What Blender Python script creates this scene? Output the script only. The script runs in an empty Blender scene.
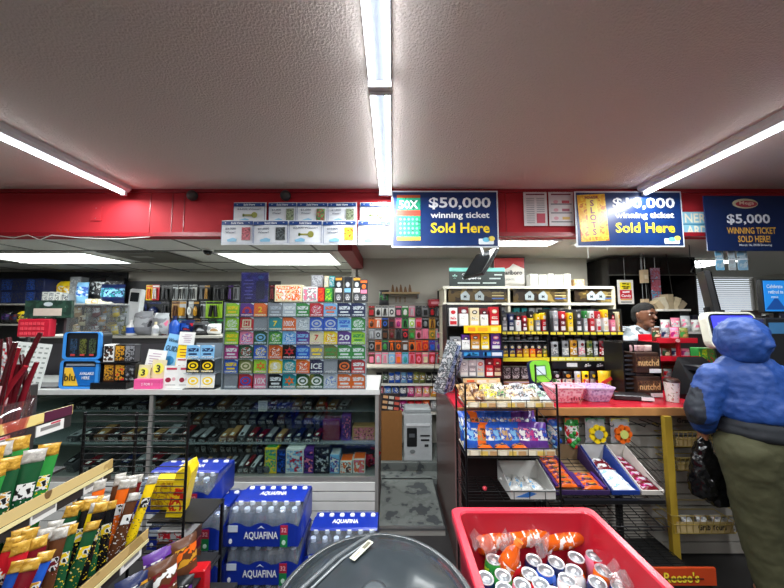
import bpy, math, random
from mathutils import Matrix, Vector
random.seed(7)
PI = math.pi
SC = bpy.context.scene
COL = SC.collection

# ------------------------------------------------------------------ camera, world, exposure
F = 295.0; CX = 392.0; CY = 294.0; CAMZ = 1.62
PITCH = math.atan(22 / F); CA = math.cos(PITCH); SA = math.sin(PITCH)
cam = bpy.data.cameras.new('camera'); cam.sensor_width = 36; cam.lens = 36 * F / 784; cam.clip_start = 0.02
camo = bpy.data.objects.new('camera', cam); COL.objects.link(camo)
camo.location = (0, 0, CAMZ); camo.rotation_euler = (PI / 2 + PITCH, 0, 0)
SC.camera = camo
SC.view_settings.view_transform = 'Standard'; SC.view_settings.look = 'None'
SC.view_settings.gamma = 1.0; SC.view_settings.exposure = 0.30
try: SC.view_settings.use_curve_mapping = False
except Exception: pass
w = bpy.data.worlds.new('world'); SC.world = w; w.use_nodes = True
w.node_tree.nodes['Background'].inputs[0].default_value = (0.75, 0.85, 1, 1)
w.node_tree.nodes['Background'].inputs[1].default_value = 0.5
SC.cycles.max_bounces = 8; SC.cycles.diffuse_bounces = 4; SC.cycles.transparent_max_bounces = 16
SC.cycles.caustics_reflective = False; SC.cycles.caustics_refractive = False
SC.cycles.sample_clamp_indirect = 6
TUBE_STRENGTH = 7.0
LAMP_WATTS = 22.0
TROFFER_STRENGTH = 6.0

# ------------------------------------------------------------------ measuring helpers
def ray(px, py):
    rx = (px - CX) / F; ry = (CY - py) / F
    return rx, CA - SA * ry, SA + CA * ry
def P(px, py, Y):
    x, y, z = ray(px, py); t = Y / y
    return Vector((x * t, Y, CAMZ + z * t))
def PZ(px, py, Z):
    x, y, z = ray(px, py); t = (Z - CAMZ) / z
    return Vector((x * t, y * t, Z))
def XW(px, Y, z=1.3): return (px - CX) / F * (Y * CA + (z - CAMZ) * SA)
def ZW(py, Y): return P(392, py, Y).z

# ------------------------------------------------------------------ materials
def lin(h):
    if not isinstance(h, str): return h
    h = h.lstrip('#'); out = []
    for i in (0, 2, 4):
        c = int(h[i:i + 2], 16) / 255
        out.append(c / 12.92 if c <= .04045 else ((c + .055) / 1.055) ** 2.4)
    return tuple(out)
_mats = {}
def M(h, rough=.45, metal=0., var=.12, scale=25., bump=0., coat=0., spec=.5):
    k = (h, rough, metal, var, scale, bump, coat, spec)
    if k in _mats: return _mats[k]
    m = bpy.data.materials.new('surface'); m.use_nodes = True
    nt = m.node_tree; b = nt.nodes['Principled BSDF']; c = lin(h)
    b.inputs['Roughness'].default_value = rough; b.inputs['Metallic'].default_value = metal
    b.inputs['Coat Weight'].default_value = coat
    b.inputs['Specular IOR Level'].default_value = spec
    tc = nt.nodes.new('ShaderNodeTexCoord'); n = nt.nodes.new('ShaderNodeTexNoise')
    n.inputs['Scale'].default_value = scale; n.inputs['Detail'].default_value = 3
    nt.links.new(tc.outputs['Object'], n.inputs['Vector'])
    mx = nt.nodes.new('ShaderNodeMix'); mx.data_type = 'RGBA'
    mx.inputs[6].default_value = (*[x * (1 - var) for x in c], 1)
    mx.inputs[7].default_value = (*[min(1, x * (1 + var)) for x in c], 1)
    nt.links.new(n.outputs['Fac'], mx.inputs[0]); nt.links.new(mx.outputs[2], b.inputs['Base Color'])
    if bump:
        bp = nt.nodes.new('ShaderNodeBump'); bp.inputs['Strength'].default_value = bump; bp.inputs['Distance'].default_value = .01
        nt.links.new(n.outputs['Fac'], bp.inputs['Height']); nt.links.new(bp.outputs[0], b.inputs['Normal'])
    _mats[k] = m
    return m
def BUSY(c1, c2, c3, scale=60., rough=.3, kind='noise', t1=.45, t2=.56):
    """printed artwork: three flat inks broken up by a noise"""
    k = ('busy', c1, c2, c3, scale, rough, kind, t1, t2)
    if k in _mats: return _mats[k]
    m = bpy.data.materials.new('printed_art'); m.use_nodes = True
    nt = m.node_tree; b = nt.nodes['Principled BSDF']; b.inputs['Roughness'].default_value = rough
    tc = nt.nodes.new('ShaderNodeTexCoord')
    if kind == 'noise':
        n = nt.nodes.new('ShaderNodeTexNoise'); n.inputs['Detail'].default_value = 2
        fac = n.outputs['Fac']
    elif kind == 'check':
        n = nt.nodes.new('ShaderNodeTexVoronoi'); n.distance = 'CHEBYCHEV'; fac = n.outputs['Distance']
    else:
        n = nt.nodes.new('ShaderNodeTexWave'); n.inputs['Distortion'].default_value = 3; fac = n.outputs['Fac']
        if kind == 'lines': n.bands_direction = 'Z'
    n.inputs['Scale'].default_value = scale
    nt.links.new(tc.outputs['Object'], n.inputs['Vector'])
    r = nt.nodes.new('ShaderNodeValToRGB'); r.color_ramp.interpolation = 'CONSTANT'
    e = r.color_ramp.elements; e[0].color = (*lin(c1), 1); e[1].position = t1; e[1].color = (*lin(c2), 1)
    x = e.new(t2); x.color = (*lin(c3), 1)
    nt.links.new(fac, r.inputs[0]); nt.links.new(r.outputs[0], b.inputs['Base Color'])
    _mats[k] = m
    return m
def EMIT(h, s):
    k = ('emit', h, s)
    if k in _mats: return _mats[k]
    m = bpy.data.materials.new('light_source'); m.use_nodes = True
    b = m.node_tree.nodes['Principled BSDF']; b.inputs['Base Color'].default_value = (*lin(h), 1)
    b.inputs['Emission Color'].default_value = (*lin(h), 1); b.inputs['Emission Strength'].default_value = s
    _mats[k] = m
    return m
def GLASS(tint='ffffff', refl=.10, rough=.05, body=0.0):
    """thin clear sheet: transparent, with a glossy reflection and an optional milky body"""
    k = ('glass', tint, refl, rough, body)
    if k in _mats: return _mats[k]
    m = bpy.data.materials.new('clear_sheet'); m.use_nodes = True
    nt = m.node_tree; nt.nodes.remove(nt.nodes['Principled BSDF']); out = nt.nodes['Material Output']
    t = nt.nodes.new('ShaderNodeBsdfTransparent'); t.inputs[0].default_value = (*lin(tint), 1)
    g = nt.nodes.new('ShaderNodeBsdfGlossy'); g.inputs['Roughness'].default_value = rough
    mx = nt.nodes.new('ShaderNodeMixShader'); mx.inputs[0].default_value = refl
    nt.links.new(t.outputs[0], mx.inputs[1]); nt.links.new(g.outputs[0], mx.inputs[2])
    last = mx
    if body:
        d = nt.nodes.new('ShaderNodeBsdfDiffuse'); d.inputs[0].default_value = (.8, .85, .9, 1)
        m2 = nt.nodes.new('ShaderNodeMixShader'); m2.inputs[0].default_value = body
        nt.links.new(mx.outputs[0], m2.inputs[1]); nt.links.new(d.outputs[0], m2.inputs[2]); last = m2
    nt.links.new(last.outputs[0], out.inputs[0])
    _mats[k] = m
    return m

# ------------------------------------------------------------------ mesh builder
_txt = {}
def text_geo(s):
    if s in _txt: return _txt[s]
    cu = bpy.data.curves.new('t', 'FONT'); cu.body = s; cu.resolution_u = 2; cu.offset = .022; cu.extrude = 0
    o = bpy.data.objects.new('t', cu); COL.objects.link(o)
    dg = bpy.context.evaluated_depsgraph_get(); me = bpy.data.meshes.new_from_object(o.evaluated_get(dg))
    vs = [v.co.copy() for v in me.vertices]; fs = [tuple(p.vertices) for p in me.polygons]
    bpy.data.objects.remove(o); bpy.data.curves.remove(cu); bpy.data.meshes.remove(me)
    x0 = min(v.x for v in vs); x1 = max(v.x for v in vs); y0 = min(v.y for v in vs); y1 = max(v.y for v in vs)
    _txt[s] = (vs, fs, x0, x1, y0, y1)
    return _txt[s]
class MB:
    def __init__(s): s.v = []; s.f = []; s.m = []; s.sm = []; s.mats = []; s.M = Matrix.Identity(4)
    def mi(s, m):
        if m not in s.mats: s.mats.append(m)
        return s.mats.index(m)
    def add(s, vs, fs, m, smooth=False):
        b = len(s.v); s.v += [s.M @ Vector(v) for v in vs]; i = s.mi(m)
        for f in fs: s.f.append(tuple(b + q for q in f)); s.m.append(i); s.sm.append(smooth)
    def box(s, x, y, z, sx, sy, sz, m, bev=0.):
        """x,y centre; z bottom; bev chamfers the upright and top edges"""
        a, b = sx / 2, sy / 2
        if bev <= 0:
            vs = [(x + i * a, y + j * b, z + k * sz) for k in (0, 1) for j in (-1, 1) for i in (-1, 1)]
            s.add(vs, [(0, 2, 3, 1), (4, 5, 7, 6), (0, 1, 5, 4), (1, 3, 7, 5), (3, 2, 6, 7), (2, 0, 4, 6)], m)
        else:
            rs = []
            for zz, q in ((z, bev), (z + bev, 0), (z + sz - bev, 0), (z + sz, bev)):
                A, B = a - q, b - q; c = bev * .7
                rs.append([(x + i, y + j, zz) for i, j in ((-A + c, -B), (A - c, -B), (A, -B + c), (A, B - c), (A - c, B), (-A + c, B), (-A, B - c), (-A, -B + c))])
            s.rings(rs, m, True, False)
        return s
    def rings(s, rs, m, cap=True, smooth=True):
        n = len(rs[0]); vs = [p for r in rs for p in r]; fs = []
        for k in range(len(rs) - 1):
            for i in range(n):
                j = (i + 1) % n
                fs.append((k * n + i, k * n + j, (k + 1) * n + j, (k + 1) * n + i))
        s.add(vs, fs, m, smooth)
        if cap:
            s.add(rs[0], [tuple(range(n))[::-1]], m); s.add(rs[-1], [tuple(range(n))], m)
        return s
    def lathe(s, prof, m, n=16, c=(0, 0, 0), cap=True, sx=1., sy=1.):
        rs = [[(c[0] + r * sx * math.cos(2 * PI * i / n), c[1] + r * sy * math.sin(2 * PI * i / n), c[2] + z) for i in range(n)] for r, z in prof]
        return s.rings(rs, m, cap)
    def rod(s, p, q, r, m, n=5, r2=None, cap=True):
        p = Vector(p); q = Vector(q); d = (q - p)
        if d.length < 1e-6: return s
        d.normalize(); u = d.orthogonal().normalized(); v = d.cross(u); r2 = r if r2 is None else r2
        rs = [[c + (u * math.cos(2 * PI * i / n) + v * math.sin(2 * PI * i / n)) * rr for i in range(n)] for c, rr in ((p, r), (q, r2))]
        return s.rings([[tuple(a) for a in k] for k in rs], m, cap)
    def tube(s, pts, r, m, n=6, flat=1.):
        pts = [Vector(p) for p in pts]; rs = []; u = None
        for i, p in enumerate(pts):
            d = (pts[min(i + 1, len(pts) - 1)] - pts[max(i - 1, 0)]).normalized()
            u = d.orthogonal().normalized() if u is None else (u - d * u.dot(d)).normalized()
            v = d.cross(u); rr = r[i] if isinstance(r, (list, tuple)) else r
            rs.append([tuple(p + u * math.cos(2 * PI * k / n) * rr + v * math.sin(2 * PI * k / n) * rr * flat) for k in range(n)])
        return s.rings(rs, m)
    def quad(s, pts, m): s.add(pts, [tuple(range(len(pts)))], m); return s
    def prism(s, pts, y0, y1, m):
        """outline in x,z extruded from y0 (front) to y1"""
        return s.rings([[(x, y0, z) for x, z in pts], [(x, y1, z) for x, z in pts]], m, True, False)
    def text(s, t, x, y, z, h, m, wid=None, al='C', d=.0):
        """standing lettering facing -y; z is the middle, h the height"""
        vs, fs, x0, x1, y0, y1 = text_geo(t)
        k = h / (y1 - y0); kx = wid / (x1 - x0) if wid else k
        ox = {'C': (x0 + x1) / 2, 'L': x0, 'R': x1}[al]
        s.add([(x + (v.x - ox) * kx, y, z + (v.y - (y0 + y1) / 2) * k) for v in vs], fs, m)
        return s
    def disc(s, x, y, z, rx, rz, m, n=14, th=.001):
        return s.prism([(x + rx * math.cos(2 * PI * i / n), z + rz * math.sin(2 * PI * i / n)) for i in range(n)], y, y + th, m)
    def plate(s, x, y, z, sx, sz, m, r=0., th=.001):
        """thin standing plate, z bottom, front at y"""
        if r <= 0: return s.box(x, y + th / 2, z, sx, th, sz, m)
        pts = []
        for cx, cz, a0 in ((sx / 2 - r, r, -90), (sx / 2 - r, sz - r, 0), (-sx / 2 + r, sz - r, 90), (-sx / 2 + r, r, 180)):
            for k in range(5):
                a = math.radians(a0 + 22.5 * k); pts.append((x + cx + r * math.cos(a), z + cz + r * math.sin(a)))
        return s.prism(pts, y, y + th, m)
    def pouch(s, w, h, d, m, mid=None, mid_lo=.3, mid_hi=.75, z0=0., crimp=.06, seed=0):
        """sealed bag: pillow with flat crimped ends, front towards -y"""
        nx, nz = 6, 9; rd = random.Random(seed)
        F_, B_ = [], []
        for j in range(nz + 1):
            v = j / nz
            for i in range(nx + 1):
                u = i / nx * 2 - 1; vv = v * 2 - 1
                t = (1 - abs(u) ** 3) * max(0, 1 - abs(vv) ** 5) * d / 2 + .0008
                t *= 1 + rd.uniform(-.12, .12)
                sq = 1 - .07 * (1 - abs(vv) ** 4)
                F_.append((u * w / 2 * sq, -t, z0 + v * h)); B_.append((u * w / 2 * sq, t, z0 + v * h))
        n = nx + 1; base = []; art = []
        for j in range(nz):
            for i in range(nx):
                q = (j * n + i, j * n + i + 1, (j + 1) * n + i + 1, (j + 1) * n + i)
                (art if mid and mid_lo <= (j + .5) / nz <= mid_hi else base).append(q)
        s.add(F_, base, m, True)
        if art: s.add(F_, art, mid, True)
        s.add(B_, [(a, d_, c, b) for a, b, c, d_ in base + art], m, True)
        for j in range(nz):
            for i in (0, nx):
                a, b = F_[j * n + i], F_[(j + 1) * n + i]; c, e = B_[(j + 1) * n + i], B_[j * n + i]
                s.add([a, b, c, e], [(0, 1, 2, 3)], m)
        return s
    def at(s, loc=(0, 0, 0), rx=0., ry=0., rz=0.):
        s.M = Matrix.Translation(loc) @ Matrix.Rotation(rz, 4, 'Z') @ Matrix.Rotation(ry, 4, 'Y') @ Matrix.Rotation(rx, 4, 'X'); return s
    def mesh(s, name):
        me = bpy.data.meshes.new(name); me.from_pydata([tuple(v) for v in s.v], [], s.f)
        for m in s.mats: me.materials.append(m)
        me.polygons.foreach_set('material_index', s.m); me.polygons.foreach_set('use_smooth', s.sm)
        me.update(); return me
def short(l):
    for w_ in (' the ', ' of ', ' a '):
        while len(l.split()) > 16 and w_ in l[8:]:
            i = l.rindex(w_); l = l[:i] + ' ' + l[i + len(w_):]
    return l
def thing(name, label, cat, loc=(0, 0, 0), rz=0., group=None, rx=0., ry=0.):
    o = bpy.data.objects.new(name, None); COL.objects.link(o); o.empty_display_size = .05
    o.location = loc; o.rotation_euler = (rx, ry, rz); o['label'] = short(label); o['category'] = cat
    if group: o['group'] = group
    return o
def part(name, mb, parent, label=None):
    o = bpy.data.objects.new(name, mb.mesh(name) if isinstance(mb, MB) else mb); COL.objects.link(o); o.parent = parent
    if label: o['label'] = label
    return o
def single(name, mb, label, cat, loc=(0, 0, 0), rz=0., group=None, rx=0., ry=0., kind=None):
    o = bpy.data.objects.new(name, mb.mesh(name) if isinstance(mb, MB) else mb); COL.objects.link(o)
    o.location = loc; o.rotation_euler = (rx, ry, rz)
    if kind != 'structure': o['label'] = short(label); o['category'] = cat
    if group: o['group'] = group
    if kind: o['kind'] = kind
    return o
def struct(name, mb): return single(name, mb, '', '', kind='structure')
ORD = ['first', 'second', 'third', 'fourth', 'fifth', 'sixth', 'seventh', 'eighth', 'ninth', 'tenth', 'eleventh', 'twelfth', 'thirteenth', 'fourteenth', 'fifteenth', 'sixteenth', 'seventeenth', 'eighteenth', 'nineteenth', 'twentieth']
CN = dict(red=('c2202c', 'red'), dkred=('6e1420', 'dark red'), white=('e4e4e0', 'white'), cream=('dccfa8', 'cream'), yellow=('f2cf1c', 'yellow'),
    gold=('c8902a', 'gold'), orange=('e8681c', 'orange'), green=('2f8a3c', 'green'), dkgreen=('1d5030', 'dark green'), lime=('9ccc30', 'lime green'), teal=('1e8c92', 'teal'),
    blue=('2456b8', 'blue'), ltblue=('7cb4dc', 'light blue'), navy=('16224e', 'navy'), beige=('a4967a', 'beige'), purple=('5a2f86', 'purple'), pink=('e67c98', 'pink'), magenta=('b02878', 'magenta'),
    black=('141416', 'black'), dkgrey=('3a3a3e', 'dark grey'), grey=('8a8c90', 'grey'), silver=('b6babd', 'silver'), brown=('5a3520', 'brown'), tan=('b08a58', 'tan'), olive=('6d7434', 'olive'))
def H(t): return CN[t][0]
def NM(t): return CN[t][1]
BLK = M('101012', .35); WIRE = M('141416', .35, .3); STEEL = M('b8bbbd', .3, .9); WHT = M('e2e2de', .5); CHROME = M('d8dadc', .15, 1.)
GLS = GLASS('f0f6f4', .07, .03)
ACR = GLASS('f4f6f8', .10, .04)

# ================================================================== STRUCTURE
CEIL = 2.72; RC = 2.33; SOFB = 2.31
mb = MB(); mb.box(0, 1.3, -.1, 13.4, 8.6, .1, M('2a2929', .45, 0, .5, 6)); struct('floor', mb)
m_ceil = M('e6dad0', .95, 0, .06, 100, .75, 0, .1)
mb = MB(); mb.box(0, -.2, CEIL, 13.4, 5.6, .1, m_ceil); struct('ceiling', mb)
# the lower tiled ceiling behind the soffit
m_tile = M('d0cec8', .9, 0, .06, 60, .2); m_grid = M('6f6e6b', .6)
mb = MB(); mb.box(0, 4.08, RC, 13.4, 2.95, .08, m_tile)
for gx in [-6.3 + .61 * i for i in range(10)]: mb.box(gx, 3.65, RC - .006, .02, 2.08, .008, m_grid)
for gy in (3.16, 3.86, 4.48): mb.box(-3.4, gy, RC - .007, 6.1, .02, .008, m_grid)
struct('ceiling_lower', mb)
m_wall = M('aaa69c', .85, 0, .05, 4)
def wall(n, x, y, sx, sy, m=m_wall, z=0, h=2.8):
    b = MB(); b.box(x, y, z, sx, sy, h, m); struct(n, b)
wall('wall_left', -6.65, 1.3, .1, 8.6); wall('wall_right', 6.65, 1.3, .1, 8.6)
wall('wall_front', 0, -2.95, 13.4, .1)
wall('wall_back_left', -3.55, 4.78, 6.1, .12)
wall('wall_back_centre', .98, 3.66, 2.84, .12)
wall('wall_nib', -.46, 4.2, .08, 1.2)
wall('wall_back_right', 4.5, 5.5, 4.5, .12, M('6c6a66', .8))
wall('wall_return', 2.36, 4.6, .08, 1.8, M('3a3836', .8))
# soffit
m_red = M('aa2830', .7, 0, .07, 3, 0, 0, .2); m_redd = M('8e1620', .35)
mb = MB(); mb.box(0, 2.56, SOFB, 13.2, .12, CEIL - SOFB, m_red); struct('trim_1', mb)
mb = MB(); mb.box(0, 2.485, SOFB - .012, 13.2, .03, .035, m_redd)
for px in (150, 172, 184, 506): mb.box(XW(px, 2.5, 2.5), 2.4985, SOFB + .02, .006, .004, CEIL - SOFB - .02, m_redd)
struct('trim_2', mb)
mb = MB(); mb.box(-.42, 3.1, 2.2, .13, 1.0, .125, M('8e1a24', .5)); struct('trim_3', mb)
mb = MB(); mb.box(0, 2.495, CEIL - .03, 13.2, .02, .03, m_redd); struct('trim_4', mb)
# raised floor behind the counters
m_worn = BUSY('3a3e40', '5d625f', '666b68', 9, .7, 'noise', .42, .5)
mb = MB(); mb.box(0, 4.26, 0, 13.2, 2.28, .13, m_worn); mb.box(0, 3.045, 0, 13.2, .15, .05, m_worn); mb.box(.145, 2.66, 0, .49, .66, .05, m_worn)
mb.box(.145, 2.318, 0.0, .5, .02, .045, M('a5a39c', .6, 0, .2, 8)); mb.box(.145, 2.318, .04, .5, .03, .014, M('8d8f90', .3, .8))
struct('floor_raised', mb)
# window with slatted blinds far right, seen between the counter gear
mb = MB(); m_bl = M('cfcac4', .6); m_day = EMIT('dfe8f2', 1.1)
mb.box(5.0, 5.43, 1.35, 3.4, .02, .95, m_day); struct('window_1', mb)
mb = MB()
for k in range(26): mb.box(5.0, 5.38, 1.36 + k * .036, 3.4, .03, .022, m_bl)
for q in (3.35, 6.6): mb.box(q, 5.38, 1.33, .03, .035, .97, m_bl)
blinds = single('window_blinds', mb, 'off white slatted blinds hanging across the far window behind the register', 'blinds')
# slatwall behind the racks under the right counter
mb = MB(); m_sl = M('a29e96', .55, 0, .1, 5); m_slg = M('4a4744', .7)
mb.box(1.62, 2.16, 0, 2.3, .02, .955, m_slg)
for k in range(12): mb.box(1.62, 2.142, .01 + k * .078, 2.3, .02, .066, m_sl)
struct('wall_slatted', mb)

# ================================================================== CEILING LIGHTS
TUBE = EMIT('f4f8ff', TUBE_STRENGTH)
def strip_light(x, y0, y1, gap, label, joint=True):
    t = thing('ceiling_light', label, 'light', (x, (y0 + y1) / 2, CEIL - .001), 0, 'strip lights on the shop ceiling')
    L = y1 - y0
    b = MB(); pr = [(-.055, 0), (.055, 0), (.05, -.03), (.028, -.05), (-.028, -.05), (-.05, -.03)]
    b.rings([[(a, -L / 2, z) for a, z in pr], [(a, L / 2, z) for a, z in pr]], M('8c929a' if gap else 'd4d6d8', .4), True, False); part('housing', b, t)
    for s in ((-1, 1) if gap else (0,)):
        b = MB(); b.rod((s * gap / 2, -L / 2 + .03, -.068), (s * gap / 2, L / 2 - .03, -.068), .0125, TUBE, 10); part('tube', b, t)
    for e in (-1, 1):
        b = MB(); b.box(0, e * (L / 2 - .012), -.081, gap + .035, .022, .035, M('e6e6e6', .4)); part('socket', b, t)
    for s in ((-1, 1) if gap else (0,)):
        li = bpy.data.lights.new('tube_light', 'AREA'); li.shape = 'RECTANGLE'; li.size = .022; li.size_y = L - .08
        li.energy = LAMP_WATTS * (.62 if gap else 1); li.color = (.95, .98, 1)
        lo = bpy.data.objects.new('tube_light', li); COL.objects.link(lo); lo.parent = t; lo.location = (s * gap / 2, 0, -.0825)
for y0, y1, w_ in ((.045, 1.265, 'overhead end nearest the camera'), (1.27, 2.44, 'end reaching the red soffit')):
    strip_light(-.055, y0, y1, .07, 'middle twin tube strip light, ' + w_)
for x, sd in ((-2.27, 'left'), (2.14, 'right')):
    for y0, y1, w_ in ((1.22, 2.44, 'section ending near the red soffit'), (-.01, 1.21, 'section nearer the camera')):
        strip_light(x, y0, y1, 0, 'single tube strip light at %s, %s' % (sd, w_))
for x, w_ in ((-2.27, 'left'), (-.055, 'middle'), (2.14, 'right')):
    strip_light(x, -1.6, -.38, .07, 'added twin tube strip light unseen behind the camera, %s of three' % w_)  # unseen strips, added to bounce more light onto the ceiling
def troffer(x0, x1, y0, y1, label, watts=16):
    t = thing('ceiling_light_panel', label, 'light', ((x0 + x1) / 2, (y0 + y1) / 2, RC - .012))
    w_, l_ = x1 - x0, y1 - y0
    b = MB()
    for s in (-1, 1): b.box(s * w_ / 2, 0, -.012, .03, l_, .02, WHT); b.box(0, s * l_ / 2, -.012, w_, .03, .02, WHT)
    part('frame', b, t)
    li = bpy.data.lights.new('panel_light', 'AREA'); li.shape = 'RECTANGLE'; li.size = w_ - .1; li.size_y = l_ - .08; li.energy = watts; li.color = (.95, 1, .97)
    lo = bpy.data.objects.new('panel_light', li); COL.objects.link(lo); lo.parent = t; lo.location = (0, 0, -.03)
    b = MB(); b.box(0, 0, -.002, w_ - .03, l_ - .03, .01, EMIT('eaf4f2', TROFFER_STRENGTH)); part('diffuser', b, t)
    for q in (-.17, .17):
        if l_ < .3: q *= .3
        b = MB(); b.rod((-w_ / 2 + .05, q, -.012), (w_ / 2 - .05, q, -.012), .012, EMIT('ffffff', TROFFER_STRENGTH * 1.8), 8); part('tube', b, t)
troffer(-4.75, -3.4, 3.2, 3.84, 'long fluorescent panel in the low tiled ceiling at far left')
troffer(-1.95, -.68, 3.2, 3.96, 'fluorescent panel in the low tiled ceiling under the ticket placards')
troffer(.35, 1.55, 2.66, 2.84, 'added slim fluorescent panel in the low ceiling, unseen behind the $50,000 sign', 5)  # added out of sight to brighten the centre back wall
troffer(1.75, 2.3, 2.66, 2.84, 'added short fluorescent panel in the low ceiling, unseen behind the $10,000 sign')  # matching unseen panel, added as fill light further right
troffer(3.1, 4.4, 3.6, 4.2, 'fluorescent panel in the low ceiling over the right hand counter')
b = MB(); b.box(0, 0, 0, .78, .62, .004, M('5b574f', .8)); b.box(-.1, -.05, -.003, .2, .12, .003, M('8e8c86', .6))
single('ceiling_vent', b, 'dull brown ceiling panel with a pale card beside the left light panel', 'vent', (-2.85, 3.5, RC - .012))
t = thing('dome_camera', 'small white dome camera on the low ceiling left of the light panel', 'camera', (XW(208, 3.1, 2.3), 3.1, RC))
b = MB(); b.lathe([(.055, -.02), (.06, 0)], WHT, 16); part('mount', b, t)
b = MB(); b.lathe([(.012, -.062), (.03, -.055), (.042, -.04), (.046, -.02)], M('141418', .08), 16); part('dome', b, t)
for px, w_ in ((193, 'left'), (286, 'right')):
    c = P(px, 196, 2.49)
    b = MB(); b.at(rx=PI / 2); b.lathe([(.045, 0), (.045, .02), (.035, .035), (.012, .04)], M('3a3634', .5, 0, .3, 60), 16)
    single('smoke_alarm', b, 'dark round sensor on the red soffit, the %s one of two' % w_, 'sensor', c)
c = P(97, 213, 2.5); t = thing('cover_plate', 'small square red cover plate on the soffit at left', 'cover plate', (c.x, 2.499, c.z - .07))
b = MB(); b.plate(0, -.008, 0, .095, .13, m_red, .004, .008); part('plate', b, t)
b = MB(); b.disc(0, -.01, .02, .004, .004, STEEL); b.disc(0, -.01, .11, .004, .004, STEEL); part('screw', b, t)
pts = [P(x, y, 2.455) for x, y in ((0, 236), (14, 238), (28, 235), (40, 240), (52, 235), (80, 238), (120, 239), (150, 237))]
b = MB(); b.tube(pts, .004, M('c8c4bc', .5), 5); single('cable', b, 'thin white cable drooping along the bottom of the red soffit', 'cable')

# ================================================================== SIGNS ON THE SOFFIT
INKB = M('123a78', .35); SIGNB = M('0f2f66', .30); INKW = M('eceff2', .5); INKY = M('f2d21e', .5); INKK = M('1c1c20', .5)
def picture(b, x, y, z, w_, h_, kind, seed=0):
    """a small ticket picture printed on a card: x,z centre"""
    cs = {'red': ('8c2434', 'b8505c', '5c1420'), 'green': ('3e6e42', '9a3a40', '5a9a58'), 'olive': ('68725a', '8a9478', '4a5244'), 'dark': ('303638', '586062', '202426'), 'gold': ('e0a01c', 'f4d84c', 'c05a1c'), 'pale': ('9fb294', 'c4d2b8', '6e8468')}[kind]
    b.plate(x, y, z - h_ / 2, w_, h_, BUSY(*cs, 45), 0, .0015)
def placard(px0, px1, py0, py1, Y, amount, kind, row, i):
    A, B = P(px0, py0, Y), P(px1, py1, Y); w_, h_ = B.x - A.x, A.z - B.z
    what = {'key': 'with a small key picture', 'red': 'with a dark red ticket', 'dark': 'with a charcoal ticket', 'olive': 'with an olive ticket', 'green': 'with a green and red ticket', 'gold': 'with a golden ticket', 'pale': 'with a pale green ticket'}[kind]
    t = thing('winner_placard', 'placard %s, %s from left in %s row' % (what, ORD[i], row), 'sign', ((A.x + B.x) / 2, Y, B.z), 0, 'winner placards on the red soffit', 0, random.uniform(-.015, .015))
    b = MB(); n = 8
    fr = [(-w_ / 2 + w_ * k / n, -.012 * math.sin(PI * k / n) * (1 if row == 'lower' else .3)) for k in range(n + 1)]
    b.rings([[(x, y, 0), (x, y, h_), (x, y + .002, h_), (x, y + .002, 0)] for x, y in fr], M('ccd0d4', .45), True, False)
    part('card', b, t)
    b = MB(); e = -.014; b.box(0, e, h_ * .06, w_ * .93, .001, h_ * .006, INKB); b.plate(0, e, h_ * .80, w_ * .95, h_ * .15, INKB); b.text('Sold Here', 0, e - .002, h_ * .875, h_ * .09, INKW)
    for s in (-1, 1): b.text('*', s * w_ * .36, e - .002, h_ * .875, h_ * .07, INKW); b.box(s * w_ * .47, e, h_ * .06, w_ * .012, .001, h_ * .75, INKB)
    part('heading', b, t)
    b = MB()
    if kind == 'key':
        b.text(amount + ' Winner!', 0, e - .001, h_ * .68, h_ * .085, M('5a6272', .5), w_ * .72)
        b.disc(w_ * .16, e - .001, h_ * .42, w_ * .09, h_ * .13, M('8a8c40', .4)); b.plate(-w_ * .05, e - .001, h_ * .38, w_ * .3, h_ * .07, M('8a8c40', .4)); b.plate(-w_ * .17, e - .001, h_ * .35, w_ * .05, h_ * .12, M('4a7a3c', .4))
    else:
        b.text(amount, -w_ * .2, e - .001, h_ * .64, h_ * .1, M('5a6272', .5), w_ * .32); b.text('Winner!', -w_ * .2, e - .001, h_ * .5, h_ * .08, M('5a6272', .5), w_ * .3)
    part('lettering', b, t)
    if kind != 'key':
        b = MB(); picture(b, w_ * .27, e - .001, h_ * .44, w_ * .26, h_ * .52, kind); part('ticket_picture', b, t)
    b = MB(); b.prism([(-w_ * .28, h_ * .12), (-w_ * .02, h_ * .12), (-w_ * .0, h_ * .22), (-w_ * .12, h_ * .28), (-w_ * .3, h_ * .2)], e - .001, e, M('7ab0cc', .4)); part('logo', b, t)
for i, (a, c_, am, k) in enumerate(((234, 266, '$3,000', 'key'), (269, 297, '$1,000', 'olive'), (297, 328, '$1,000', 'green'), (328, 357, '$1,000', 'olive'), (360, 391, '$3,000', 'key'))):
    placard(a, c_, 202.5, 225, 2.478, am, k, 'upper', i)
for i, (a, c_, am, k) in enumerate(((222, 254, '$2,000', 'red'), (254, 289, '$1,000', 'dark'), (289, 322.5, '$3,000', 'key'), (323, 357, '$10,000', 'gold'), (358, 391, '$1,000', 'pale'))):
    placard(a, c_, 220.5, 245, 2.455, am, k, 'lower', i)
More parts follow.
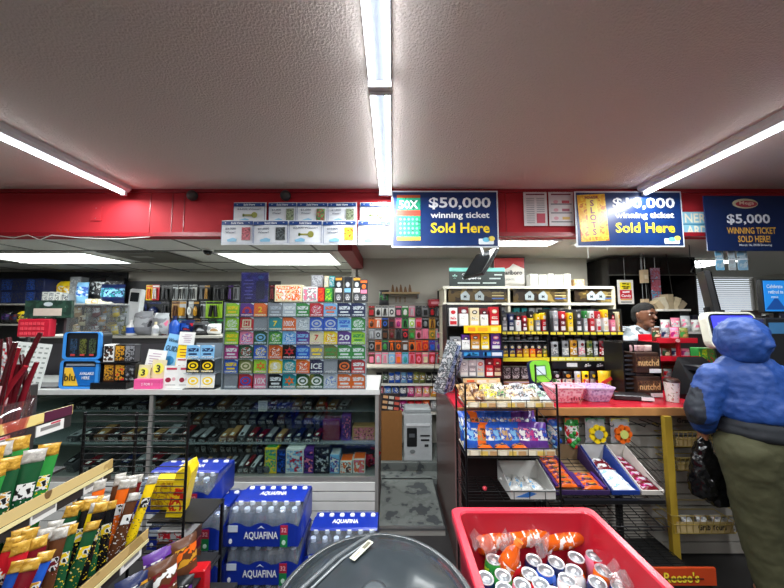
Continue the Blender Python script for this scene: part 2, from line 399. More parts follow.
def big_sign(px0, px1, py0, py1, Y, amount, label, scratch):
    A, B = P(px0, py0, Y), P(px1, py1, Y); w_, h_ = B.x - A.x, A.z - B.z
    t = thing('lottery_sign', label, 'sign', ((A.x + B.x) / 2, Y, B.z))
    b = MB(); b.box(0, 0, 0, w_, .006, h_, M('dfe6ec', .4)); b.plate(0, -.006, .012, w_ - .024, h_ - .024, SIGNB, 0, .003); part('panel', b, t)
    e = -.009
    b = MB(); b.text(amount, w_ * .14, e, h_ * .77, h_ * .22, INKW, w_ * .58); b.text('winning ticket', w_ * .14, e, h_ * .55, h_ * .14, INKW, w_ * .55); part('lettering', b, t, 'white lettering')
    b = MB(); b.text('Sold Here', w_ * .14, e, h_ * .34, h_ * .18, INKY, w_ * .55); part('lettering', b, t, 'yellow lettering')
    b = MB(); x = -w_ * .34
    if scratch == '50X':
        b.plate(x, e, h_ * .12, w_ * .22, h_ * .8, BUSY('1e9a72', '2cae84', '127058', 50), 0, .002)
        b.plate(x, e - .001, h_ * .55, w_ * .22, h_ * .1, M('d84430', .4)); b.plate(x, e - .001, h_ * .12, w_ * .22, h_ * .06, M('e0b838', .4)); b.plate(x, e - .001, h_ * .87, w_ * .22, h_ * .05, M('c4562c', .4))
        b.text('50X', x, e - .003, h_ * .75, h_ * .15, INKW, w_ * .18)
        for r in range(4):
            for c in range(5): b.disc(x + (c - 2) * w_ * .038, e - .002, h_ * (.25 + r * .08), w_ * .012, h_ * .025, M('7fd6a8', .4), 8)
    else:
        b.at((x, 0, h_ * .52), 0, -.05)
        b.plate(0, e, -h_ * .42, w_ * .26, h_ * .84, BUSY('e8a81c', 'f0c83c', 'd07818', 30), 0, .002)
        b.plate(0, e - .001, -h_ * .34, w_ * .1, h_ * .68, M('f4dc50', .4))
        for k, ch in enumerate('SLOTS'): b.text(ch, 0, e - .003, h_ * (.26 - k * .13), h_ * .11, M('8a3a58', .4))
        b.text('POWER', 0, e - .003, h_ * .36, h_ * .05, M('7c1c40', .4)); b.at()
    part('ticket_picture', b, t)
    b = MB(); b.plate(w_ * .38, e, h_ * .05, w_ * .14, h_ * .1, M('e6eef2', .4), .008, .001); b.disc(w_ * .43, e - .001, h_ * .15, w_ * .03, h_ * .045, M('e8d45c', .4)); b.disc(w_ * .38, e - .001, h_ * .13, w_ * .035, h_ * .04, M('6cbcd8', .4)); part('logo', b, t)
    return t
big_sign(391.5, 499, 191, 247.5, 2.45, '$50,000', 'navy blue $50,000 winning ticket sign with white border on the soffit', '50X')
big_sign(574, 684.5, 191.5, 247, 2.45, '$10,000', 'navy blue $10,000 winning ticket sign with golden slots ticket', 'slots')
for i, (a, c_) in enumerate(((523, 547.5), (548, 574))):
    A, B = P(a, 192, 2.49), P(c_, 226, 2.49); w_, h_ = B.x - A.x, A.z - B.z
    t = thing('paper_notice', 'white printed notice on the soffit, %s of the pair between the blue signs' % ('left' if i == 0 else 'right'), 'notice', ((A.x + B.x) / 2, 2.485, B.z))
    b = MB(); b.plate(0, 0, 0, w_, h_, M('dcd4d4', .6), 0, .003); part('sheet', b, t)
    b = MB()
    b.plate(0, -.002, h_ * .9, w_ * .8, h_ * .04, M('7a2c3c', .5))
    if i == 0:
        for r in range(14):
            for s in (-1, 1):
                if not (s == 1 and r < 6): b.plate(s * w_ * .22, -.002, h_ * (.08 + r * .055), w_ * .34, h_ * .018, M('8c8c90', .5))
        b.plate(w_ * .22, -.002, h_ * .08, w_ * .36, h_ * .28, M('c04a5c', .5))
    else:
        for r in range(3): b.plate(0, -.002, h_ * (.1 + r * .26), w_ * .85, h_ * .03, M('6a6a70', .5)); b.disc(-w_ * .22, -.002, h_ * (.22 + r * .24), w_ * .1, h_ * .05, M('d8a0a8', .5)); b.plate(w_ * .18, -.002, h_ * (.18 + r * .24), w_ * .3, h_ * .08, M(('d8b060', 'b06070', 'c4505c')[r], .5))
    part('printing', b, t)
A, B = P(664, 212, 2.478), P(708, 236, 2.478); w_, h_ = B.x - A.x, A.z - B.z
t = thing('scan_card_sign', 'pale blue sign with cream block letters behind the navy signs', 'sign', ((A.x + B.x) / 2, 2.478, B.z))
b = MB(); b.box(0, 0, 0, w_, .006, h_, M('8cc4d8', .45)); b.box(0, -.004, h_ * .46, w_, .003, h_ * .05, M('3a8cb0', .5)); part('panel', b, t)
b = MB(); b.text('NER', w_ * .22, -.005, h_ * .74, h_ * .38, M('ece6cc', .5), w_ * .5); b.text('ARD', w_ * .24, -.005, h_ * .23, h_ * .38, M('ece6cc', .5), w_ * .5); part('lettering', b, t)
A, B = P(703, 196, 2.4), P(800, 251, 2.4); w_, h_ = B.x - A.x, A.z - B.z
t = thing('lottery_banner', 'dark navy $5,000 winning ticket banner at the far right', 'sign', ((A.x + B.x) / 2, 2.40, B.z))
b = MB(); b.box(0, 0, 0, w_, .01, h_, M('0e2048', .4)); part('panel', b, t)
k = 97 / w_; e = -.007
def bx_(px): return (px - 751.5) / 97 * w_
def bz_(py): return h_ * (251 - py) / 55
b = MB(); b.text('$5,000', bx_(748), e, bz_(220), h_ * .2, M('cdd0d8', .5), w_ * .47); part('lettering', b, t, 'white lettering')
b = MB(); b.text('WINNING TICKET', bx_(750), e, bz_(231), h_ * .12, M('c8963c', .5), w_ * .53); b.text('SOLD HERE!', bx_(752), e, bz_(239.3), h_ * .12, M('c8963c', .5), w_ * .35); part('lettering', b, t, 'gold lettering')
b = MB(); b.text('March 16, 2018 Drawing', bx_(753), e, bz_(245.5), h_ * .05, M('c8ccd4', .5), w_ * .35); part('lettering', b, t, 'small white date line')
b = MB(); b.disc(bx_(746), e, bz_(204), w_ * .14, h_ * .09, M('b8b090', .5), 18); b.disc(bx_(747), e - .002, bz_(204.5), w_ * .12, h_ * .06, M('a03040', .5), 18); b.text('Mega', bx_(747), e - .004, bz_(204), h_ * .08, M('d8b0a0', .5), w_ * .16); part('logo', b, t)

# ================================================================== LEFT SHOWCASE COUNTER
YC = 2.35; CT = 1.045
XL0, XL1 = -3.9, XW(378.5, YC, 1.0)
cx = (XL0 + XL1) / 2; wd = XL1 - XL0
t = thing('display_counter', 'long glass fronted display counter with white slatted base left of the doorway', 'counter', (cx, YC, 0))
m_tr = M('9c9a96', .35, .4); m_in = M('c2c2be', .6)
b = MB(); b.box(0, .29, CT - .03, wd, .58, .03, M('cfd2cf', .3, .1)); part('worktop', b, t)
b = MB(); b.box(0, -.004, CT - .034, wd + .02, .012, .036, M('dfe0dc', .3, .3)); part('edge_trim', b, t)
b = MB(); b.box(0, .008, .40, wd, .004, CT - .44, GLASS('e4ecea', .05, .04)); part('glass_front', b, t)
ZB = ZW(478, YC); ZS1 = ZW(446, YC + .05); ZS2 = ZW(413, YC + .1)
b = MB(); b.box(0, .29, ZB - .03, wd, .56, .03, m_tr); part('deck', b, t)
for z_, yy, d_ in ((ZS1, .33, .46), (ZS2, .36, .40)):
    b = MB(); b.box(0, yy, z_ - .008, wd - .03, d_, .008, GLASS('dce8e4', .12, .05, .22)); part('glass_shelf', b, t)
b = MB(); b.box(0, .575, ZB, wd, .02, CT - ZB - .03, m_in); part('back_panel', b, t)
for x_ in (-wd / 2 + .01, XW(151, YC, .9) - cx, wd / 2 - .012):
    b = MB(); b.box(x_, .012, .0, .026, .03, CT - .035, m_tr); part('post', b, t)
b = MB(); b.box(wd / 2 - .006, .3, 0, .012, .56, CT - .034, M('5b4c4a', .5)); part('end_panel', b, t)
b = MB(); hb = ZB - .03
for k in range(5): b.box(0, .012, hb * k / 5 + .006, wd - .03, .02, hb / 5 - .010, M('d6d6d2', .45, 0, .1, 6))
b.box(0, .022, 0, wd - .03, .02, hb, M('2c2a2a', .7)); part('slatted_base', b, t)

def carton(w_, h_, d_, body, front, top=None, kind='noise', scale=40., bev=.003):
    """a printed box: front panel art, top flap, side"""
    b = MB(); b.box(0, 0, 0, w_, d_, h_, M(H(body), .4), bev)
    c = [H(q) for q in front]
    b.plate(0, -d_ / 2 - .0012, h_ * .08, w_ * .88, h_ * .84, BUSY(c[0], c[1], c[2], scale, .3, kind), 0, .001)
    if top: b.box(0, 0, h_, w_ * .9, d_ * .9, .001, M(H(top), .35))
    return b
# ---- dark boxes of pipes, lighters and chargers inside the showcase
def case_row(z, Yf, pxs, hs, cols, where, kind='boxed_gadget'):
    for i, px in enumerate(pxs):
        c = cols[i % len(cols)]; h_ = hs[i % len(hs)]
        w_ = (pxs[1] - pxs[0]) / F * (Yf + .1) * .86; d_ = .17
        x = XW(px, Yf, z)
        b = MB()
        tilt = random.uniform(.35, .6); rz = random.uniform(-.25, -.05)
        b.at(rx=0); b.box(0, 0, 0, w_, d_, h_ * .5, M(H(c[0]), .35), .004)
        b.box(0, -.002, h_ * .5, w_ * .8, d_ * .7, .006, M(H(c[1]), .25), .002)
        b.plate(0, -d_ / 2 - .0012, h_ * .08, w_ * .8, h_ * .34, BUSY(H(c[0]), H(c[1]), H(c[2]), 90), 0, .001)
        b.box(w_ * .1, -d_ * .28, h_ * .5 + .006, w_ * .4, d_ * .12, .0015, M(H(c[2]), .4))
        single(kind, b, '%s boxed gadget with %s top, %s from left %s' % (NM(c[0]), NM(c[1]), ORD[i], where), 'box', (x, Yf + d_ / 2 + .02, z + d_ * math.sin(tilt) / 2 * 0 + .001), rz, 'boxed gadgets in the glass showcase', 0)
D = [('black', 'dkgrey', 'white'), ('black', 'grey', 'silver'), ('dkgrey', 'black', 'grey'), ('black', 'dkred', 'white'), ('brown', 'tan', 'white'), ('black', 'navy', 'silver'), ('dkgrey', 'silver', 'black')]
def seq(a, b_, n): return [a + (b_ - a) * i / (n - 1) for i in range(n)]
def stepped(z, Y0, px0, px1, n, where, cols, h_=.06, rows=2):
    """boxes standing one behind the other on risers inside the case"""
    for r in range(rows):
        Yf = Y0 + .2 * r
        ps = seq(px0 + 3 * r, px1, n)
        for i, px in enumerate(ps):
            c = cols[random.randrange(len(cols))]
            w_ = (px1 - px0) / (n - 1) / F * (Yf) * .80; d_ = .15; hh = h_ * random.uniform(.7, 1.25)
            b = MB(); z0 = .0
            if r: b.box(0, 0, 0, w_ * .8, d_ * .8, .07, M('4a4a4c', .5)); z0 = .07
            tl = random.uniform(.12, .4)
            b.M = Matrix.Translation((0, -d_ / 2, z0)) @ Matrix.Rotation(tl, 4, 'X')
            b.box(0, d_ / 2, 0, w_, d_, hh * .6, M(H(c[0]), .3), .004)
            b.box(0, d_ / 2, hh * .6, w_ * .78, d_ * .8, .008, M(H(c[1]), .2), .003)
            b.plate(0, -.0012, hh * .06, w_ * .82, hh * .45, BUSY(H(c[0]), H(c[2]), H(c[1]), 110), 0, .001)
            b.box(0, d_ * .22, hh * .6 + .008, w_ * .34, d_ * .2, .001, M(H(c[2]), .4))
            single('boxed_gadget', b, '%s gadget box, %s top, %s from left, %s %s' % (NM(c[0]), NM(c[1]), ORD[i], ('front', 'back')[r], where), 'box', (XW(px, Yf, z), Yf + d_ / 2 - .02, z + .001), random.uniform(-.2, .05), 'boxed gadgets in the glass showcase')
stepped(ZB, YC + .08, 196, 268, 12, 'row of the case floor', D, .09)
stepped(ZS1, YC + .14, 186, 318, 15, 'row of the middle shelf', D, .07)
stepped(ZS2, YC + .20, 176, 345, 15, 'row of the top shelf', D, .05, 1)
stepped(ZS1, YC + .14, 75, 170, 8, 'row of middle shelf, behind wire panel', D, .09, 1)
stepped(ZB, YC + .10, 75, 180, 9, 'row of case floor, behind wire panel', D, .11, 1)
stepped(ZS2, YC + .20, 70, 160, 7, 'row of top shelf, behind wire panel', D, .07, 1)
for i, (a, c_, y0, body, front, top, nm) in enumerate((
        (265, 276, 448, 'yellow', ('lime', 'teal', 'yellow'), 'green', 'yellow and teal carton'),
        (277, 285, 450, 'navy', ('navy', 'blue', 'black'), 'black', 'navy carton'),
        (286, 303, 449, 'white', ('white', 'ltblue', 'red'), 'white', 'white carton with blue and red art'),
        (304, 313, 450, 'purple', ('purple', 'navy', 'pink'), 'purple', 'purple carton'),
        (314, 329, 447, 'black', ('black', 'dkgrey', 'silver'), 'dkgrey', 'black stacked box set'),
        (330, 339, 455, 'ltblue', ('ltblue', 'purple', 'white'), 'silver', 'pale violet carton'))):
    A, B = P(a, y0, YC + .06), P(c_, 477, YC + .06)
    single('carton', carton(B.x - A.x, A.z - ZB, .12, body, front, top), nm + ' standing on the floor of the glass showcase', 'box', ((A.x + B.x) / 2, YC + .12, ZB + .001), 0)
for i, (a, c_, y0, cs, nm) in enumerate(((322, 339, 421, ('dkred', 'white', 'dkred'), 'dark red and white striped carton on the middle glass shelf'), (341, 350, 416, ('purple', 'navy', 'pink'), 'tall purple carton on the middle glass shelf'), (352, 375, 428, ('tan', 'pink', 'brown'), 'open tray of pink items on the middle glass shelf'))):
    A, B = P(a, y0, YC + .12), P(c_, 446, YC + .12)
    single('carton', carton(B.x - A.x, max(.04, A.z - ZS1), .1, cs[0], cs, None, 'wave' if i == 0 else 'noise', 60), nm, 'box', ((A.x + B.x) / 2, YC + .2, ZS1 + .001))
for i, (a, c_, y0, cs, nm) in enumerate(((340, 352, 461, ('orange', 'white', 'brown'), 'clear topped tray of orange items on the case floor'), (353, 365, 459, ('white', 'orange', 'pink'), 'white tray of orange items on the case floor'))):
    A, B = P(a, y0, YC + .06), P(c_, 477, YC + .06)
    single('tray', carton(B.x - A.x, A.z - ZB, .12, 'white', cs, 'orange'), nm, 'tray', ((A.x + B.x) / 2, YC + .12, ZB + .001))
b = MB()
for k in range(5):
    a = k * 1.2; b.tube([(0.03 * math.cos(a + q) * (1 + .3 * k), .02 * k, .05 + .045 * math.sin(a + q) + .01 * k) for q in (0, .8, 1.6, 2.4, 3.2)], .011, M('8c1420', .25, 0, .2), 6)
single('coiled_hose', b, 'dark red coiled hose lying in the right corner of the case floor', 'hose', (XW(371, YC + .1, .45), YC + .1, ZB + .01))
A = P(264, 399, YC + .16); b = MB(); b.plate(0, 0, 0, .075, .085, M('dcdcd4', .5), 0, .002)
for r in range(4): b.plate(0, -.001, .015 + r * .017, .05, .004, M('8a8a84', .5), 0, .001)
single('price_card', b, 'white price card standing on the top glass shelf of the showcase', 'card', (A.x, YC + .14, ZS2 + .001))

# ================================================================== LOTTERY TICKET CASE ON THE COUNTER
YT = 2.36
colpx = [231, 246, 259.5, 274.5, 288.5, 302, 316, 330, 344, 358]
rowpy = [388, 373.5, 359, 344.5, 330.5, 316.5, 302.3]
RZ = [ZW(p, YT) for p in rowpy]; RZ[0] = CT + .006
t = thing('ticket_dispenser', 'clear acrylic scratch ticket dispenser with six rows on the glass counter', 'dispenser', (XW(294, YT, 1.3), YT, CT))
xo = XW(294, YT, 1.3); m_acr = GLASS('e8eef2', .12, .05, .18)
wT = XW(366, YT, 1.3) - XW(223, YT, 1.3)
for k in range(6):
    b = MB(); b.box(0, .06, RZ[k] - CT - .004, wT, .12, .004, m_acr); part('tray', b, t)
b = MB(); b.box(0, .122, 0, wT, .003, RZ[6] - CT, M('6d7478', .5)); part('back_panel', b, t)
for x_ in (-wT / 2, XW(267, YT) - xo, wT / 2):
    b = MB(); b.box(x_, .06, 0, .005, .12, RZ[6] - CT, M('8e9498', .2)); part('divider', b, t)
TK = [[('lime', 'yellow', 'bar'), ('purple', 'red', 'arch'), ('orange', 'yellow', '2'), ('grey', 'silver', 'bar'), ('silver', 'white', 'bar'), ('green', 'white', 'bar'), ('red', 'pink', 'busy'), ('ltblue', 'orange', 'bar'), ('navy', 'white', 'bar'), ('navy', 'white', 'bar')],
      [('lime', 'white', 'busy'), ('red', 'cream', 'frame'), ('grey', 'dkgrey', 'none'), ('teal', 'yellow', '7'), ('orange', 'white', '100X'), ('silver', 'grey', 'busy'), ('blue', 'silver', 'ring'), ('blue', 'silver', 'ring'), ('ltblue', 'blue', 'bar'), ('green', 'white', 'busy')],
      [('lime', 'yellow', 'bar'), ('pink', 'blue', 'busy'), ('dkgreen', 'ltblue', 'ring'), ('green', 'lime', 'busy'), ('ltblue', 'blue', 'busy'), ('purple', 'ltblue', 'bar'), ('cream', 'red', '7'), ('yellow', 'orange', 'busy'), ('purple', 'white', '20'), ('lime', 'green', 'bar')],
      [('magenta', 'white', 'bar'), ('dkgreen', 'red', 'busy'), ('blue', 'yellow', 'busy'), ('orange', 'dkred', 'busy'), ('black', 'red', 'star'), ('blue', 'ltblue', 'bar'), ('grey', 'yellow', 'bar'), ('olive', 'green', 'bar'), ('green', 'white', 'bar'), ('green', 'white', 'bar')],
      [('blue', 'yellow', 'bar'), ('olive', 'cream', 'ring'), ('lime', 'orange', 'star'), ('yellow', 'white', '5'), ('teal', 'cream', 'busy'), ('orange', 'red', 'busy'), ('navy', 'white', 'ICE'), ('grey', 'dkgrey', 'none'), ('black', 'orange', 'ring'), ('red', 'white', 'bar')],
      [('grey', 'silver', 'none'), ('red', 'blue', 'ring'), ('pink', 'white', '10X'), ('black', 'white', 'bar'), ('teal', 'orange', 'star'), ('dkgreen', 'white', 'ring'), ('dkgreen', 'white', 'ring'), ('silver', 'blue', 'busy'), ('orange', 'white', 'bar'), ('orange', 'white', 'bar')]]
def ticket(base, mot, kind, label, loc, w_, h_, group='scratch tickets on the counter'):
    t = thing('scratch_ticket', label, 'ticket', loc, 0, group, -.06)
    m1 = M(H(base), .3, 0, .15, 30)
    b = MB(); b.plate(0, 0, 0, w_, h_, m1, .004, .004)
    b.plate(0, -.001, h_ * .05, w_ * .84, h_ * .12, BUSY(H(base), H('white'), H(mot), 200), 0, .001); part('card', b, t)
    if kind == 'none': return t
    b = MB(); m2 = M(H(mot), .3)
    if kind == 'bar': b.plate(0, -.002, h_ * .52, w_ * .8, h_ * .26, BUSY(H(mot), H(mot), H(base), 90, .3, 'noise', .4, .57), .003, .001); b.plate(0, -.002, h_ * .27, w_ * .6, h_ * .12, m2, .003, .001)
    elif kind == 'arch': b.prism([(w_ * .36 * math.cos(a), h_ * .25 + h_ * .5 * math.sin(a)) for a in seq(0, PI, 9)], -.002, 0, m2); b.disc(0, -.003, h_ * .42, w_ * .18, h_ * .16, M(H('purple'), .3))
    elif kind == 'busy': b.disc(0, -.002, h_ * .52, w_ * .4, h_ * .32, BUSY(H(mot), H(base), H('white'), 85))
    elif kind == 'ring': b.disc(0, -.002, h_ * .52, w_ * .38, h_ * .3, m2, 16); b.disc(0, -.003, h_ * .52, w_ * .27, h_ * .2, m1, 16); b.disc(0, -.004, h_ * .52, w_ * .15, h_ * .1, m2, 12)
    elif kind == 'frame': b.plate(0, -.002, h_ * .22, w_ * .66, h_ * .62, m2); b.plate(0, -.003, h_ * .32, w_ * .46, h_ * .42, m1); b.text('H', 0, -.006, h_ * .53, h_ * .32, m2)
    elif kind == 'star':
        b.prism([((w_ * .4 if i % 2 == 0 else w_ * .2) * math.sin(PI * i / 6), h_ * .52 + (h_ * .34 if i % 2 == 0 else h_ * .16) * math.cos(PI * i / 6)) for i in range(12)], -.002, 0, m2); b.disc(0, -.003, h_ * .52, w_ * .12, h_ * .1, m1, 10)
    else: b.disc(0, -.002, h_ * .5, w_ * .42, h_ * .34, M('e8d8a0' if mot == 'white' and base != 'navy' else H(base), .3), 14) if kind in ('7', '2', '5') else None; b.text(kind, 0, -.006, h_ * .52, h_ * .42, m2 if H(mot) != 'e4e4e0' or kind not in ('5',) else M('ffffff', .3), w_ * (.3 if len(kind) == 1 else .78))
    part('motif', b, t)
    b = MB(); b.quad([(w_ * .5, -.006, h_), (w_ * .5, -.006, h_ * .86), (w_ * .24, -.006, h_)], M('dfe6ea', .15)); part('corner_glint', b, t)  # white triangle painted as the glint of the acrylic front
    return t
for r in range(6):
    z0 = RZ[5 - r]; hh = (RZ[6 - r] - z0) * .93
    for c in range(10):
        bs, mt, kd = TK[r][c]; x = XW(colpx[c] - (r * .35 if c < 2 else 0), YT, z0)
        ticket(bs, mt, kd, '%s scratch ticket, %s from left in the %s row down of the acrylic dispenser' % (NM(bs), ORD[c], ORD[r]), (x, YT + .012, z0 + .001), .108, hh, 'scratch tickets in the acrylic dispenser')
t = thing('ticket_rack', 'low clear rack left of the big dispenser holding six tickets', 'rack', (XW(199, YT, 1.15), YT, CT))
b = MB(); b.box(0, .07, 0, .25, .14, .006, BLK); part('base', b, t)
for z_ in (RZ[1] - CT - .004, RZ[2] - CT - .004): b = MB(); b.box(0, .07, z_, .25, .14, .004, m_acr); part('tray', b, t)
b = MB(); b.box(0, .143, 0, .25, .004, RZ[3] - CT, M('7c848a', .4)); part('back_panel', b, t)
for r, (cs) in enumerate(((('white', 'yellow', 'ring')), (('black', 'yellow', 'ring')), (('ltblue', 'navy', 'bar')))):
    for c, px in enumerate((191.5, 206)):
        z0 = RZ[r] + .003
        if r == 2: z0 = RZ[2] + .002
        ticket(*cs, '%s scratch ticket in the low clear rack, %s row, %s one' % (NM(cs[0]), ('bottom', 'middle', 'top')[r], ('left', 'right')[c]), (XW(px, YT, z0), YT + .012, z0 + .001), .108, .104, 'scratch tickets in the low rack')
t_ = bpy.data.objects['ticket_dispenser']
b = MB(); b.box(0, -.012, 0, wT, .002, RZ[6] - CT, GLASS('eef2f4', .05, .06)); part('front_sheet', b, t_)
# things on top of the dispenser
ZT = RZ[6] + .004
b = MB(); b.box(XW(294, YT) - XW(294, YT), .06, 0, wT, .125, .004, ACR); single('acrylic_lid', b, 'clear lid sheet over the scratch ticket dispenser', 'lid', (xo, YT, RZ[6]))
A, B = P(240, 272, YT + .02), P(266, 302, YT + .02)
t = thing('poster_board', 'dark blue violet poster card in clear stand on the ticket dispenser', 'poster', ((A.x + B.x) / 2, YT + .05, ZT)); hh = A.z - ZT; ww = B.x - A.x
b = MB(); b.plate(0, 0, 0, ww, hh, BUSY('1c1c50', '2a2a6c', '40408a', 18), 0, .005); part('card', b, t)
b = MB(); b.plate(ww * .22, -.002, hh * .1, ww * .32, hh * .62, M('1a2a3c', .4)); b.disc(ww * .22, -.002, hh * .84, ww * .1, hh * .06, M('3a6c8c', .4)); part('picture', b, t)
b = MB()
for k in range(6): b.plate(-ww * .22, -.002, hh * (.12 + k * .12), ww * random.uniform(.2, .4), hh * .03, M('8a90c0', .4))
part('printing', b, t)
b = MB(); b.plate(0, -.006, 0, ww * 1.05, hh * 1.02, GLASS('f0f0ff', .2, .02), 0, .002); part('clear_sleeve', b, t)
for i, (a, c_, y0, body, fr, nm) in enumerate(((275, 302, 285, 'cream', ('cream', 'orange', 'white'), 'cream box with orange picture and clear lid'), (303, 317, 287, 'white', ('white', 'grey', 'pink'), 'white printed carton'), (318, 324, 288, 'red', ('red', 'orange', 'red'), 'small red carton'), (325, 332, 288, 'green', ('green', 'lime', 'green'), 'small green carton'))):
    A, B = P(a, y0, YT + .02), P(c_, 302, YT + .02)
    single('carton', carton(B.x - A.x, A.z - ZT, .09, body, fr, body), nm + ' on top of the ticket dispenser', 'box', ((A.x + B.x) / 2, YT + .065, ZT + .001))
for i, (a, c_, y0, col_, y1) in enumerate(((311, 322, 275, 'grey', 287), (324, 328, 276, 'cream', 288), (329, 334, 276, 'teal', 288))):
    A, B = P(a, y0, YT + .02), P(c_, 287.5, YT + .02)
    single('carton', carton(B.x - A.x, A.z - B.z - .004, .07, col_, (col_, 'silver', col_), col_), '%s carton stacked on the cartons above the ticket dispenser' % NM(col_), 'box', ((A.x + B.x) / 2, YT + .065, B.z + .004))
for i, (px, cap, lab) in enumerate(((339, 'gold', 'white'), (348, 'black', 'ltblue'), (357, 'gold', 'white'), (366.5, 'orange', 'pink'))):
    A = P(px, 276 + (3 if i == 3 else 0), YT + .03); x = A.x - (.02 if i == 3 else 0); h_ = A.z - ZT
    t = thing('shot_bottle', 'small bottle box with %s band, %s of four at the dispenser\'s right end' % (NM(lab), ORD[i]), 'bottle', (x, YT + .05, ZT + .001), 0, 'bottle boxes at the dispenser end')
    b = MB(); b.box(0, 0, 0, .062, .06, h_ * .34, M('3a3c40', .3), .003); b.disc(0, -.032, h_ * .17, .018, h_ * .12, BUSY('d8d8d8', '404448', '909498', 120), 12); part('base', b, t)
    b = MB(); b.box(0, 0, h_ * .34, .058, .056, h_ * .62, M('26282c', .3), .003); b.plate(0, -.03, h_ * .36, .05, h_ * .16, M(H(lab), .4)); b.disc(0, -.03, h_ * .66, .017, h_ * .1, M(H('silver' if i != 3 else 'orange'), .4), 12); part('body', b, t)
    b = MB(); b.plate(0, -.031, h_ * .82, .054, h_ * .1, M(H(cap), .35), 0, .062); part('cap', b, t)

# ================================================================== LEAFLETS, VAPE STANDS LEFT ON THE COUNTER
def leaflet(px, py0, py1, wpx, Y, base, kind, label, lean=-.1, ry=0.):
    A, B = P(px - wpx / 2, py0, Y), P(px + wpx / 2, py1, Y); w_ = B.x - A.x; h_ = A.z - B.z
    t = thing('leaflet', label, 'leaflet', ((A.x + B.x) / 2, Y, max(CT + .003, B.z)), 0, None, lean, ry)
    b = MB(); b.plate(0, 0, 0, w_, h_, M(H(base), .5), 0, .004); part('sheet', b, t)
    b = MB()
    if kind == '3': b.disc(0, -.002, h_ * .6, w_ * .38, h_ * .26, M('e8e25c', .5)); b.text('3', 0, -.005, h_ * .6, h_ * .34, INKK, w_ * .3)
    elif kind == 'ball': b.plate(0, -.002, h_ * .82, w_ * .7, h_ * .09, M('b8304c', .5)); b.disc(-w_ * .18, -.002, h_ * .36, w_ * .2, h_ * .11, M('8c1c34', .5)); b.disc(w_ * .2, -.002, h_ * .4, w_ * .12, h_ * .08, M('d8a8b0', .5)); b.plate(0, -.002, h_ * .12, w_ * .7, h_ * .03, M('8a8a8c', .5))
    elif kind == 'blue': b.text('GUIDE', 0, -.005, h_ * .62, h_ * .14, M('14344c', .5), w_ * .8); b.text('Winning', 0, -.005, h_ * .82, h_ * .12, M('14344c', .5), w_ * .8); b.disc(0, -.002, h_ * .3, w_ * .3, h_ * .12, M('2a7cb0', .5))
    else:
        for k in range(5): b.plate(random.uniform(-.1, .1) * w_, -.002, h_ * (.2 + k * .14), w_ * random.uniform(.4, .7), h_ * .04, M('b090a8' if base == 'white' else 'a05c18', .5))
    part('printing', b, t)
    return t
leaflet(166, 334, 372, 15, YC + .16, 'ltblue', 'blue', 'bright blue leaflet standing behind the white leaflets on the counter', -.15, .18)
leaflet(186, 332, 345, 15, YC + .15, 'white', 'lines', 'white leaflet with pale violet writing beside the blue leaflet', -.1, .05)
leaflet(183, 345, 366, 14, YC + .14, 'yellow', 'lines', 'yellow orange leaflet under the white one beside the blue leaflet', -.1, .05)
leaflet(154, 350, 368, 18, YC + .12, 'white', 'lines', 'white leaflet tilted in the left leaflet stack on the counter', -.15, .1)
leaflet(157, 360, 382, 13, YC + .08, 'cream', '3', 'cream leaflet with a large 3, upper right of the stack', -.1, .04)
leaflet(142.5, 365, 384, 12, YC + .06, 'cream', '3', 'cream leaflet with a large 3, lower left beside the pink strip', -.1)
leaflet(181, 358, 372, 11, YC + .1, 'white', 'ball', 'white leaflet with red balls, rear one of three', -.1)
leaflet(170.5, 366, 388, 13.5, YC + .05, 'white', 'ball', 'white leaflet with red balls, front left of three', -.08)
leaflet(184, 366, 388, 12, YC + .05, 'white', 'ball', 'white leaflet with red balls, front right of three', -.08)
A, B = P(135, 379, YC + .03), P(161, 388, YC + .03)
t = thing('leaflet_holder', 'hot pink strip at the foot of the leaflets on the counter', 'holder', ((A.x + B.x) / 2, YC + .035, CT + .001))
b = MB(); b.box(0, .0, 0, B.x - A.x, .03, A.z - CT, M('ea5a98', .4), .003); part('strip', b, t)
b = MB(); b.text('2 FOR 1', 0, -.018, (A.z - CT) / 2, .02, M('fbd3e4', .5)); part('lettering', b, t)

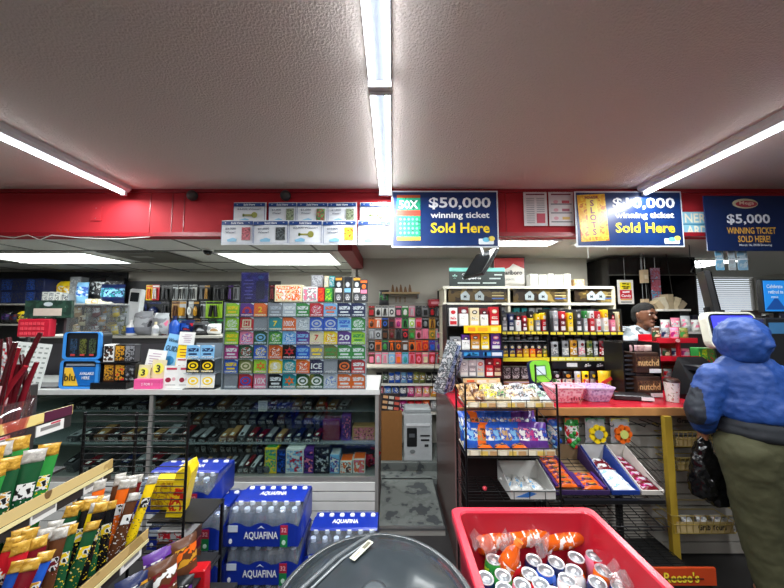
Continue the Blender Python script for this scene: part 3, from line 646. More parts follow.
def vape_stand(px0, px1, py0, py1, upper):
    Y = YC + .04; A, B = P(px0, py0, Y), P(px1, py1, Y); w_ = B.x - A.x; z0 = CT + .002 if not upper else B.z; h_ = A.z - z0
    t = thing('vape_display', 'bright blue framed vape display, %s' % ('upper case showing three black packs' if upper else 'lower case with yellow triangle and white lettering'), 'display', ((A.x + B.x) / 2, Y + .03, z0))
    mbl = M('3a8ee0', .3)
    b = MB(); b.prism([(x, z) for x, z in _rr(w_, h_, .03)], -.03, .05, M('1c1e24', .4)); part('case', b, t)
    b = MB(); o = _rr(w_, h_, .03); i_ = _rr(w_ * .84, h_ * .89, .018, h_ * .08)
    b.rings([[(x, -.042, z) for x, z in i_], [(x, -.045, z) for x, z in i_], [(x, -.045, z) for x, z in o], [(x, -.03, z) for x, z in o]], mbl, False, False); part('frame', b, t)
    if upper:
        for k, cc in enumerate(('2c4c6c', '6a7030', '4a5a3c')):
            p = MB(); x = (k - 1) * w_ * .25
            p.plate(x, -.036, h_ * .2, w_ * .18, h_ * .55, BUSY('101214', cc, '2a2c30', 60), .004, .004); p.plate(x, -.038, h_ * .14, w_ * .12, h_ * .06, M('c84040', .4)); part('pack', p, t)
    else:
        b = MB(); b.plate(0, -.036, h_ * .1, w_ * .82, h_ * .66, M('1668b8', .35), .006, .003); b.quad([(-w_ * .40, -.038, h_ * .1), (w_ * -.02, -.038, h_ * .1), (-w_ * .2, -.038, h_ * .74), (-w_ * .40, -.038, h_ * .74)], M('f2c23c', .4)); b.plate(0, -.037, h_ * .8, w_ * .74, h_ * .07, M('88909a', .3)); part('sign_face', b, t)
        b = MB(); b.text('blu', -w_ * .24, -.041, h_ * .4, h_ * .26, M('3c3016', .5)); part('lettering', b, t, 'dark lettering')
        b = MB(); b.text('AVAILABLE', w_ * .19, -.041, h_ * .53, h_ * .1, INKW, w_ * .36); b.text('HERE', w_ * .17, -.041, h_ * .38, h_ * .1, INKW, w_ * .2); part('lettering', b, t, 'white lettering')
def _rr(w_, h_, r, z0=0.):
    pts = []
    for cx_, cz, a0 in ((w_ / 2 - r, r, -90), (w_ / 2 - r, h_ - r, 0), (-w_ / 2 + r, h_ - r, 90), (-w_ / 2 + r, r, 180)):
        for k in range(5):
            a = math.radians(a0 + 22.5 * k); pts.append((cx_ + r * math.cos(a), z0 + cz + r * math.sin(a)))
    return pts
vape_stand(62.5, 99, 360, 388.5, False); vape_stand(66, 101.5, 332, 359.5, True)
zz = [CT + .002, ZW(362, YC + .06)]
b = MB(); A, B = P(104, 345, YC + .1), P(136, 380, YC + .1)
b.box(0, 0, 0, B.x - A.x, .02, A.z - CT, BLK); b.box(0, -.05, 0, B.x - A.x, .12, .05, BLK); b.box(0, -.05, ZW(362, YC + .06) - CT - .006, B.x - A.x, .1, .005, BLK)
single('display_stand', b, 'black two tier stand of small boxes beside the blue vape displays', 'stand', ((A.x + B.x) / 2, YC + .12, CT + .001))
for r in range(2):
    for c, (px, cs) in enumerate(((110.5, (('white', 'black', 'brown'), ('brown', 'gold', 'black'))), (121.5, (('black', 'gold', 'brown'), ('black', 'gold', 'red'))), (131.5, (('dkgrey', 'grey', 'black'), ('black', 'dkgrey', 'grey'))))):
        fr = cs[1 - r]; z0 = (CT + .054) if r == 0 else ZW(362, YC + .06) + .002
        single('vape_box', carton(.082, ZW((363, 344)[r], YC + .05) - z0 - .004, .05, fr[0], fr, fr[0], scale=35), '%s printed box in the %s tier beside the blue displays, %s from left' % (NM(fr[0]), ('lower', 'upper')[r], ORD[c]), 'box', (XW(px, YC + .06, z0), YC + .065, z0 + .001), 0, 'boxes in the two tier black stand')

# ================================================================== GOODS MADE BY RECTANGLES ON A DEPTH PLANE
def rect(px0, py0, px1, py1, Y):
    A, B = P(px0, py0, Y), P(px1, py1, Y); return (A.x + B.x) / 2, B.z, B.x - A.x, A.z - B.z
def pack(w_, h_, d_, top, mid, lab, oval='black', gold=False):
    b = MB(); b.box(0, 0, 0, w_, d_, h_ * .64, M(H(mid), .35), .0015); b.box(0, 0, h_ * .645, w_, d_, h_ * .355, M(H(top), .35), .0015)
    f = -d_ / 2 - .0012
    b.plate(0, f, h_ * .07, w_ * .8, h_ * .2, M(H(lab), .4)); b.disc(0, f, h_ * .76, w_ * .3, h_ * .11, M(H(oval), .4), 10); b.disc(0, f - .0006, h_ * .76, w_ * .18, h_ * .05, M(H(lab), .4), 8)
    b.plate(0, f, h_ * .36, w_ * .66, h_ * .14, BUSY(H(mid), H(lab), H(oval), 150))
    return b
def bag(w_, h_, d_, c1, c2, c3, mid=True, seed=0, scale=45):
    b = MB(); b.pouch(w_, h_, d_, M(H(c1), .28, 0, .15, 20), BUSY(H(c2), H(c1), H(c3), scale, .28, 'noise', .47, .54) if mid else None, seed=seed)
    return b
def shelf_board(name, label, px0, px1, py, Y, dep, th, col_, cat='shelf', strip=None, brk=True):
    z = ZW(py, Y); x0, x1 = XW(px0, Y, z), XW(px1, Y, z)
    t = thing(name, label, cat, ((x0 + x1) / 2, Y, z - th))
    b = MB(); b.box(0, dep / 2, 0, x1 - x0, dep, th, M(col_, .5)); part('board', b, t)
    if strip: b = MB(); b.box(0, -.003, -.006, x1 - x0, .005, th + .010, M(strip, .4)); part('price_rail', b, t)
    if brk:
        for s in (-1, 1): b = MB(); b.box(s * (x1 - x0) * .46, dep - .06, -.05, .012, .12, .05, M('6a6c6e', .4, .5)); part('bracket', b, t)
    return z, t

# ------------------------------------------------------------------ centre: hook wall behind the doorway gap
YH = 3.6; FLZ = .13
x_, z_, w_, h_ = rect(362, 303, 441, 366, YH - .015)
b = MB(); b.box(0, 0, 0, w_, .02, h_, M('8c8880', .7)); b2 = M('57534e', .7)
for k in range(9): b.box(0, -.011, h_ * (k + .5) / 9, w_, .003, .006, b2)
single('hook_panel', b, 'grey grooved hook panel on the wall behind the doorway gap', 'panel', (x_, YH - .025, z_))
def blister(w_, h_, c1, c2, kind=0, dp=.03, back=.07):
    b = MB(); b.plate(0, 0, 0, w_, h_, M(H(c1), .4), .003, .002); b.plate(0, -.001, h_ * .84, w_ * .94, h_ * .12, M(H(c2), .4))
    if kind == 0: b.box(0, -dp / 2, h_ * .12, w_ * .66, dp, h_ * .5, M(H(c2), .3), .004)
    elif kind == 1: b.at((0, -dp / 2, h_ * .4)); b.lathe([(w_ * .1, -h_ * .28), (w_ * .3, -h_ * .2), (w_ * .32, h_ * .1), (w_ * .12, h_ * .28)], M(H(c2), .3), 10); b.at()
    elif kind == 2:
        for s in (-1, 1): b.rod((s * w_ * .18, -dp / 2, h_ * .08), (s * w_ * .1, -dp / 2, h_ * .75), w_ * .1, M(H(c2), .3), 7)
    else: b.disc(0, -dp, h_ * .42, w_ * .34, h_ * .26, M(H(c2), .3), 12, dp); b.disc(0, -dp - .002, h_ * .42, w_ * .16, h_ * .12, M(H(c1), .3), 10)
    b.rod((0, back, h_ * .92), (0, -.06, h_ * .93), .002, STEEL, 4)
    return b
HR = [(305.5, 316.5, ['brown:red', 'white:black', 'white:black', 'white:dkgrey', 'dkgrey:pink', 'green:white', 'pink:silver', 'black:dkgrey', 'grey:black', 'black:red', 'dkgrey:grey']),
      (317.5, 328, ['orange:brown', 'orange:white', 'black:blue', 'dkred:black', 'pink:magenta', 'green:black', 'white:lime', 'pink:red', 'black:grey', 'gold:brown', 'black:grey']),
      (328.5, 339, ['grey:silver', 'silver:dkgrey', 'black:brown', 'brown:dkred', 'dkgrey:black', 'black:red', 'olive:green', 'pink:dkred', 'pink:pink', 'gold:olive', 'silver:pink']),
      (340, 351, ['black:grey', 'orange:brown', 'dkgrey:green', 'black:orange', 'brown:orange', 'brown:silver', 'orange:black', 'orange:red', 'red:orange', 'purple:blue', 'grey:purple']),
      (352, 364, ['brown:pink', 'pink:silver', 'silver:pink', 'ltblue:silver', 'pink:orange', 'ltblue:teal', 'pink:red', 'red:pink', 'pink:cream', 'red:pink', 'grey:red'])]
for r, (y0, y1, cs) in enumerate(HR):
    for i, c in enumerate(cs):
        c1, c2 = c.split(':'); px = 371.5 + i * 6.75; x_, z_, w_, h_ = rect(px - 3, y0, px + 3, y1, YH - .12)
        single('hanging_pack', blister(w_, h_ * .97, c1, c2, (i + r) % 4), '%s and %s pack hanging in the %s row behind the doorway, %s from left' % (NM(c1), NM(c2), ORD[r], ORD[i]), 'pack', (x_, YH - .10 - (i % 2) * .012, z_), 0, 'packs on the centre hook wall')
z_, _ = shelf_board('wall_shelf', 'cream shelf under the hanging packs behind the doorway gap', 363, 441, 366.5, 3.32, .2, .02, 'c8c4b4')
ZS, _ = shelf_board('ornament_shelf', 'small wooden shelf on the wall holding little brown letters', 382, 420, 292, 3.42, .16, .018, 'a08a60')
for i, px in enumerate((393, 397, 401, 405.5, 410)):
    x_, zz_, w_, h_ = rect(px - 1.7, 282 + (i % 2) * 2, px + 1.7, 290, 3.5); b = MB()
    b.prism([(-w_ * .5, 0), (w_ * .5, 0), (w_ * .3, h_ * .5), (w_ * .1, h_ * .9), (-w_ * .2, h_), (-w_ * .45, h_ * .4)], -.015, .015, M('6e4a24', .5))
    single('wooden_letter', b, 'small brown wooden letter on the wall shelf, %s from left' % ORD[i], 'ornament', (x_, 3.5, ZS + .001), 0, 'wooden ornaments on the wall shelf')
for i, px in enumerate((396, 400, 405)):
    x_, zz_, w_, h_ = rect(px - 1, 298, px + 1, 302.5, 3.57); b = MB(); b.rod((0, .03, h_), (0, -.02, h_), .008, M('7a5a34', .5), 6); b.rod((0, -.02, h_ + .01), (0, -.02, 0), .005, M('7a5a34', .5), 6)
    single('wall_peg', b, 'brown wall peg under the small shelf, %s from left' % ORD[i], 'peg', (x_, 3.57, zz_), 0, 'pegs on the centre wall')
x_, zz_, w_, h_ = rect(429, 299, 443, 306, 3.4); b = MB(); b.box(0, 0, 0, w_, .1, h_, M('a01c30', .4), .006); b.plate(0, -.052, h_ * .3, w_ * .6, h_ * .35, M('d8909c', .4))
single('red_box', b, 'dark red box sitting above the right end of the hanging packs', 'box', (x_, 3.5, zz_))
x_, zz_, w_, h_ = rect(379, 290, 389, 305, 3.5)
single('packaged_toy', bag(w_, h_, .06, 'dkgrey', 'green', 'black'), 'dark bag with green base hanging left of the wooden shelf', 'bag', (x_, 3.52, zz_))
# shelves under it
GON = [(384, ['black:black', 'dkgrey:green', 'blue:white', 'blue:white', 'ltblue:blue', 'blue:navy', 'olive:yellow', 'olive:gold', 'black:olive', 'black:black'], 372), (398, ['red:pink', 'blue:ltblue', 'navy:blue', 'navy:white', 'magenta:pink', 'pink:gold', 'pink:yellow', 'gold:orange'], 385), (413, ['red:white', 'red:dkred', 'dkred:red', 'magenta:navy', 'red:orange', 'red:white', 'orange:red', 'grey:silver'], 400)]
for r, (py, cs, pt) in enumerate(GON):
    z_, _ = shelf_board('snack_shelf', 'white shelf board behind the doorway with small goods, %s down' % ORD[r], 372, 442, py, 3.4, .2, .012, 'c0bcae', 'shelf', 'd8d4cc')
    n = len(cs)
    for i, c in enumerate(cs):
        c1, c2 = c.split(':'); px = 376 + (i + .5) * 62 / n; w_ = 62 / n / F * 3.4 * .92; h_ = ZW(pt, 3.42) - z_
        single('snack_bag', bag(w_, h_ * random.uniform(.85, 1), .06, c1, c2, 'white', True, i), '%s and %s snack bag on the %s white shelf behind the doorway, %s from left' % (NM(c1), NM(c2), ORD[r], ORD[i]), 'bag', (XW(px, 3.44, z_), 3.45, z_ + .001), 0, 'snack bags behind the doorway')
x_, z_, w_, h_ = rect(403, 412, 431, 447, 3.3)
t = thing('copier_carton', 'grey white carton with a black machine picture on the raised floor', 'box', (x_, 3.16, FLZ + .001)); w_ *= .96; h_ = ZW(414, 3.16) - FLZ
b = MB(); b.box(0, .1, 0, w_, .2, h_, M('b4b8ba', .6), .004); part('body', b, t)
b = MB(); b.box(0, -.005, h_ * .74, w_ * .86, .006, h_ * .05, M('d8dadc', .5)); b.box(0, .1, h_, w_ * .96, .19, .05, M('9aa0a2', .6), .01); part('lid', b, t)
b = MB(); b.plate(-w_ * .22, -.003, h_ * .3, w_ * .36, h_ * .4, M('16181a', .4), .01); b.disc(-w_ * .2, -.004, h_ * .2, w_ * .1, h_ * .04, M('7a7e80', .4)); b.plate(-w_ * .22, -.005, h_ * .5, w_ * .2, h_ * .08, M('5a5e62', .4)); part('machine_picture', b, t)
b = MB(); b.plate(w_ * .25, -.003, h_ * .52, w_ * .34, h_ * .03, INKK); b.plate(w_ * .25, -.003, h_ * .42, w_ * .3, h_ * .04, INKK); b.plate(w_ * .3, -.003, h_ * .3, w_ * .14, h_ * .05, INKK); part('printing', b, t)
w2 = XW(402, 3.17, .4) - XW(380, 3.17, .4)
b = MB(); b.box(0, .015, 0, w2, .03, ZW(411, 3.17) - FLZ, M('8a5c2c', .8)); single('cardboard_panel', b, 'brown cardboard panel standing left of the grey white carton', 'cardboard', (XW(391, 3.16, .4), 3.17, FLZ + .001))
t = thing('price_tag_rack', 'dark rack with rows of pale price tags above the brown cardboard', 'rack', (XW(390, 3.17, .7), 3.19, ZW(411, 3.17) + .002))
b = MB(); hh = ZW(394, 3.17) - ZW(411, 3.17); b.box(0, 0, 0, w2 * .9, .03, hh, M('2c2426', .5)); part('back', b, t)
for k in range(3):
    for q in range(3): b = MB(); b.at((0, 0, 0), 0, .12); b.plate((q - 1) * w2 * .27, -.018, hh * (.08 + k * .31), w2 * .22, hh * .16, M(('d0a070', 'c8c4b8', 'c85a4a')[q], .5)); part('tag', b, t)

# ------------------------------------------------------------------ right counter body
YR = 2.0; RZT = 1.022
xr0 = .42; xr1 = 2.75
t = thing('checkout_counter', 'checkout counter with red top, wooden front edge and dark brown side', 'counter', ((xr0 + xr1) / 2, YR, 0))
wR = xr1 - xr0
b = MB(); b.box(-.3, .42, RZT - .022, wR - .6, .86, .022, M('b01c2c', .25, 0, .1, 8)); part('worktop', b, t); b = MB(); b.box(wR / 2 - .3, .31, RZT - .022, .6, .64, .022, M('b01c2c', .25, 0, .1, 8)); part('worktop', b, t)
b = MB(); b.box(0, -.012, RZT - .05, wR, .02, .048, M('b07c48', .5, 0, .25, 12)); part('wooden_edge', b, t)
b = MB(); b.box(-wR / 2 + .012, .45, 0, .024, .84, RZT - .022, M('4a3430', .3, 0, .2, 6)); part('side_panel', b, t)
b = MB(); b.box(-wR / 2 + .012, .01, 0, .034, .02, RZT - .02, M('7c5a58', .35)); part('corner_trim', b, t)
b = MB(); b.box(-wR / 2 + .32, .1, 0, .6, .02, RZT - .03, M('241a1a', .5)); part('front_board', b, t)
b = MB(); b.box(-.3, .83, 0, wR - .6, .02, RZT - .03, M('2a2423', .6)); part('back_board', b, t)
b = MB(); b.box(-.02, -.02, 0, .045, .03, RZT - .05, M('a88c2c', .5, 0, .2, 10)); 
single('yellow_post', b, 'worn yellow upright post under the red counter edge', 'post', (1.80, 1.99, 0))

# ------------------------------------------------------------------ cigarette shelving on the back wall
YK = 3.12
t = thing('tobacco_cabinet', 'cream tobacco shelving unit against the back wall with picture headers', 'cabinet', (XW(530, YK), YK, FLZ))
cx0 = XW(530, YK); ztop = ZW(286.5, YK) - FLZ
mfr = M('c4beaa', .5)
for px in (446, 510.5, 571.5, 617):
    b = MB(); b.box(XW(px, YK) - cx0, .18, 0, .022, .36, ztop, mfr); part('upright', b, t)
for k, py in enumerate((287, 303.5, 334, 362)):
    b = MB(); wk = XW(618, YK) - XW(445, YK); b.box(0, .18, ZW(py, YK) - FLZ - .012, wk, .36, .014, mfr); b.box(0, -.002, ZW(py, YK) - FLZ - .018, wk, .006, .026, M('d6d2c4', .4)); part('shelf', b, t)
b = MB(); b.box(0, .365, 0, XW(618, YK) - XW(445, YK), .01, ztop, M('37342f', .7)); part('back_board', b, t)
for px0, px1, k in ((448, 508, 0), (513, 570, 1), (574, 616, 2)):
    x_, z_, w_, h_ = rect(px0, 288.5, px1, 302.5, YK + .03); b = MB(); x_ -= cx0; z_ -= FLZ
    b.box(x_, .03, z_ + .008, w_, .01, h_ - .008, BUSY('2a2018', '4e3e22', '8a7440', 7, .3, 'noise', .45, .58)); p = part('header_panel', b, t)
    b = MB()
    for q in ((-.22, .02) if k < 2 else (-.1, .12)):
        xx = x_ + q * w_; b.prism([(xx - h_ * .3, z_ + h_ * .2), (xx + h_ * .3, z_ + h_ * .15), (xx + h_ * .34, z_ + h_ * .5), (xx + h_ * .05, z_ + h_ * .85), (xx - h_ * .32, z_ + h_ * .55)], .02, .024, M('9aa4a8', .4))
        b.text('M', xx, .018, z_ + h_ * .42, h_ * .2, INKK)
    part('emblem', b, p)
    b = MB()
    for q in range(3): b.plate(x_ + w_ * .33, .022, z_ + h_ * (.25 + q * .2), w_ * .2, h_ * .07, M(('4a6ab0', 'b8a878', '8a7a50')[q], .4))
    part('lettering', b, p)
# top of the cabinet
x_, z_, w_, h_ = rect(449, 267, 505, 285.5, YK)
t = thing('warning_sign', 'dark green sign with mint stripe standing on the tobacco cabinet', 'sign', (x_, YK, ZW(286.5, YK) + .002))
b = MB(); b.box(0, 0, 0, w_, .008, h_, M('26302f', .5)); part('panel', b, t)
b = MB(); b.plate(0, -.006, h_ * .8, w_, h_ * .2, M('6cbcae', .4)); part('stripe', b, t)
b = MB(); b.text('*', -w_ * .4, -.008, h_ * .5, h_ * .3, M('9ccabc', .5)); b.text('Cigarettes', -w_ * .12, -.008, h_ * .62, h_ * .14, INKW, w_ * .3); b.text('designed to', -w_ * .1, -.008, h_ * .42, h_ * .14, INKW, w_ * .34); [b.plate(x9 * w_, -.007, z9 * h_, l9 * w_, h_ * .07, M('b8c4c0', .5)) for x9, z9, l9 in ((.38, .58, .14), (.32, .38, .2), (-.15, .14, .4), (.22, .14, .24))]; part('lettering', b, t)
x_, z_, w_, h_ = rect(494, 257, 528, 287, YK + .2)
t = thing('cigarette_poster', 'framed red and white cigarette poster behind the dark green sign', 'poster', (x_, YK + .25, ZW(286.5, YK) + .002)); h_ = ZW(257, YK + .25) - ZW(286.5, YK)
b = MB(); b.box(0, .01, 0, w_, .012, h_, BLK); part('frame', b, t)
b = MB(); b.box(0, 0, h_ * .04, w_ * .92, .008, h_ * .92, M('e0dcd4', .4)); b.prism([(-w_ * .46, h_ * .96), (w_ * .46, h_ * .96), (w_ * .46, h_ * .62), (w_ * .12, h_ * .78), (0, h_ * .66), (-w_ * .46, h_ * .5)], -.006, -.003, M('b81c24', .4)); part('picture', b, t)
b = MB(); b.text('Marlboro', w_ * .06, -.01, h_ * .5, h_ * .14, INKK, w_ * .66); b.text('LIGHTS', w_ * .0, -.01, h_ * .28, h_ * .06, M('8a8a88', .4), w_ * .3); part('lettering', b, t)
for i, (a, c_) in enumerate(((530, 538), (539, 547), (548, 554), (555, 563), (564, 571))):
    x_, z_, w_, h_ = rect(a, 273.5 + i % 2, c_, 286.5, YK + .02)
    single('cigarette_carton', carton(w_, h_ - .002, .09, 'white', ('white', 'yellow', 'grey'), 'cream', 'wave', 18), 'white carton with yellow lines on the tobacco cabinet, %s from left' % ORD[i], 'box', (x_, YK + .06, ZW(287, YK) + .004), 0, 'cartons on the tobacco cabinet')
x_, z_, w_, h_ = rect(573.5, 279, 584, 286.5, YK + .02)
single('lighter_tray', carton(w_, h_ - .002, .1, 'tan', ('cream', 'grey', 'tan'), 'silver'), 'small tan tray at the right end of the tobacco cabinet top', 'tray', (x_, YK + .06, ZW(287, YK) + .004))

def packs(rows, Y, zs, where, group, name='cigarette_pack', dep=.06, catg='pack', build=pack):
    for i, (a, c_, y0, spec) in enumerate(rows):
        x_, z_, w_, h_ = rect(a + .25, y0, c_ - .25, 350, Y); h_ = ZW(y0, Y) - zs; s = spec.split(':')
        if len(s) < 4: s = s + ['black' if s[0] != 'black' else 'white']
        single(name, build(w_ * 1.05, h_, dep, *s[:4]), '%s and %s %s %s, %s from left' % (NM(s[0]), NM(s[1]), {'cigarette_pack': 'pack', 'cigar_pouch': 'pouch', 'drink_can': 'can'}.get(name, name.replace('_', ' ')), where, ORD[i]), catg, (x_, Y + dep / 2, zs + .001), 0, group)
zk = ZW(334, YK) + .003
packs([(449 + i * 8.4, 457 + i * 8.4, 307, s) for i, s in enumerate(('white:red:white', 'red:white:white', 'silver:white:red', 'teal:white:teal', 'white:silver:grey', 'white:teal:white', 'silver:white:blue'))], YK + .08, zk, 'on the back cabinet, left bay', 'packs in the back cabinet')
packs([(514 + i * 7.6, 521 + i * 7.6, 308, s) for i, s in enumerate(('teal:white:teal', 'teal:white:green', 'silver:white:blue', 'white:teal:white', 'teal:white:green', 'silver:white:grey', 'white:silver:grey'))], YK + .08, zk, 'on the back cabinet, middle bay', 'packs in the back cabinet')
packs([(575 + i * 7.6, 582 + i * 7.6, 309, s) for i, s in enumerate(('dkgrey:white:grey', 'green:white:grey', 'silver:white:red', 'dkgrey:silver:white', 'white:grey:white'))], YK + .08, zk, 'on the back cabinet, right bay', 'packs in the back cabinet')

# ------------------------------------------------------------------ tiered displays standing on the red counter
def tier_display(label, px0, px1, Y, pys, top, dep=.2, strips=()):
    x0, x1 = XW(px0, Y), XW(px1, Y)
    t = thing('tier_display', label, 'display', ((x0 + x1) / 2, Y, RZT + .001)); wk = x1 - x0
    zt = ZW(top, Y) - RZT
    for s in (-1, 1): b = MB(); b.box(s * (wk / 2 - .004), dep / 2, 0, .008, dep, zt, BLK); part('side', b, t)
    b = MB(); b.box(0, dep - .004, 0, wk, .008, zt, M('1c1c20', .5)); part('back', b, t)
    zs = []
    for k, py in enumerate(pys):
        z = max(.004, ZW(py, Y) - RZT); zs.append(z + RZT)
        b = MB(); b.box(0, dep / 2, z - .008, wk - .01, dep - .01, .008, M('202024', .4)); p = part('shelf', b, t)
        if k < len(strips) and strips[k]:
            b = MB(); b.plate(0, -.008, z - .03, wk * .99, .034, M(strips[k][0], .4), 0, .004)
            q = part('label_strip', b, p)
            if strips[k][1]: b = MB(); n = strips[k][2]; [b.plate(-wk / 2 + wk * (i + .5) / n, -.010, z - .024, wk / n * .8, .022, M(strips[k][1], .4), 0, .0015) for i in range(n)]; part('price_tags', b, q)
    return zs
YA = 2.45
za = tier_display('black cigarette display with blue bar at the left end of the red counter', 447, 503, YA, (326, 350, 377.5), 304, .2)
packs([(449, 458, 308, 'white:white:red:red'), (459.5, 469, 307, 'dkred:white:white:silver'), (470, 480, 308, 'cream:cream:white:black'), (480.5, 489, 308.5, 'dkred:white:white:black'), (490, 500, 307, 'red:red:white:cream')], YA + .02, za[0], 'on the top tier at the counter\'s left end', 'packs in the left tier display')
packs([(450, 461, 337, 'grey:white:white:dkgrey'), (462, 470, 335, 'purple:white:white:black'), (471, 480, 334, 'orange:gold:white:brown'), (481, 489.5, 334, 'yellow:yellow:white:gold'), (491, 501, 334, 'purple:purple:white:pink')], YA + .02, za[1], 'on the second tier at the counter\'s left end', 'packs in the left tier display')
packs([(460, 468, 360, 'silver:silver:white:grey'), (468.5, 476, 360, 'silver:grey:white:silver'), (476.5, 484, 360, 'silver:silver:cream:red'), (485.5, 493, 359, 'dkred:red:white:dkred'), (493.5, 501, 359, 'red:dkred:cream:dkred')], YA + .02, za[2], 'on the third tier at the counter\'s left end', 'packs in the left tier display')
def bar_sign(px0, py0, px1, py1, Y, base, label, words_, ink, name='display_bar', label_cat='sign'):
    x_, z_, w_, h_ = rect(px0, py0, px1, py1, Y); t = thing(name, label, label_cat, (x_, Y, z_))
    b = MB(); b.box(0, 0, 0, w_, .012, h_, M(base, .35)); part('panel', b, t)
    b = MB()
    for (u, wd_, s, c) in words_:
        if s == '~':
            for q, (dx, dz, ww) in enumerate(((-.3, .25, .35), (-.25, .45, .25), (.1, .3, .3), (.1, .55, .2), (.38, .35, .25))): b.plate((u + wd_ * dx) * w_, -.0072, h_ * dz, wd_ * w_ * ww, h_ * .16, M(c, .5))
        elif s: b.text(s, u * w_, -.008, h_ * .5, h_ * .5, M(c, .5), wd_ * w_)
        else: b.plate(u * w_, -.0072, h_ * .25, wd_ * w_, h_ * .5, M(c, .5))
    part('markings', b, t); return t
bar_sign(464, 325.5, 501, 333, YA - .03, 'f2c818', 'yellow header bar over the second tier of the cigarette display', ((-.3, .2, '', 'e88c18'), (0, .26, '', 'e8a018'), (.32, .2, '', 'f8e070')), '')
bar_sign(461, 350.5, 503, 357.5, YA - .03, '143a6c', 'blue bar with white words under the second tier', ((-.26, .36, '', '2c8cc8'), (-.24, .26, '~', 'd8e4ee'), (.13, .2, '', '2c8cc8'), (.08, .06, '', '5cb4e0'), (.34, .26, '', 'c8d8e4')), '')
bar_sign(463, 378.5, 500, 384, YA - .03, 'd8c890', 'cream price strip under the third tier of the cigarette display', ((-.3, .2, '', 'd86838'), (0, .25, '', 'f2ecd8'), (.3, .2, '', 'e8e0c0')), '')
YB = 2.66
zb = tier_display('black two tier display of packs in the middle of the red counter', 501, 549, YB, (331.5, 358), 312, .2, (('2a2a2c', 'f0e040', 8), ('e8dc30', None, 0)))
packs([(502, 508, 315, 'dkgrey:grey:white:silver'), (508.5, 515, 314, 'navy:navy:white:silver'), (515.5, 522, 314, 'black:white:white:red'), (522.5, 528, 316, 'red:dkred:white:white'), (528.5, 534.5, 311, 'black:yellow:cream:black'), (535.5, 541.5, 314, 'yellow:grey:white:yellow'), (542, 548, 313, 'yellow:red:white:white')], YB + .02, zb[0], 'on the upper tier of the middle display', 'packs in the middle tier display')
packs([(502.5, 508.5, 344, 'black:dkgrey:yellow:silver'), (509, 515.5, 344, 'black:navy:yellow:silver'), (516, 522.5, 344, 'black:dkred:yellow:silver'), (523, 529, 344, 'black:gold:yellow:silver'), (529.5, 535.5, 344, 'black:orange:yellow:silver'), (536, 542, 344, 'black:dkred:yellow:silver'), (542.5, 548, 344, 'black:olive:yellow:silver')], YB + .02, zb[1], 'on the lower tier of the middle display', 'packs in the middle tier display')
def can(w_, h_, d_, lid, body, lab, x4=None):
    b = MB(); r = w_ / 2; b.lathe([(r * .9, 0), (r, h_ * .05), (r, h_ * .7), (r * .9, h_ * .72)], M(H(body), .3), 14); b.lathe([(r * 1.02, h_ * .72), (r * 1.02, h_ * .95), (r * .9, h_)], M(H(lid), .25), 14)
    b.lathe([(r * 1.01, h_ * .2), (r * 1.01, h_ * .55)], M(H(lab), .4), 14, cap=False); return b
b = MB(); wk = XW(549, YB) - XW(501, YB); b.box(0, .08, 0, wk * .96, .1, .006, GLASS('dfe6ea', .15, .05, .2)); single('clear_shelf', b, 'clear riser in the middle display holding the small tins', 'shelf', (XW(525, YB), YB, ZW(344.2, YB) + .02))
packs([(503 + i * 6.4, 508.6 + i * 6.4, 334.5, s) for i, s in enumerate(('silver:dkgrey:white', 'black:grey:silver', 'silver:dkgrey:white', 'grey:silver:black', 'silver:dkgrey:silver', 'black:grey:white', 'silver:dkgrey:grey'))], YB + .09, ZW(344.2, YB) + .027, 'on the clear riser of the middle display', 'tins in the middle display', 'tobacco_tin', .05, 'tin', can)
YD = 2.70
zd = tier_display('black wide display of yellow tagged packs at the right of the counter', 550, 624, YD, (332, 357.5), 309, .2, (('2a2a2c', 'f0e040', 11), ('e8dc30', 'f4f0a0', 10)))
packs([(553, 559.5, 311, 'silver:grey:white:silver'), (560, 567, 311.5, 'red:dkred:white:white'), (567.5, 574.5, 313, 'yellow:yellow:cream:black'), (576, 583, 311, 'dkgrey:dkgrey:white:silver'), (583.5, 589, 311, 'green:silver:white:dkgreen'), (589.5, 596, 311, 'white:red:white:dkred'), (596.5, 602.5, 311.5, 'red:white:red:white'), (603, 610, 310, 'yellow:white:cream:gold'), (610.5, 617, 313, 'black:pink:white:red'), (617.5, 623, 312, 'cream:cream:gold:gold')], YD + .02, zd[0], 'on the upper tier of the wide display', 'packs in the wide tier display')
def pouchb(w_, h_, d_, c1, c2, c3, c4='black'):
    b = MB(); b.pouch(w_, h_, d_ * .5, M(H(c1), .25), BUSY(H(c2), H(c3), H(c1), 60, .3, 'noise', .5, .62), .1, .5); b.disc(0, -d_ * .25 - .003, h_ * .74, w_ * .22, h_ * .1, M(H(c4), .4), 10, .003); return b
packs([(552, 560, 342, 'silver:grey:white:black'), (563, 570.5, 341, 'grey:white:silver:dkgrey'), (571, 579, 340.5, 'gold:white:gold:brown'), (579.5, 587, 340.5, 'silver:white:pink:dkred'), (588, 594.5, 341, 'olive:olive:white:dkgreen'), (595, 600, 341.5, 'grey:white:silver:black'), (600.5, 607, 341, 'dkred:white:red:dkgrey'), (607.5, 614.5, 341, 'silver:white:grey:black'), (615, 622.5, 341, 'white:silver:red:dkred')], YD + .03, zd[1], 'on the lower tier of the wide display', 'pouches in the wide display', 'cigar_pouch', .05, 'pouch', pouchb)
packs([(552 + i * 8, 558.6 + i * 8, 335, s) for i, s in enumerate(('dkgrey:grey:black', 'silver:dkgrey:black', 'dkgrey:black:grey', 'grey:dkgrey:silver', 'silver:grey:dkgrey', 'grey:silver:black', 'black:dkgrey:grey', 'silver:grey:black', 'dkgrey:grey:silver'))], YD + .12, ZW(344, YD + .1) + .012, 'behind the pouches of the wide display', 'tins in the wide display', 'tobacco_tin', .05, 'tin', can)
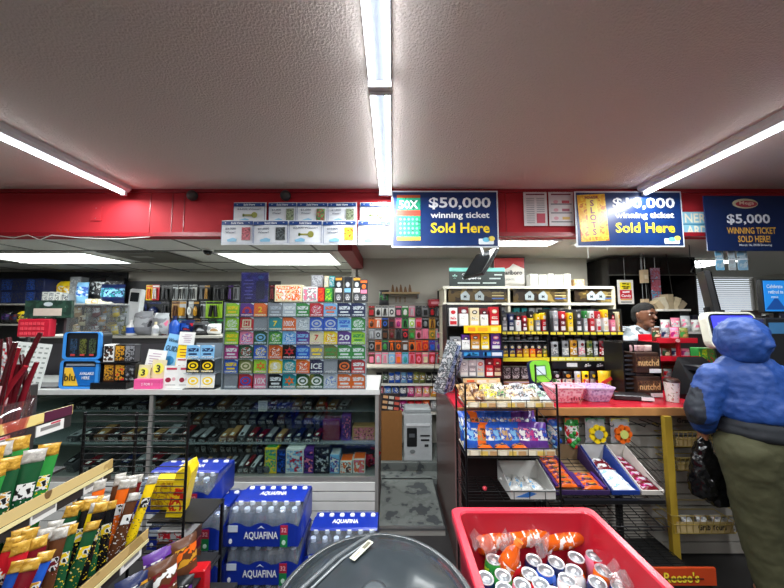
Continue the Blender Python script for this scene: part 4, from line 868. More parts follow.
b = MB(); wk = XW(624, YD) - XW(550, YD); b.box(0, 0, 0, wk * .96, .07, .006, GLASS('dfe6ea', .15, .05, .2)); single('clear_shelf', b, 'clear riser behind the pouches of the wide display', 'shelf', (XW(587, YD), YD + .145, ZW(344, YD + .1) + .004))
bar_sign(552, 361, 627, 368.5, YD - .13, '15171c', 'black price rail with white tag across the wide display', ((-.24, .14, '', 'd4d8d8'), (-.03, .085, '~', 'c8ccd0'), (.13, .085, '~', 'c8ccd0'), (.29, .085, '~', 'c8ccd0'), (.44, .1, '', '9aa0a4')), '')
t2 = thing('shelf_stand', 'low black stand under the black price rail on the red counter', 'stand', (XW(588, YD - .05), YD - .06, RZT + .001))
b = MB(); wk = XW(620, YD) - XW(553, YD); b.box(0, -.03, ZW(368.5, YD - .1) - RZT - .004, wk, .06, .008, BLK); part('shelf', b, t2)
for s in (-1, 1): b = MB(); b.box(s * wk * .49, -.03, 0, .01, .06, ZW(368.5, YD - .1) - RZT - .004, BLK); part('leg', b, t2)
# goods standing on the counter surface
ZC = RZT + .001
def zr(px0, px1, py0, Y): A, B = P(px0, py0, Y), P(px1, py0, Y); return (A.x + B.x) / 2, B.x - A.x, A.z - ZC
for i, (a, c_, s) in enumerate(((552, 560.5, 'black:white:green:silver'), (562, 572, 'black:cream:silver:gold'), (574, 580.5, 'silver:white:silver:yellow'), (581.5, 588.5, 'yellow:white:red:black'), (589.5, 595.5, 'dkgrey:grey:silver:yellow'))):
    s = s.split(':'); x_, w_, h_ = zr(a, c_, 371.5, 2.5)
    single('tobacco_pouch', pouchb(w_, h_, .05, *s), '%s tobacco pouch with %s label standing under the price rail, %s from left' % (NM(s[0]), NM(s[1]), ORD[i]), 'pouch', (x_, 2.5, ZC + .002), 0, 'tobacco pouches under the price rail')
for i, (a, c_) in enumerate(((595.5, 609), (609.5, 622.5))):
    x_, w_, h_ = zr(a, c_, 370.5, 2.4); t = thing('candy_bag', 'yellow candy bag with diagonal red band, %s one beside the purple basket' % ('left', 'right')[i], 'bag', (x_, 2.38, ZC + .002))
    b = MB(); b.pouch(w_, h_, .04, M('f0c828', .3)); part('bag', b, t)
    b = MB(); b.at((0, 0, h_ * .55), 0, -.5); b.plate(0, -.028, -h_ * .08, w_ * .8, h_ * .16, M('d83a30', .4), 0, .004); b.at(); part('band', b, t)
    b = MB(); b.disc(0, -.026, h_ * .3, w_ * .26, h_ * .14, BUSY('c8c4c4', '9a3038', 'e8e0d0', 60), 12, .004); part('picture', b, t)
def basket(px0, px1, py0, py1, Y, col_, c2, label):
    x0, x1 = XW(px0, Y, 1.05), XW(px1, Y, 1.05); w_ = x1 - x0; h_ = ZW(py0, Y) - ZC; t = thing('woven_basket', label, 'basket', ((x0 + x1) / 2, Y + .07, ZC + .001))
    wv = BUSY(col_, c2, col_, 50, .6, 'check', .35, .8)
    b = MB()
    def rr(k, z, d_): return [(x * k, y * k * d_, z) for x, y in ((-w_ / 2, -.06), (-w_ / 2 + .02, -.075), (w_ / 2 - .02, -.075), (w_ / 2, -.06), (w_ / 2, .06), (w_ / 2 - .02, .075), (-w_ / 2 + .02, .075), (-w_ / 2, .06))]
    b.rings([rr(.72, .0, .8), rr(.86, h_ * .5, 1), rr(1, h_, 1), rr(.97, h_, .97), rr(.7, .008, .75)], wv, True, False); part('body', b, t)
    b = MB(); b.rings([rr(1.02, h_ - .006, 1.02), rr(1.02, h_ + .004, 1.02), rr(.96, h_ + .004, .96), rr(.96, h_ - .006, .96), rr(1.02, h_ - .006, 1.02)], M(c2, .6), False, False); part('rim', b, t)
    return t, w_, h_
tb, w_, h_ = basket(551.5, 587, 388, 407.5, 2.06, 'e07c92', 'f4bcc8', 'pink woven basket on the red counter edge')
b = MB(); [b.plate(w_ * (.04 + .07 * q), -.083, h_ * .24, w_ * .035, h_ * (.16, .2, .12, .2, .14)[q], M('7a2034', .5)) for q in range(5)]; part('dark_marks', b, tb)
basket(588.5, 617, 388.5, 407.5, 2.08, 'a884b4', 'd0b4d8', 'mauve woven basket beside the pink basket')
x_, w_, h_ = zr(613, 628, 393, 2.32); single('orange_bag', bag(w_, h_, .05, 'orange', 'gold', 'dkred'), 'small orange snack bag behind the mauve basket', 'bag', (x_, 2.32, ZC + .004), .3, None, 0, .3)
t = thing('price_scanner', 'dark flat gadget box with white tag lying on the red counter', 'box', (XW(635, 2.14, 1), 2.18, ZC + .001), -.25)
b = MB(); b.box(0, 0, 0, .24, .11, .035, M('282426', .35), .006); part('body', b, t)
b = MB(); b.plate(.08, -.058, .006, .075, .024, M('dcdcdc', .4)); part('tag', b, t)
# brown boxes of the black rack
t = thing('cookie_rack', 'black plastic rack with two brown cookie trays on the red counter', 'rack', (XW(643, 2.25, 1.15), 2.25, ZC + .001)); wk = XW(661.5, 2.25) - XW(625, 2.25)
for s in (-.5, -.2, .5): b = MB(); b.box(s * wk, .1, 0, .008, .2, ZW(343, 2.25) - ZC, BLK); part('side', b, t)
b = MB(); b.box(0, .2, 0, wk, .008, ZW(343, 2.25) - ZC, M('1a1a1c', .5)); part('back', b, t)
zz = [ZW(400, 2.25) - ZC, ZW(372.5, 2.25) - ZC]
for k in range(2): b = MB(); b.box(0, .1, max(0, zz[k] - .01), wk, .2, .008, BLK); part('shelf', b, t)
b = MB()
for k in range(9): b.box(-.35 * wk, -.004, .02 + k * .034, wk * .26, .006, .012, M('2c2c30', .4))
part('grille', b, t)
for k in range(2):
    z0 = ZC + max(0, zz[k]) + .002; hh = .15
    t = thing('cookie_tray', 'brown cookie tray with gold lettering, %s one of two in the black rack' % ('lower', 'upper')[k], 'tray', (XW(650.5, 2.2, 1.15), 2.2, z0))
    b = MB(); b.box(0, .1, 0, .175, .17, hh, M('3c2820', .3), .006); b.plate(0, .01, hh * .3, .17, hh * .5, BUSY('4a3224', '6c4c34', '382018', 40), 0, .003); part('body', b, t)
    b = MB(); b.text('nutchd', 0, .006, hh * .52, .045, M('d8b078', .4), .15); part('lettering', b, t)
    b = MB(); b.plate(.045, .004, .004, .085, .028, M('e4e4e4', .4), 0, .004); part('tag', b, t)
    for q in range(3): b = MB(); b.pouch(.06, .05, .03, M(('c8a0a0', 'b08c88', 'd0b0a8')[q], .25)); p = part('wrapped_cookie', b, t); p.location = ((q - 1) * .055, .07, hh)
t = thing('paper_cup', 'white speckled tumbler with dark lid on the red counter', 'cup', (XW(672, 2.12, 1.1), 2.12, ZC + .001))
b = MB(); h_ = ZW(381, 2.12) - ZC; b.lathe([(.034, 0), (.045, h_ * .97)], BUSY('e8e8e0', '9ab890', 'c88a8a', 60, .4, 'noise', .6, .64), 20); part('cup_body', b, t)
b = MB(); b.lathe([(.048, h_ * .96), (.048, h_ * 1.03), (.04, h_ * 1.1), (.038, h_ * 1.12)], M('38241c', .3), 20); part('lid', b, t)
# card terminal
t = thing('card_terminal', 'green and navy card terminal sign standing tilted at the counter', 'terminal', (XW(544, 2.2, 1.1), 2.2, ZC + .001), 0, None, -.12)
w_ = XW(555, 2.2) - XW(535, 2.2); h_ = ZW(361, 2.2) - ZC
b = MB(); b.at(ry=-.06); b.prism([(x, z) for x, z in _rr(w_, h_, .04)], 0, .05, M('16244a', .3)); part('body', b, t)
b = MB(); b.at(ry=-.06); b.prism([(x, z + h_ * .42) for x, z in _rr(w_, h_ * .58, .035)], -.006, 0, M('7ed03c', .35)); p = part('green_face', b, t)
b = MB(); b.at(ry=-.06); b.plate(0, -.009, h_ * .58, w_ * .58, h_ * .3, M('5a9a44', .3), .006, .003); b.plate(0, -.011, h_ * .62, w_ * .44, h_ * .22, M('c8e0ee', .2), 0, .002); part('screen', b, p)
b = MB(); b.at(ry=-.06); b.disc(-w_ * .12, -.002, h_ * .3, w_ * .1, h_ * .03, M('7ab4e0', .3), 10); b.plate(w_ * .1, -.002, h_ * .26, w_ * .3, h_ * .025, M('c0d4e8', .3)); part('markings', b, t)
for i, (a, c_) in enumerate(((503, 511), (511.5, 520), (520.5, 530))):
    x_, w_, h_ = zr(a, c_, 366.5, 2.55); b = carton(w_, .11, .05, 'black', ('black', 'grey', 'black'), None, 'noise', 50); b.text('MD', 0, -.029, .025, .025, M('c8cccc', .4)); single('cigar_box', b, 'black box with white letters behind the brown carton, %s from left' % ORD[i], 'box', (x_, 2.58, ZW(380, 2.55)), 0, 'black boxes behind the brown carton')
b = MB(); x_, w_, h_ = zr(500, 532, 383, 2.5); hh = ZW(380.5, 2.58) - ZC; b.box(0, 0, 0, w_, .1, hh, M('9a7850', .8)); b.plate(0, -.052, hh * .88, w_, hh * .1, M('b4b8d8', .5)); single('brown_carton', b, 'plain brown carton on the counter under the black boxes', 'box', (x_, 2.58, ZC))

# ================================================================== UNDER THE RIGHT COUNTER
def wire_shelf(b, x0, x1, y0, y1, z, n, m=4, r=.0022, mat=WIRE, slope=0.):
    for k in range(n + 1): y = y0 + (y1 - y0) * k / n; b.rod((x0, y, z + slope * k / n), (x1, y, z + slope * k / n), r, mat, 4, cap=False)
    for k in range(m + 1): x = x0 + (x1 - x0) * k / m; b.rod((x, y0, z - r * 1.5), (x, y1, z - r * 1.5 + slope), r * 1.2, mat, 4, cap=False)
# hanging toy packs on the slatted wall
YW = 2.0
for i, (a, c_, body, fl, nm, kd) in enumerate(((551, 566, 'blue', 'ltblue', 'blue bag of glossy balls', 'b'), (569, 586, 'green', 'red', 'green bag of glossy balls', 'b'), (590, 613, 'white', 'yellow', 'clear bag holding a yellow flower toy', 'f'), (616, 638, 'white', 'orange', 'clear bag holding a red orange flower toy', 'f'), (541, 549, 'grey', 'white', 'pale small bag', 'b'))):
    x_, z_, w_, h_ = rect(a, 421, c_, 453 if kd == 'b' else 447, YW); y = YW + .06
    t = thing('toy_bag', nm + ' hanging under the red counter', 'bag', (x_, y, z_), 0, 'toy bags under the counter')
    b = MB(); b.pouch(w_, h_, .05, M(H(body), .15) if kd == 'b' else GLASS('eef2f2', .2, .08, .35), BUSY(H(body), H('white'), H(fl), 30) if kd == 'b' else None, .1, .8, seed=i); part('bag', b, t)
    b = MB(); b.plate(0, -.006, h_ * .86, w_ * .9, h_ * .14, M(('c85060', 'd8703c', '3a8a50', 'c8c050', 'a0a0a8')[i], .4)); part('header_card', b, t)
    b = MB(); b.rod((0, .08, h_ * .95), (0, -.03, h_ * .97), .003, STEEL, 5); part('hook', b, t)
    if kd == 'f':
        for q in range(7): b = MB(); a_ = 2 * PI * q / 7; b.disc(math.cos(a_) * w_ * .27, -.034, h_ * .42 + math.sin(a_) * h_ * .24, w_ * .16, h_ * .14, M(H(fl), .3), 10, .014); part('petal', b, t)
        b = MB(); b.disc(0, -.04, h_ * .42, w_ * .2, h_ * .17, M('88949a' if i == 2 else 'c8d070', .2), 14, .02); part('toy_centre', b, t)
    else:
        for q in range(9): b = MB(); b.at((random.uniform(-.34, .34) * w_, -.022, h_ * random.uniform(.12, .7))); b.lathe([(.001, -.016), (.012, -.011), (.017, 0), (.012, .011), (.001, .016)], M((H(body), H(fl), H(body))[q % 3], .12), 8); part('ball', b, t)
for i, px in enumerate((643, 651, 570, 600, 630)):
    b = MB(); z = ZW(421, 2.1); x = XW(px, 2.1, z); b.rod((x, 2.13, z), (x, 1.98, z + .004), .003, WIRE, 5); b.rod((x, 1.98, z + .004), (x, 1.975, z + .02), .003, WIRE, 5)
    single('wall_hook', b, 'thin metal hook on the slatted wall, %s one counted along' % ORD[i], 'hook', (0, 0, 0), 0, 'empty hooks on the slatted wall')
# black tiered shelf with tilted candy trays
Y0, Y1 = 1.74, 2.10
ZSF = .60
t = thing('candy_shelf', 'black metal framed shelf holding open candy trays under the red counter', 'shelf', (0, 0, 0))
xs0, xs1 = .965, XW(664, Y0, ZSF)
b = MB(); b.box((xs0 + xs1) / 2, Y0, ZSF - .03, xs1 - xs0, .02, .022, BLK); b.box((xs0 + xs1) / 2, Y1, ZSF + .08, xs1 - xs0, .02, .02, BLK); part('rail', b, t)
b = MB(); wire_shelf(b, xs0, xs1, Y0, Y1, ZSF - .016, 12, 8, slope=.1); part('wire_shelf', b, t)
for x in (xs0 + .01, xs1 - .015): b = MB(); b.box(x, Y1 - .03, 0, .03, .03, ZW(447, Y1), BLK); part('post', b, t)
b = MB(); zt = ZW(447, Y1 - .04); b.rod((xs1 - .16, Y1 - .045, zt), (xs1 - .0, Y1 - .045, zt), .012, BLK, 8); part('top_bar', b, t)
b = MB(); wire_shelf(b, xs0, xs1 - .02, Y0 - .02, Y1 - .06, .44, 16, 8, slope=.06); b.rod((xs0, Y0 - .02, .46), (xs1, Y0 - .02, .46), .004, WIRE, 5); part('lower_wire_shelf', b, t)
b = MB(); wire_shelf(b, 1.05, 1.70, 1.72, 2.08, .19, 14, 8); part('floor_wire_shelf', b, t)
b = MB()
for q in range(6): z = .62 + q * .028; b.rod((xs1 + .0, Y0, z), (xs1 + .05, Y1 - .03, z + .05), .002, WIRE, 4)
part('side_guard', b, t)
def tray(px0, px1, outer, inner, label, contents):
    """open box tilted down to the front: px on the front lip"""
    x0, x1 = XW(px0, Y0 + .02, ZSF), XW(px1, Y0 + .02, ZSF); w_ = x1 - x0; L = .30; h_ = .055
    t = thing('candy_tray', label, 'tray', ((x0 + x1) / 2, Y0 + .03, ZSF), 0, 'candy trays under the counter', .21)
    mo, mi = M(outer, .45), M(inner, .7)
    b = MB(); b.box(0, L / 2, 0, w_, L, .003, mi); b.box(0, L - .002, 0, w_, .004, h_ + .05, mi); part('base', b, t)
    b = MB(); b.box(0, 0, 0, w_, .004, h_ * .5, mo); part('front_lip', b, t)
    for s in (-1, 1):
        b = MB(); x = s * (w_ / 2 - .002); b.rings([[(x - .002, 0, 0), (x - .002, L, 0), (x - .002, L, h_ + .05), (x - .002, 0, h_ * .5)], [(x + .002, 0, 0), (x + .002, L, 0), (x + .002, L, h_ + .05), (x + .002, 0, h_ * .5)]], mo, True, False)
        b.prism; part('side_wall', b, t)
    return t, w_, L
def place_in(t, o, x, y, z, rz=0., rx=0.):
    m = t.matrix_basis if t.matrix_basis else Matrix.Identity(4)
    base = Matrix.Translation(t.location) @ Matrix.Rotation(t.rotation_euler.x, 4, 'X')
    mm = base @ Matrix.Translation((x, y, z)) @ Matrix.Rotation(rz, 4, 'Z') @ Matrix.Rotation(rx, 4, 'X')
    o.location = mm.to_translation(); o.rotation_euler = mm.to_euler()
def bar(w_, l_, h_, c1, c2, c3, seed=0):
    """wrapped bar lying flat: long side along x"""
    b = MB(); b.at(rx=-PI / 2); b.pouch(w_, l_, h_, M(H(c1), .25, 0, .1), BUSY(H(c1), H(c2), H(c3), 50, .25, 'noise', .47, .55), .25, .8, seed=seed); b.at(); return b
ta, w_, L = tray(556, 611, '3c2a5c', '8c7658', 'long open tray of orange wrapped bars under the counter', 'bars')
n = 0
for r in range(7):
    for c in range(2 if r < 6 else 1):
        if c == 1 and r > 2: continue
        b = bar(w_ * (.46 if c == 0 else .42), .042, .03, 'orange', 'purple', 'gold', r * 2 + c); t = thing('candy_bar', 'orange wrapped bar with purple ends, %s row from the front, %s stack' % (ORD[r], ('left', 'right')[c]), 'candy bar', (0, 0, 0), 0, 'orange bars in the open tray')
        part('wrapper', b, t)
        for s in (-1, 1): b = MB(); b.box(s * w_ * .2, .021, .0, w_ * .05, .040, .014, M('4a2878', .3)); part('purple_end', b, t)
        b = MB(); b.box(0, .02, .0142, w_ * .16, .018, .0016, M('3a1c20', .4)); part('emblem', b, t)
        place_in(ta, t, (-.24 + c * .48) * w_, .015 + r * .04, .022 + (0 if c else .012))
tb_, w2, L = tray(613, 641, '1c3c90', 'c8c8c4', 'blue open tray of white and maroon bars beside the orange bars', 'bars')
for r in range(5):
    b = bar(w2 * .8, .052, .03, 'white', 'ltblue', 'white', r) if r < 3 else bar(w2 * .8, .05, .03, 'dkred', 'silver', 'white', r); o = single('candy_bar', b, '%s wrapped bar in the blue tray, %s from the front' % (('white', 'maroon')[r >= 3], ORD[r]), 'candy bar', (0, 0, 0), 0, 'bars in the blue tray'); place_in(tb_, o, 0, .01 + r * .052, .02)
b = MB(); b.at((-w2 / 2 - .003, .14, .035), 0, 0, -PI / 2); b.M = b.M @ Matrix.Rotation(0, 4, 'X'); [b.plate(-.08 + .02 * q, 0, 0, .012, .018, M('8c9cd0', .4)) for q in range(8)]; part('printing', b, tb_)
tc_, w3, L = tray(643, 665, 'd8d4cc', 'c0bcb4', 'white open tray of maroon wrapped bars at the right of the shelf', 'bars')
for r in range(6):
    o = single('candy_bar', bar(w3 * .85, .05, .034, 'dkred', 'magenta', 'silver', r), 'maroon wrapped bar in the white tray, %s from the front' % ORD[r], 'candy bar', (0, 0, 0), 0, 'maroon bars in the white tray'); place_in(tc_, o, 0, .006 + r * .046, .02)
# floor basket with orange front board
x_, z_, w_, h_ = rect(610, 566, 708, 583, 1.74)
t = thing('floor_rack', 'low black floor rack with an orange red front board and yellow lettering', 'rack', (x_, 1.74, 0))
b = MB(); b.box(0, -.01, z_, w_ * 1.12, .012, h_, M('b8401c', .35, 0, .15, 10)); part('front_board', b, t)
b = MB(); b.text("Reese's", w_ * .20, -.019, z_ + h_ * .5, h_ * .62, M('f4d83c', .4), w_ * .36); part('lettering', b, t)
b = MB(); b.text("Reese's", w_ * .203, -.0175, z_ + h_ * .47, h_ * .66, M('5a200c', .4), w_ * .37); part('lettering', b, t, 'brown shadow of the lettering')
b = MB(); b.box(0, .18, 0, w_ * 1.1, .36, .13, M('161616', .6)); part('base', b, t)
# yellow wire baskets at the right
def wire_basket(px0, px1, py0, py1, Y, label, contents=0):
    x_, z_, w_, h_ = rect(px0, py0, px1, py1, Y); d_ = .16
    t = thing('wire_basket', label, 'basket', (x_, Y, z_), 0, 'wire baskets on the slatted wall')
    my = M('b09a50', .4, .3); b = MB()
    for z, k in ((0, .86), (h_ * .5, .93), (h_, 1)):
        c = [(-w_ / 2 * k, (1 - k) * d_, z), (w_ / 2 * k, (1 - k) * d_, z), (w_ / 2 * k, d_, z), (-w_ / 2 * k, d_, z)]
        for i in range(4): b.rod(c[i], c[(i + 1) % 4], .0028, my, 5, cap=False)
    for i in range(11):
        u = -1 + 2 * i / 10; b.rod((u * w_ / 2 * .86, .14 * d_, 0), (u * w_ / 2, 0, h_), .0018, my, 4, cap=False); b.rod((u * w_ / 2 * .86, .14 * d_, 0), (u * w_ / 2 * .86, d_, 0), .0018, my, 4, cap=False)
    part('wire_body', b, t)
    b = MB(); b.plate(0, .13 * d_, .004, w_ * .8, h_ * .55, M('c0aa78', .5), 0, .002); part('label_card', b, t)
    if contents == 2: b = MB(); b.text('Grab Yours', w_ * .1, .12 * d_, h_ * .32, h_ * .32, INKK, w_ * .4); part('lettering', b, t)
    return t, x_, z_, w_, h_
wire_basket(674, 722, 432, 448, 1.97, 'yellow wire basket below the black card, topmost of three at the right')
wire_basket(676, 724, 458, 472, 1.97, 'yellow wire basket behind the black plastic bag, middle of three at the right')
tt, x_, z_, w_, h_ = wire_basket(672, 745, 516, 536, 1.93, 'wide yellow wire basket with lettered card, lowest at the right', 2)
for i in range(4):
    b = bag(.07, .06, .04, 'silver', 'white', 'grey', True, i); single('snack_packet', b, 'pale snack packet lying in the lowest wire basket, %s from left' % ORD[i], 'packet', (x_ - .15 + i * .1, 2.0, z_ + .01), 0, 'packets in the lowest wire basket', -.6)
x_, z_, w_, h_ = rect(672, 416, 712, 425, 2.08); b = MB(); b.plate(0, 0, 0, w_, h_, M('8e8678', .6), 0, .003); b.text('Grab Yours', 0, -.004, h_ * .5, h_ * .55, INKK, w_ * .8)
single('label_strip', b, 'grey strip with dark lettering under the counter by the yellow post', 'label', (x_, 2.08, z_))

# ================================================================== BLACK WIRE SNACK RACK BEFORE THE COUNTER
xa, xb = .42, .945; ya, yb = 1.73, 1.975
t = thing('wire_rack', 'black wire snack rack with four levels before the checkout counter', 'rack', (xa, ya, 0))
wv, dv = xb - xa, yb - ya
b = MB()
for x, y in ((0, 0), (wv, 0)): b.rod((x, y, .0), (x, y, 1.23), .006, WIRE, 6)
part('front_posts', b, t) if False else None
for x, y in ((0, 0), (wv, 0), (0, dv), (wv, dv)):
    b = MB(); b.rod((x, y, .0), (x, y, 1.23 if y == 0 else 1.3), .006, WIRE, 6); part('post', b, t)
TIERS = [1.09, .823, .59, .33]
for z in TIERS:
    b = MB(); wire_shelf(b, 0, wv, .0, dv, z, 9, 5, .0022); part('wire_shelf', b, t)
    b = MB()
    for q in (0.0, .05): b.rod((0, -.002, z + q), (wv, -.002, z + q), .003, WIRE, 5)
    for k in range(7): x = wv * k / 6; b.rod((x, -.002, z), (x, -.002, z + .05), .002, WIRE, 4)
    part('front_guard', b, t)
    for s, x in enumerate((0, wv)):
        b = MB()
        for q in range(3): b.rod((x, 0, z + .03 + q * .05), (x, dv, z + .05 + q * .07), .002, WIRE, 4)
        part('side_guard', b, t)
for z, nm in ((1.094, 'top'), (.827, 'middle')):
    t = thing('bakery_tray', 'cream trimmed clear tray on the %s level of the black wire rack' % nm, 'tray', (xa + wv / 2, ya + dv / 2, z))
    b = MB(); b.box(0, 0, 0, wv - .02, dv - .02, .004, M('cfc8b4', .4)); part('base', b, t)
    b = MB(); b.box(0, -dv / 2 + .012, 0, wv - .03, .004, .032, M('d8d0b8', .4)); part('front_lip', b, t)
    for i in range(9): b = MB(); b.plate(-wv / 2 + .05 + i * .054, -dv / 2 + .006, .004, .042, .022, M(('f0e8d0', 'e8c868', 'c8a070')[i % 3], .4), 0, .003); part('price_tag', b, t)
def lay(name, label, cat, group, w_, h_, d_, cs, x, y, z, tilt, rz, seed, mid=True, scale=40):
    single(name, bag(w_, h_, d_, cs[0], cs[1], cs[2], mid, seed, scale), label, cat, (x, y, z), rz, group, -tilt)
TOPB = [('tan', 'brown', 'beige', 'orange brown pastry bag'), ('brown', 'tan', 'beige', 'brown pastry bag'), ('beige', 'yellow', 'olive', 'yellow green pastry bag'), ('beige', 'dkgrey', 'green', 'cream pastry bag'), ('beige', 'white', 'dkgrey', 'pale bag with dark print'), ('silver', 'brown', 'gold', 'white wrapped cake'), ('silver', 'dkgrey', 'brown', 'white and grey wrapped cake'), ('beige', 'silver', 'brown', 'cream wrapped cake'), ('silver', 'dkgrey', 'green', 'silver wrapped cake')]
for r in range(2):
    for i in range(9):
        cs = TOPB[i]
        lay('pastry_bag', '%s on the top rack level, %s from left, %s row' % (cs[3], ORD[i], ('front', 'back')[r]), 'bag', 'bags on the top rack level', .085, .10, .05, cs, xa + .045 + i * .0555, ya + .05 + r * .09, 1.105 + r * .02, 1.0 + random.uniform(-.2, .2), random.uniform(-.5, .5), i + 9 * r, True, 75)
MIDB = [('blue', 'ltblue', 'white', 'bright blue chip bag'), ('orange', 'tan', 'brown', 'orange brown chip bag'), ('blue', 'white', 'tan', 'blue cookie bag'), ('blue', 'ltblue', 'tan', 'mid blue cookie bag'), ('blue', 'tan', 'white', 'blue and tan cookie bag'), ('blue', 'ltblue', 'tan', 'deep blue cookie bag'), ('purple', 'white', 'pink', 'purple chip bag'), ('purple', 'magenta', 'white', 'purple snack bag'), ('purple', 'white', 'blue', 'violet snack bag')]
for r in range(2):
    for i in range(9):
        cs = MIDB[i]; hh = (.15, .17)[r]
        lay('snack_bag', '%s in the blue and purple rack level, %s from left, %s row' % (cs[3], ORD[i], ('front', 'back')[r]), 'bag', 'bags on the middle rack level', .095, hh, .05, cs, xa + .05 + i * .051, ya + .07 + r * .08, .835 + r * .02, .35, random.uniform(-.3, .3), i + 20 + 9 * r, True, 30)
for i in range(3):
    single('cookie_packet', bar(.09, .07, .03, 'orange', 'tan', 'brown', i), 'tan cookie packet lying in front of the blue bags, %s from left' % ORD[i], 'packet', (xa + .12 + i * .1, ya + .02, .86), 0, 'tan cookie packets in the wire rack')
t = thing('open_carton', 'white open carton of paper wrapped packets on the third rack level', 'box', (xa + .375, ya + .01, .593))
mo = M('c8c8c4', .6); W3 = .25; D3 = .21; b = MB(); b.box(0, D3 / 2, 0, W3, D3, .003, mo); b.box(0, D3, 0, W3, .003, .11, mo); b.box(0, .0, 0, W3, .003, .05, mo)
for s in (-1, 1): b.rings([[(s * W3 / 2 - .0015, 0, 0), (s * W3 / 2 - .0015, D3, 0), (s * W3 / 2 - .0015, D3, .12), (s * W3 / 2 - .0015, 0, .05)], [(s * W3 / 2 + .0015, 0, 0), (s * W3 / 2 + .0015, D3, 0), (s * W3 / 2 + .0015, D3, .12), (s * W3 / 2 + .0015, 0, .05)]], mo, True, False)
part('body', b, t)
b = MB(); b.prism([(-.1, .012), (-.02, .04), (.02, .03), (-.03, .01)], -.003, -.001, M('3a70b8', .4)); part('printing', b, t)
for i in range(6): lay('wrapped_packet', 'white wrapped packet in the open carton, %s one' % ORD[i], 'packet', 'packets in the open carton', .07, .06, .03, ('white', 'silver', 'ltblue'), xa + .30 + (i % 3) * .07, ya + .06 + (i // 3) * .08, .61, 1.2, .3 * i, i)
x, y = xa + .13, ya + .1; b = MB(); b.lathe([(.012, 0), (.014, .01), (.006, .018)], M('d84450', .3), 10); single('bottle_cap', b, 'tiny red cap lying on the third rack level', 'cap', (x, y, .595))

# newspapers/brochure rack at the counter's left end
x_, z_, w_, h_ = rect(436, 332, 462, 396, 2.35)
t = thing('magazine_rack', 'wire rack of blue and silver sleeves leaning at the counter end', 'rack', (.40, 2.3, 1.03), 0, None, 0, .12)
for i in range(7):
    b = MB(); b.at((-.05 + i * .016, .02 * i, 0), 0, .2 + random.uniform(-.04, .04)); b.plate(0, 0, 0, .085, .33 + random.uniform(-.05, .08), BUSY('5a6c98', '8898b8', '303c58', 30, .15, 'noise', .45, .55) if i % 3 else BUSY('9aa4a8', '5c6468', 'c8ccce', 30, .15), 0, .004); part('sleeve', b, t)
b = MB()
for k in range(6): b.rod((-.10, -.02 + k * .0, .02 + k * .05), (.08, -.02, .02 + k * .05), .002, WIRE, 4)
for k in (-.1, .08): b.rod((k, -.02, 0), (k, -.02, .3), .003, WIRE, 5)
part('wire_body', b, t)

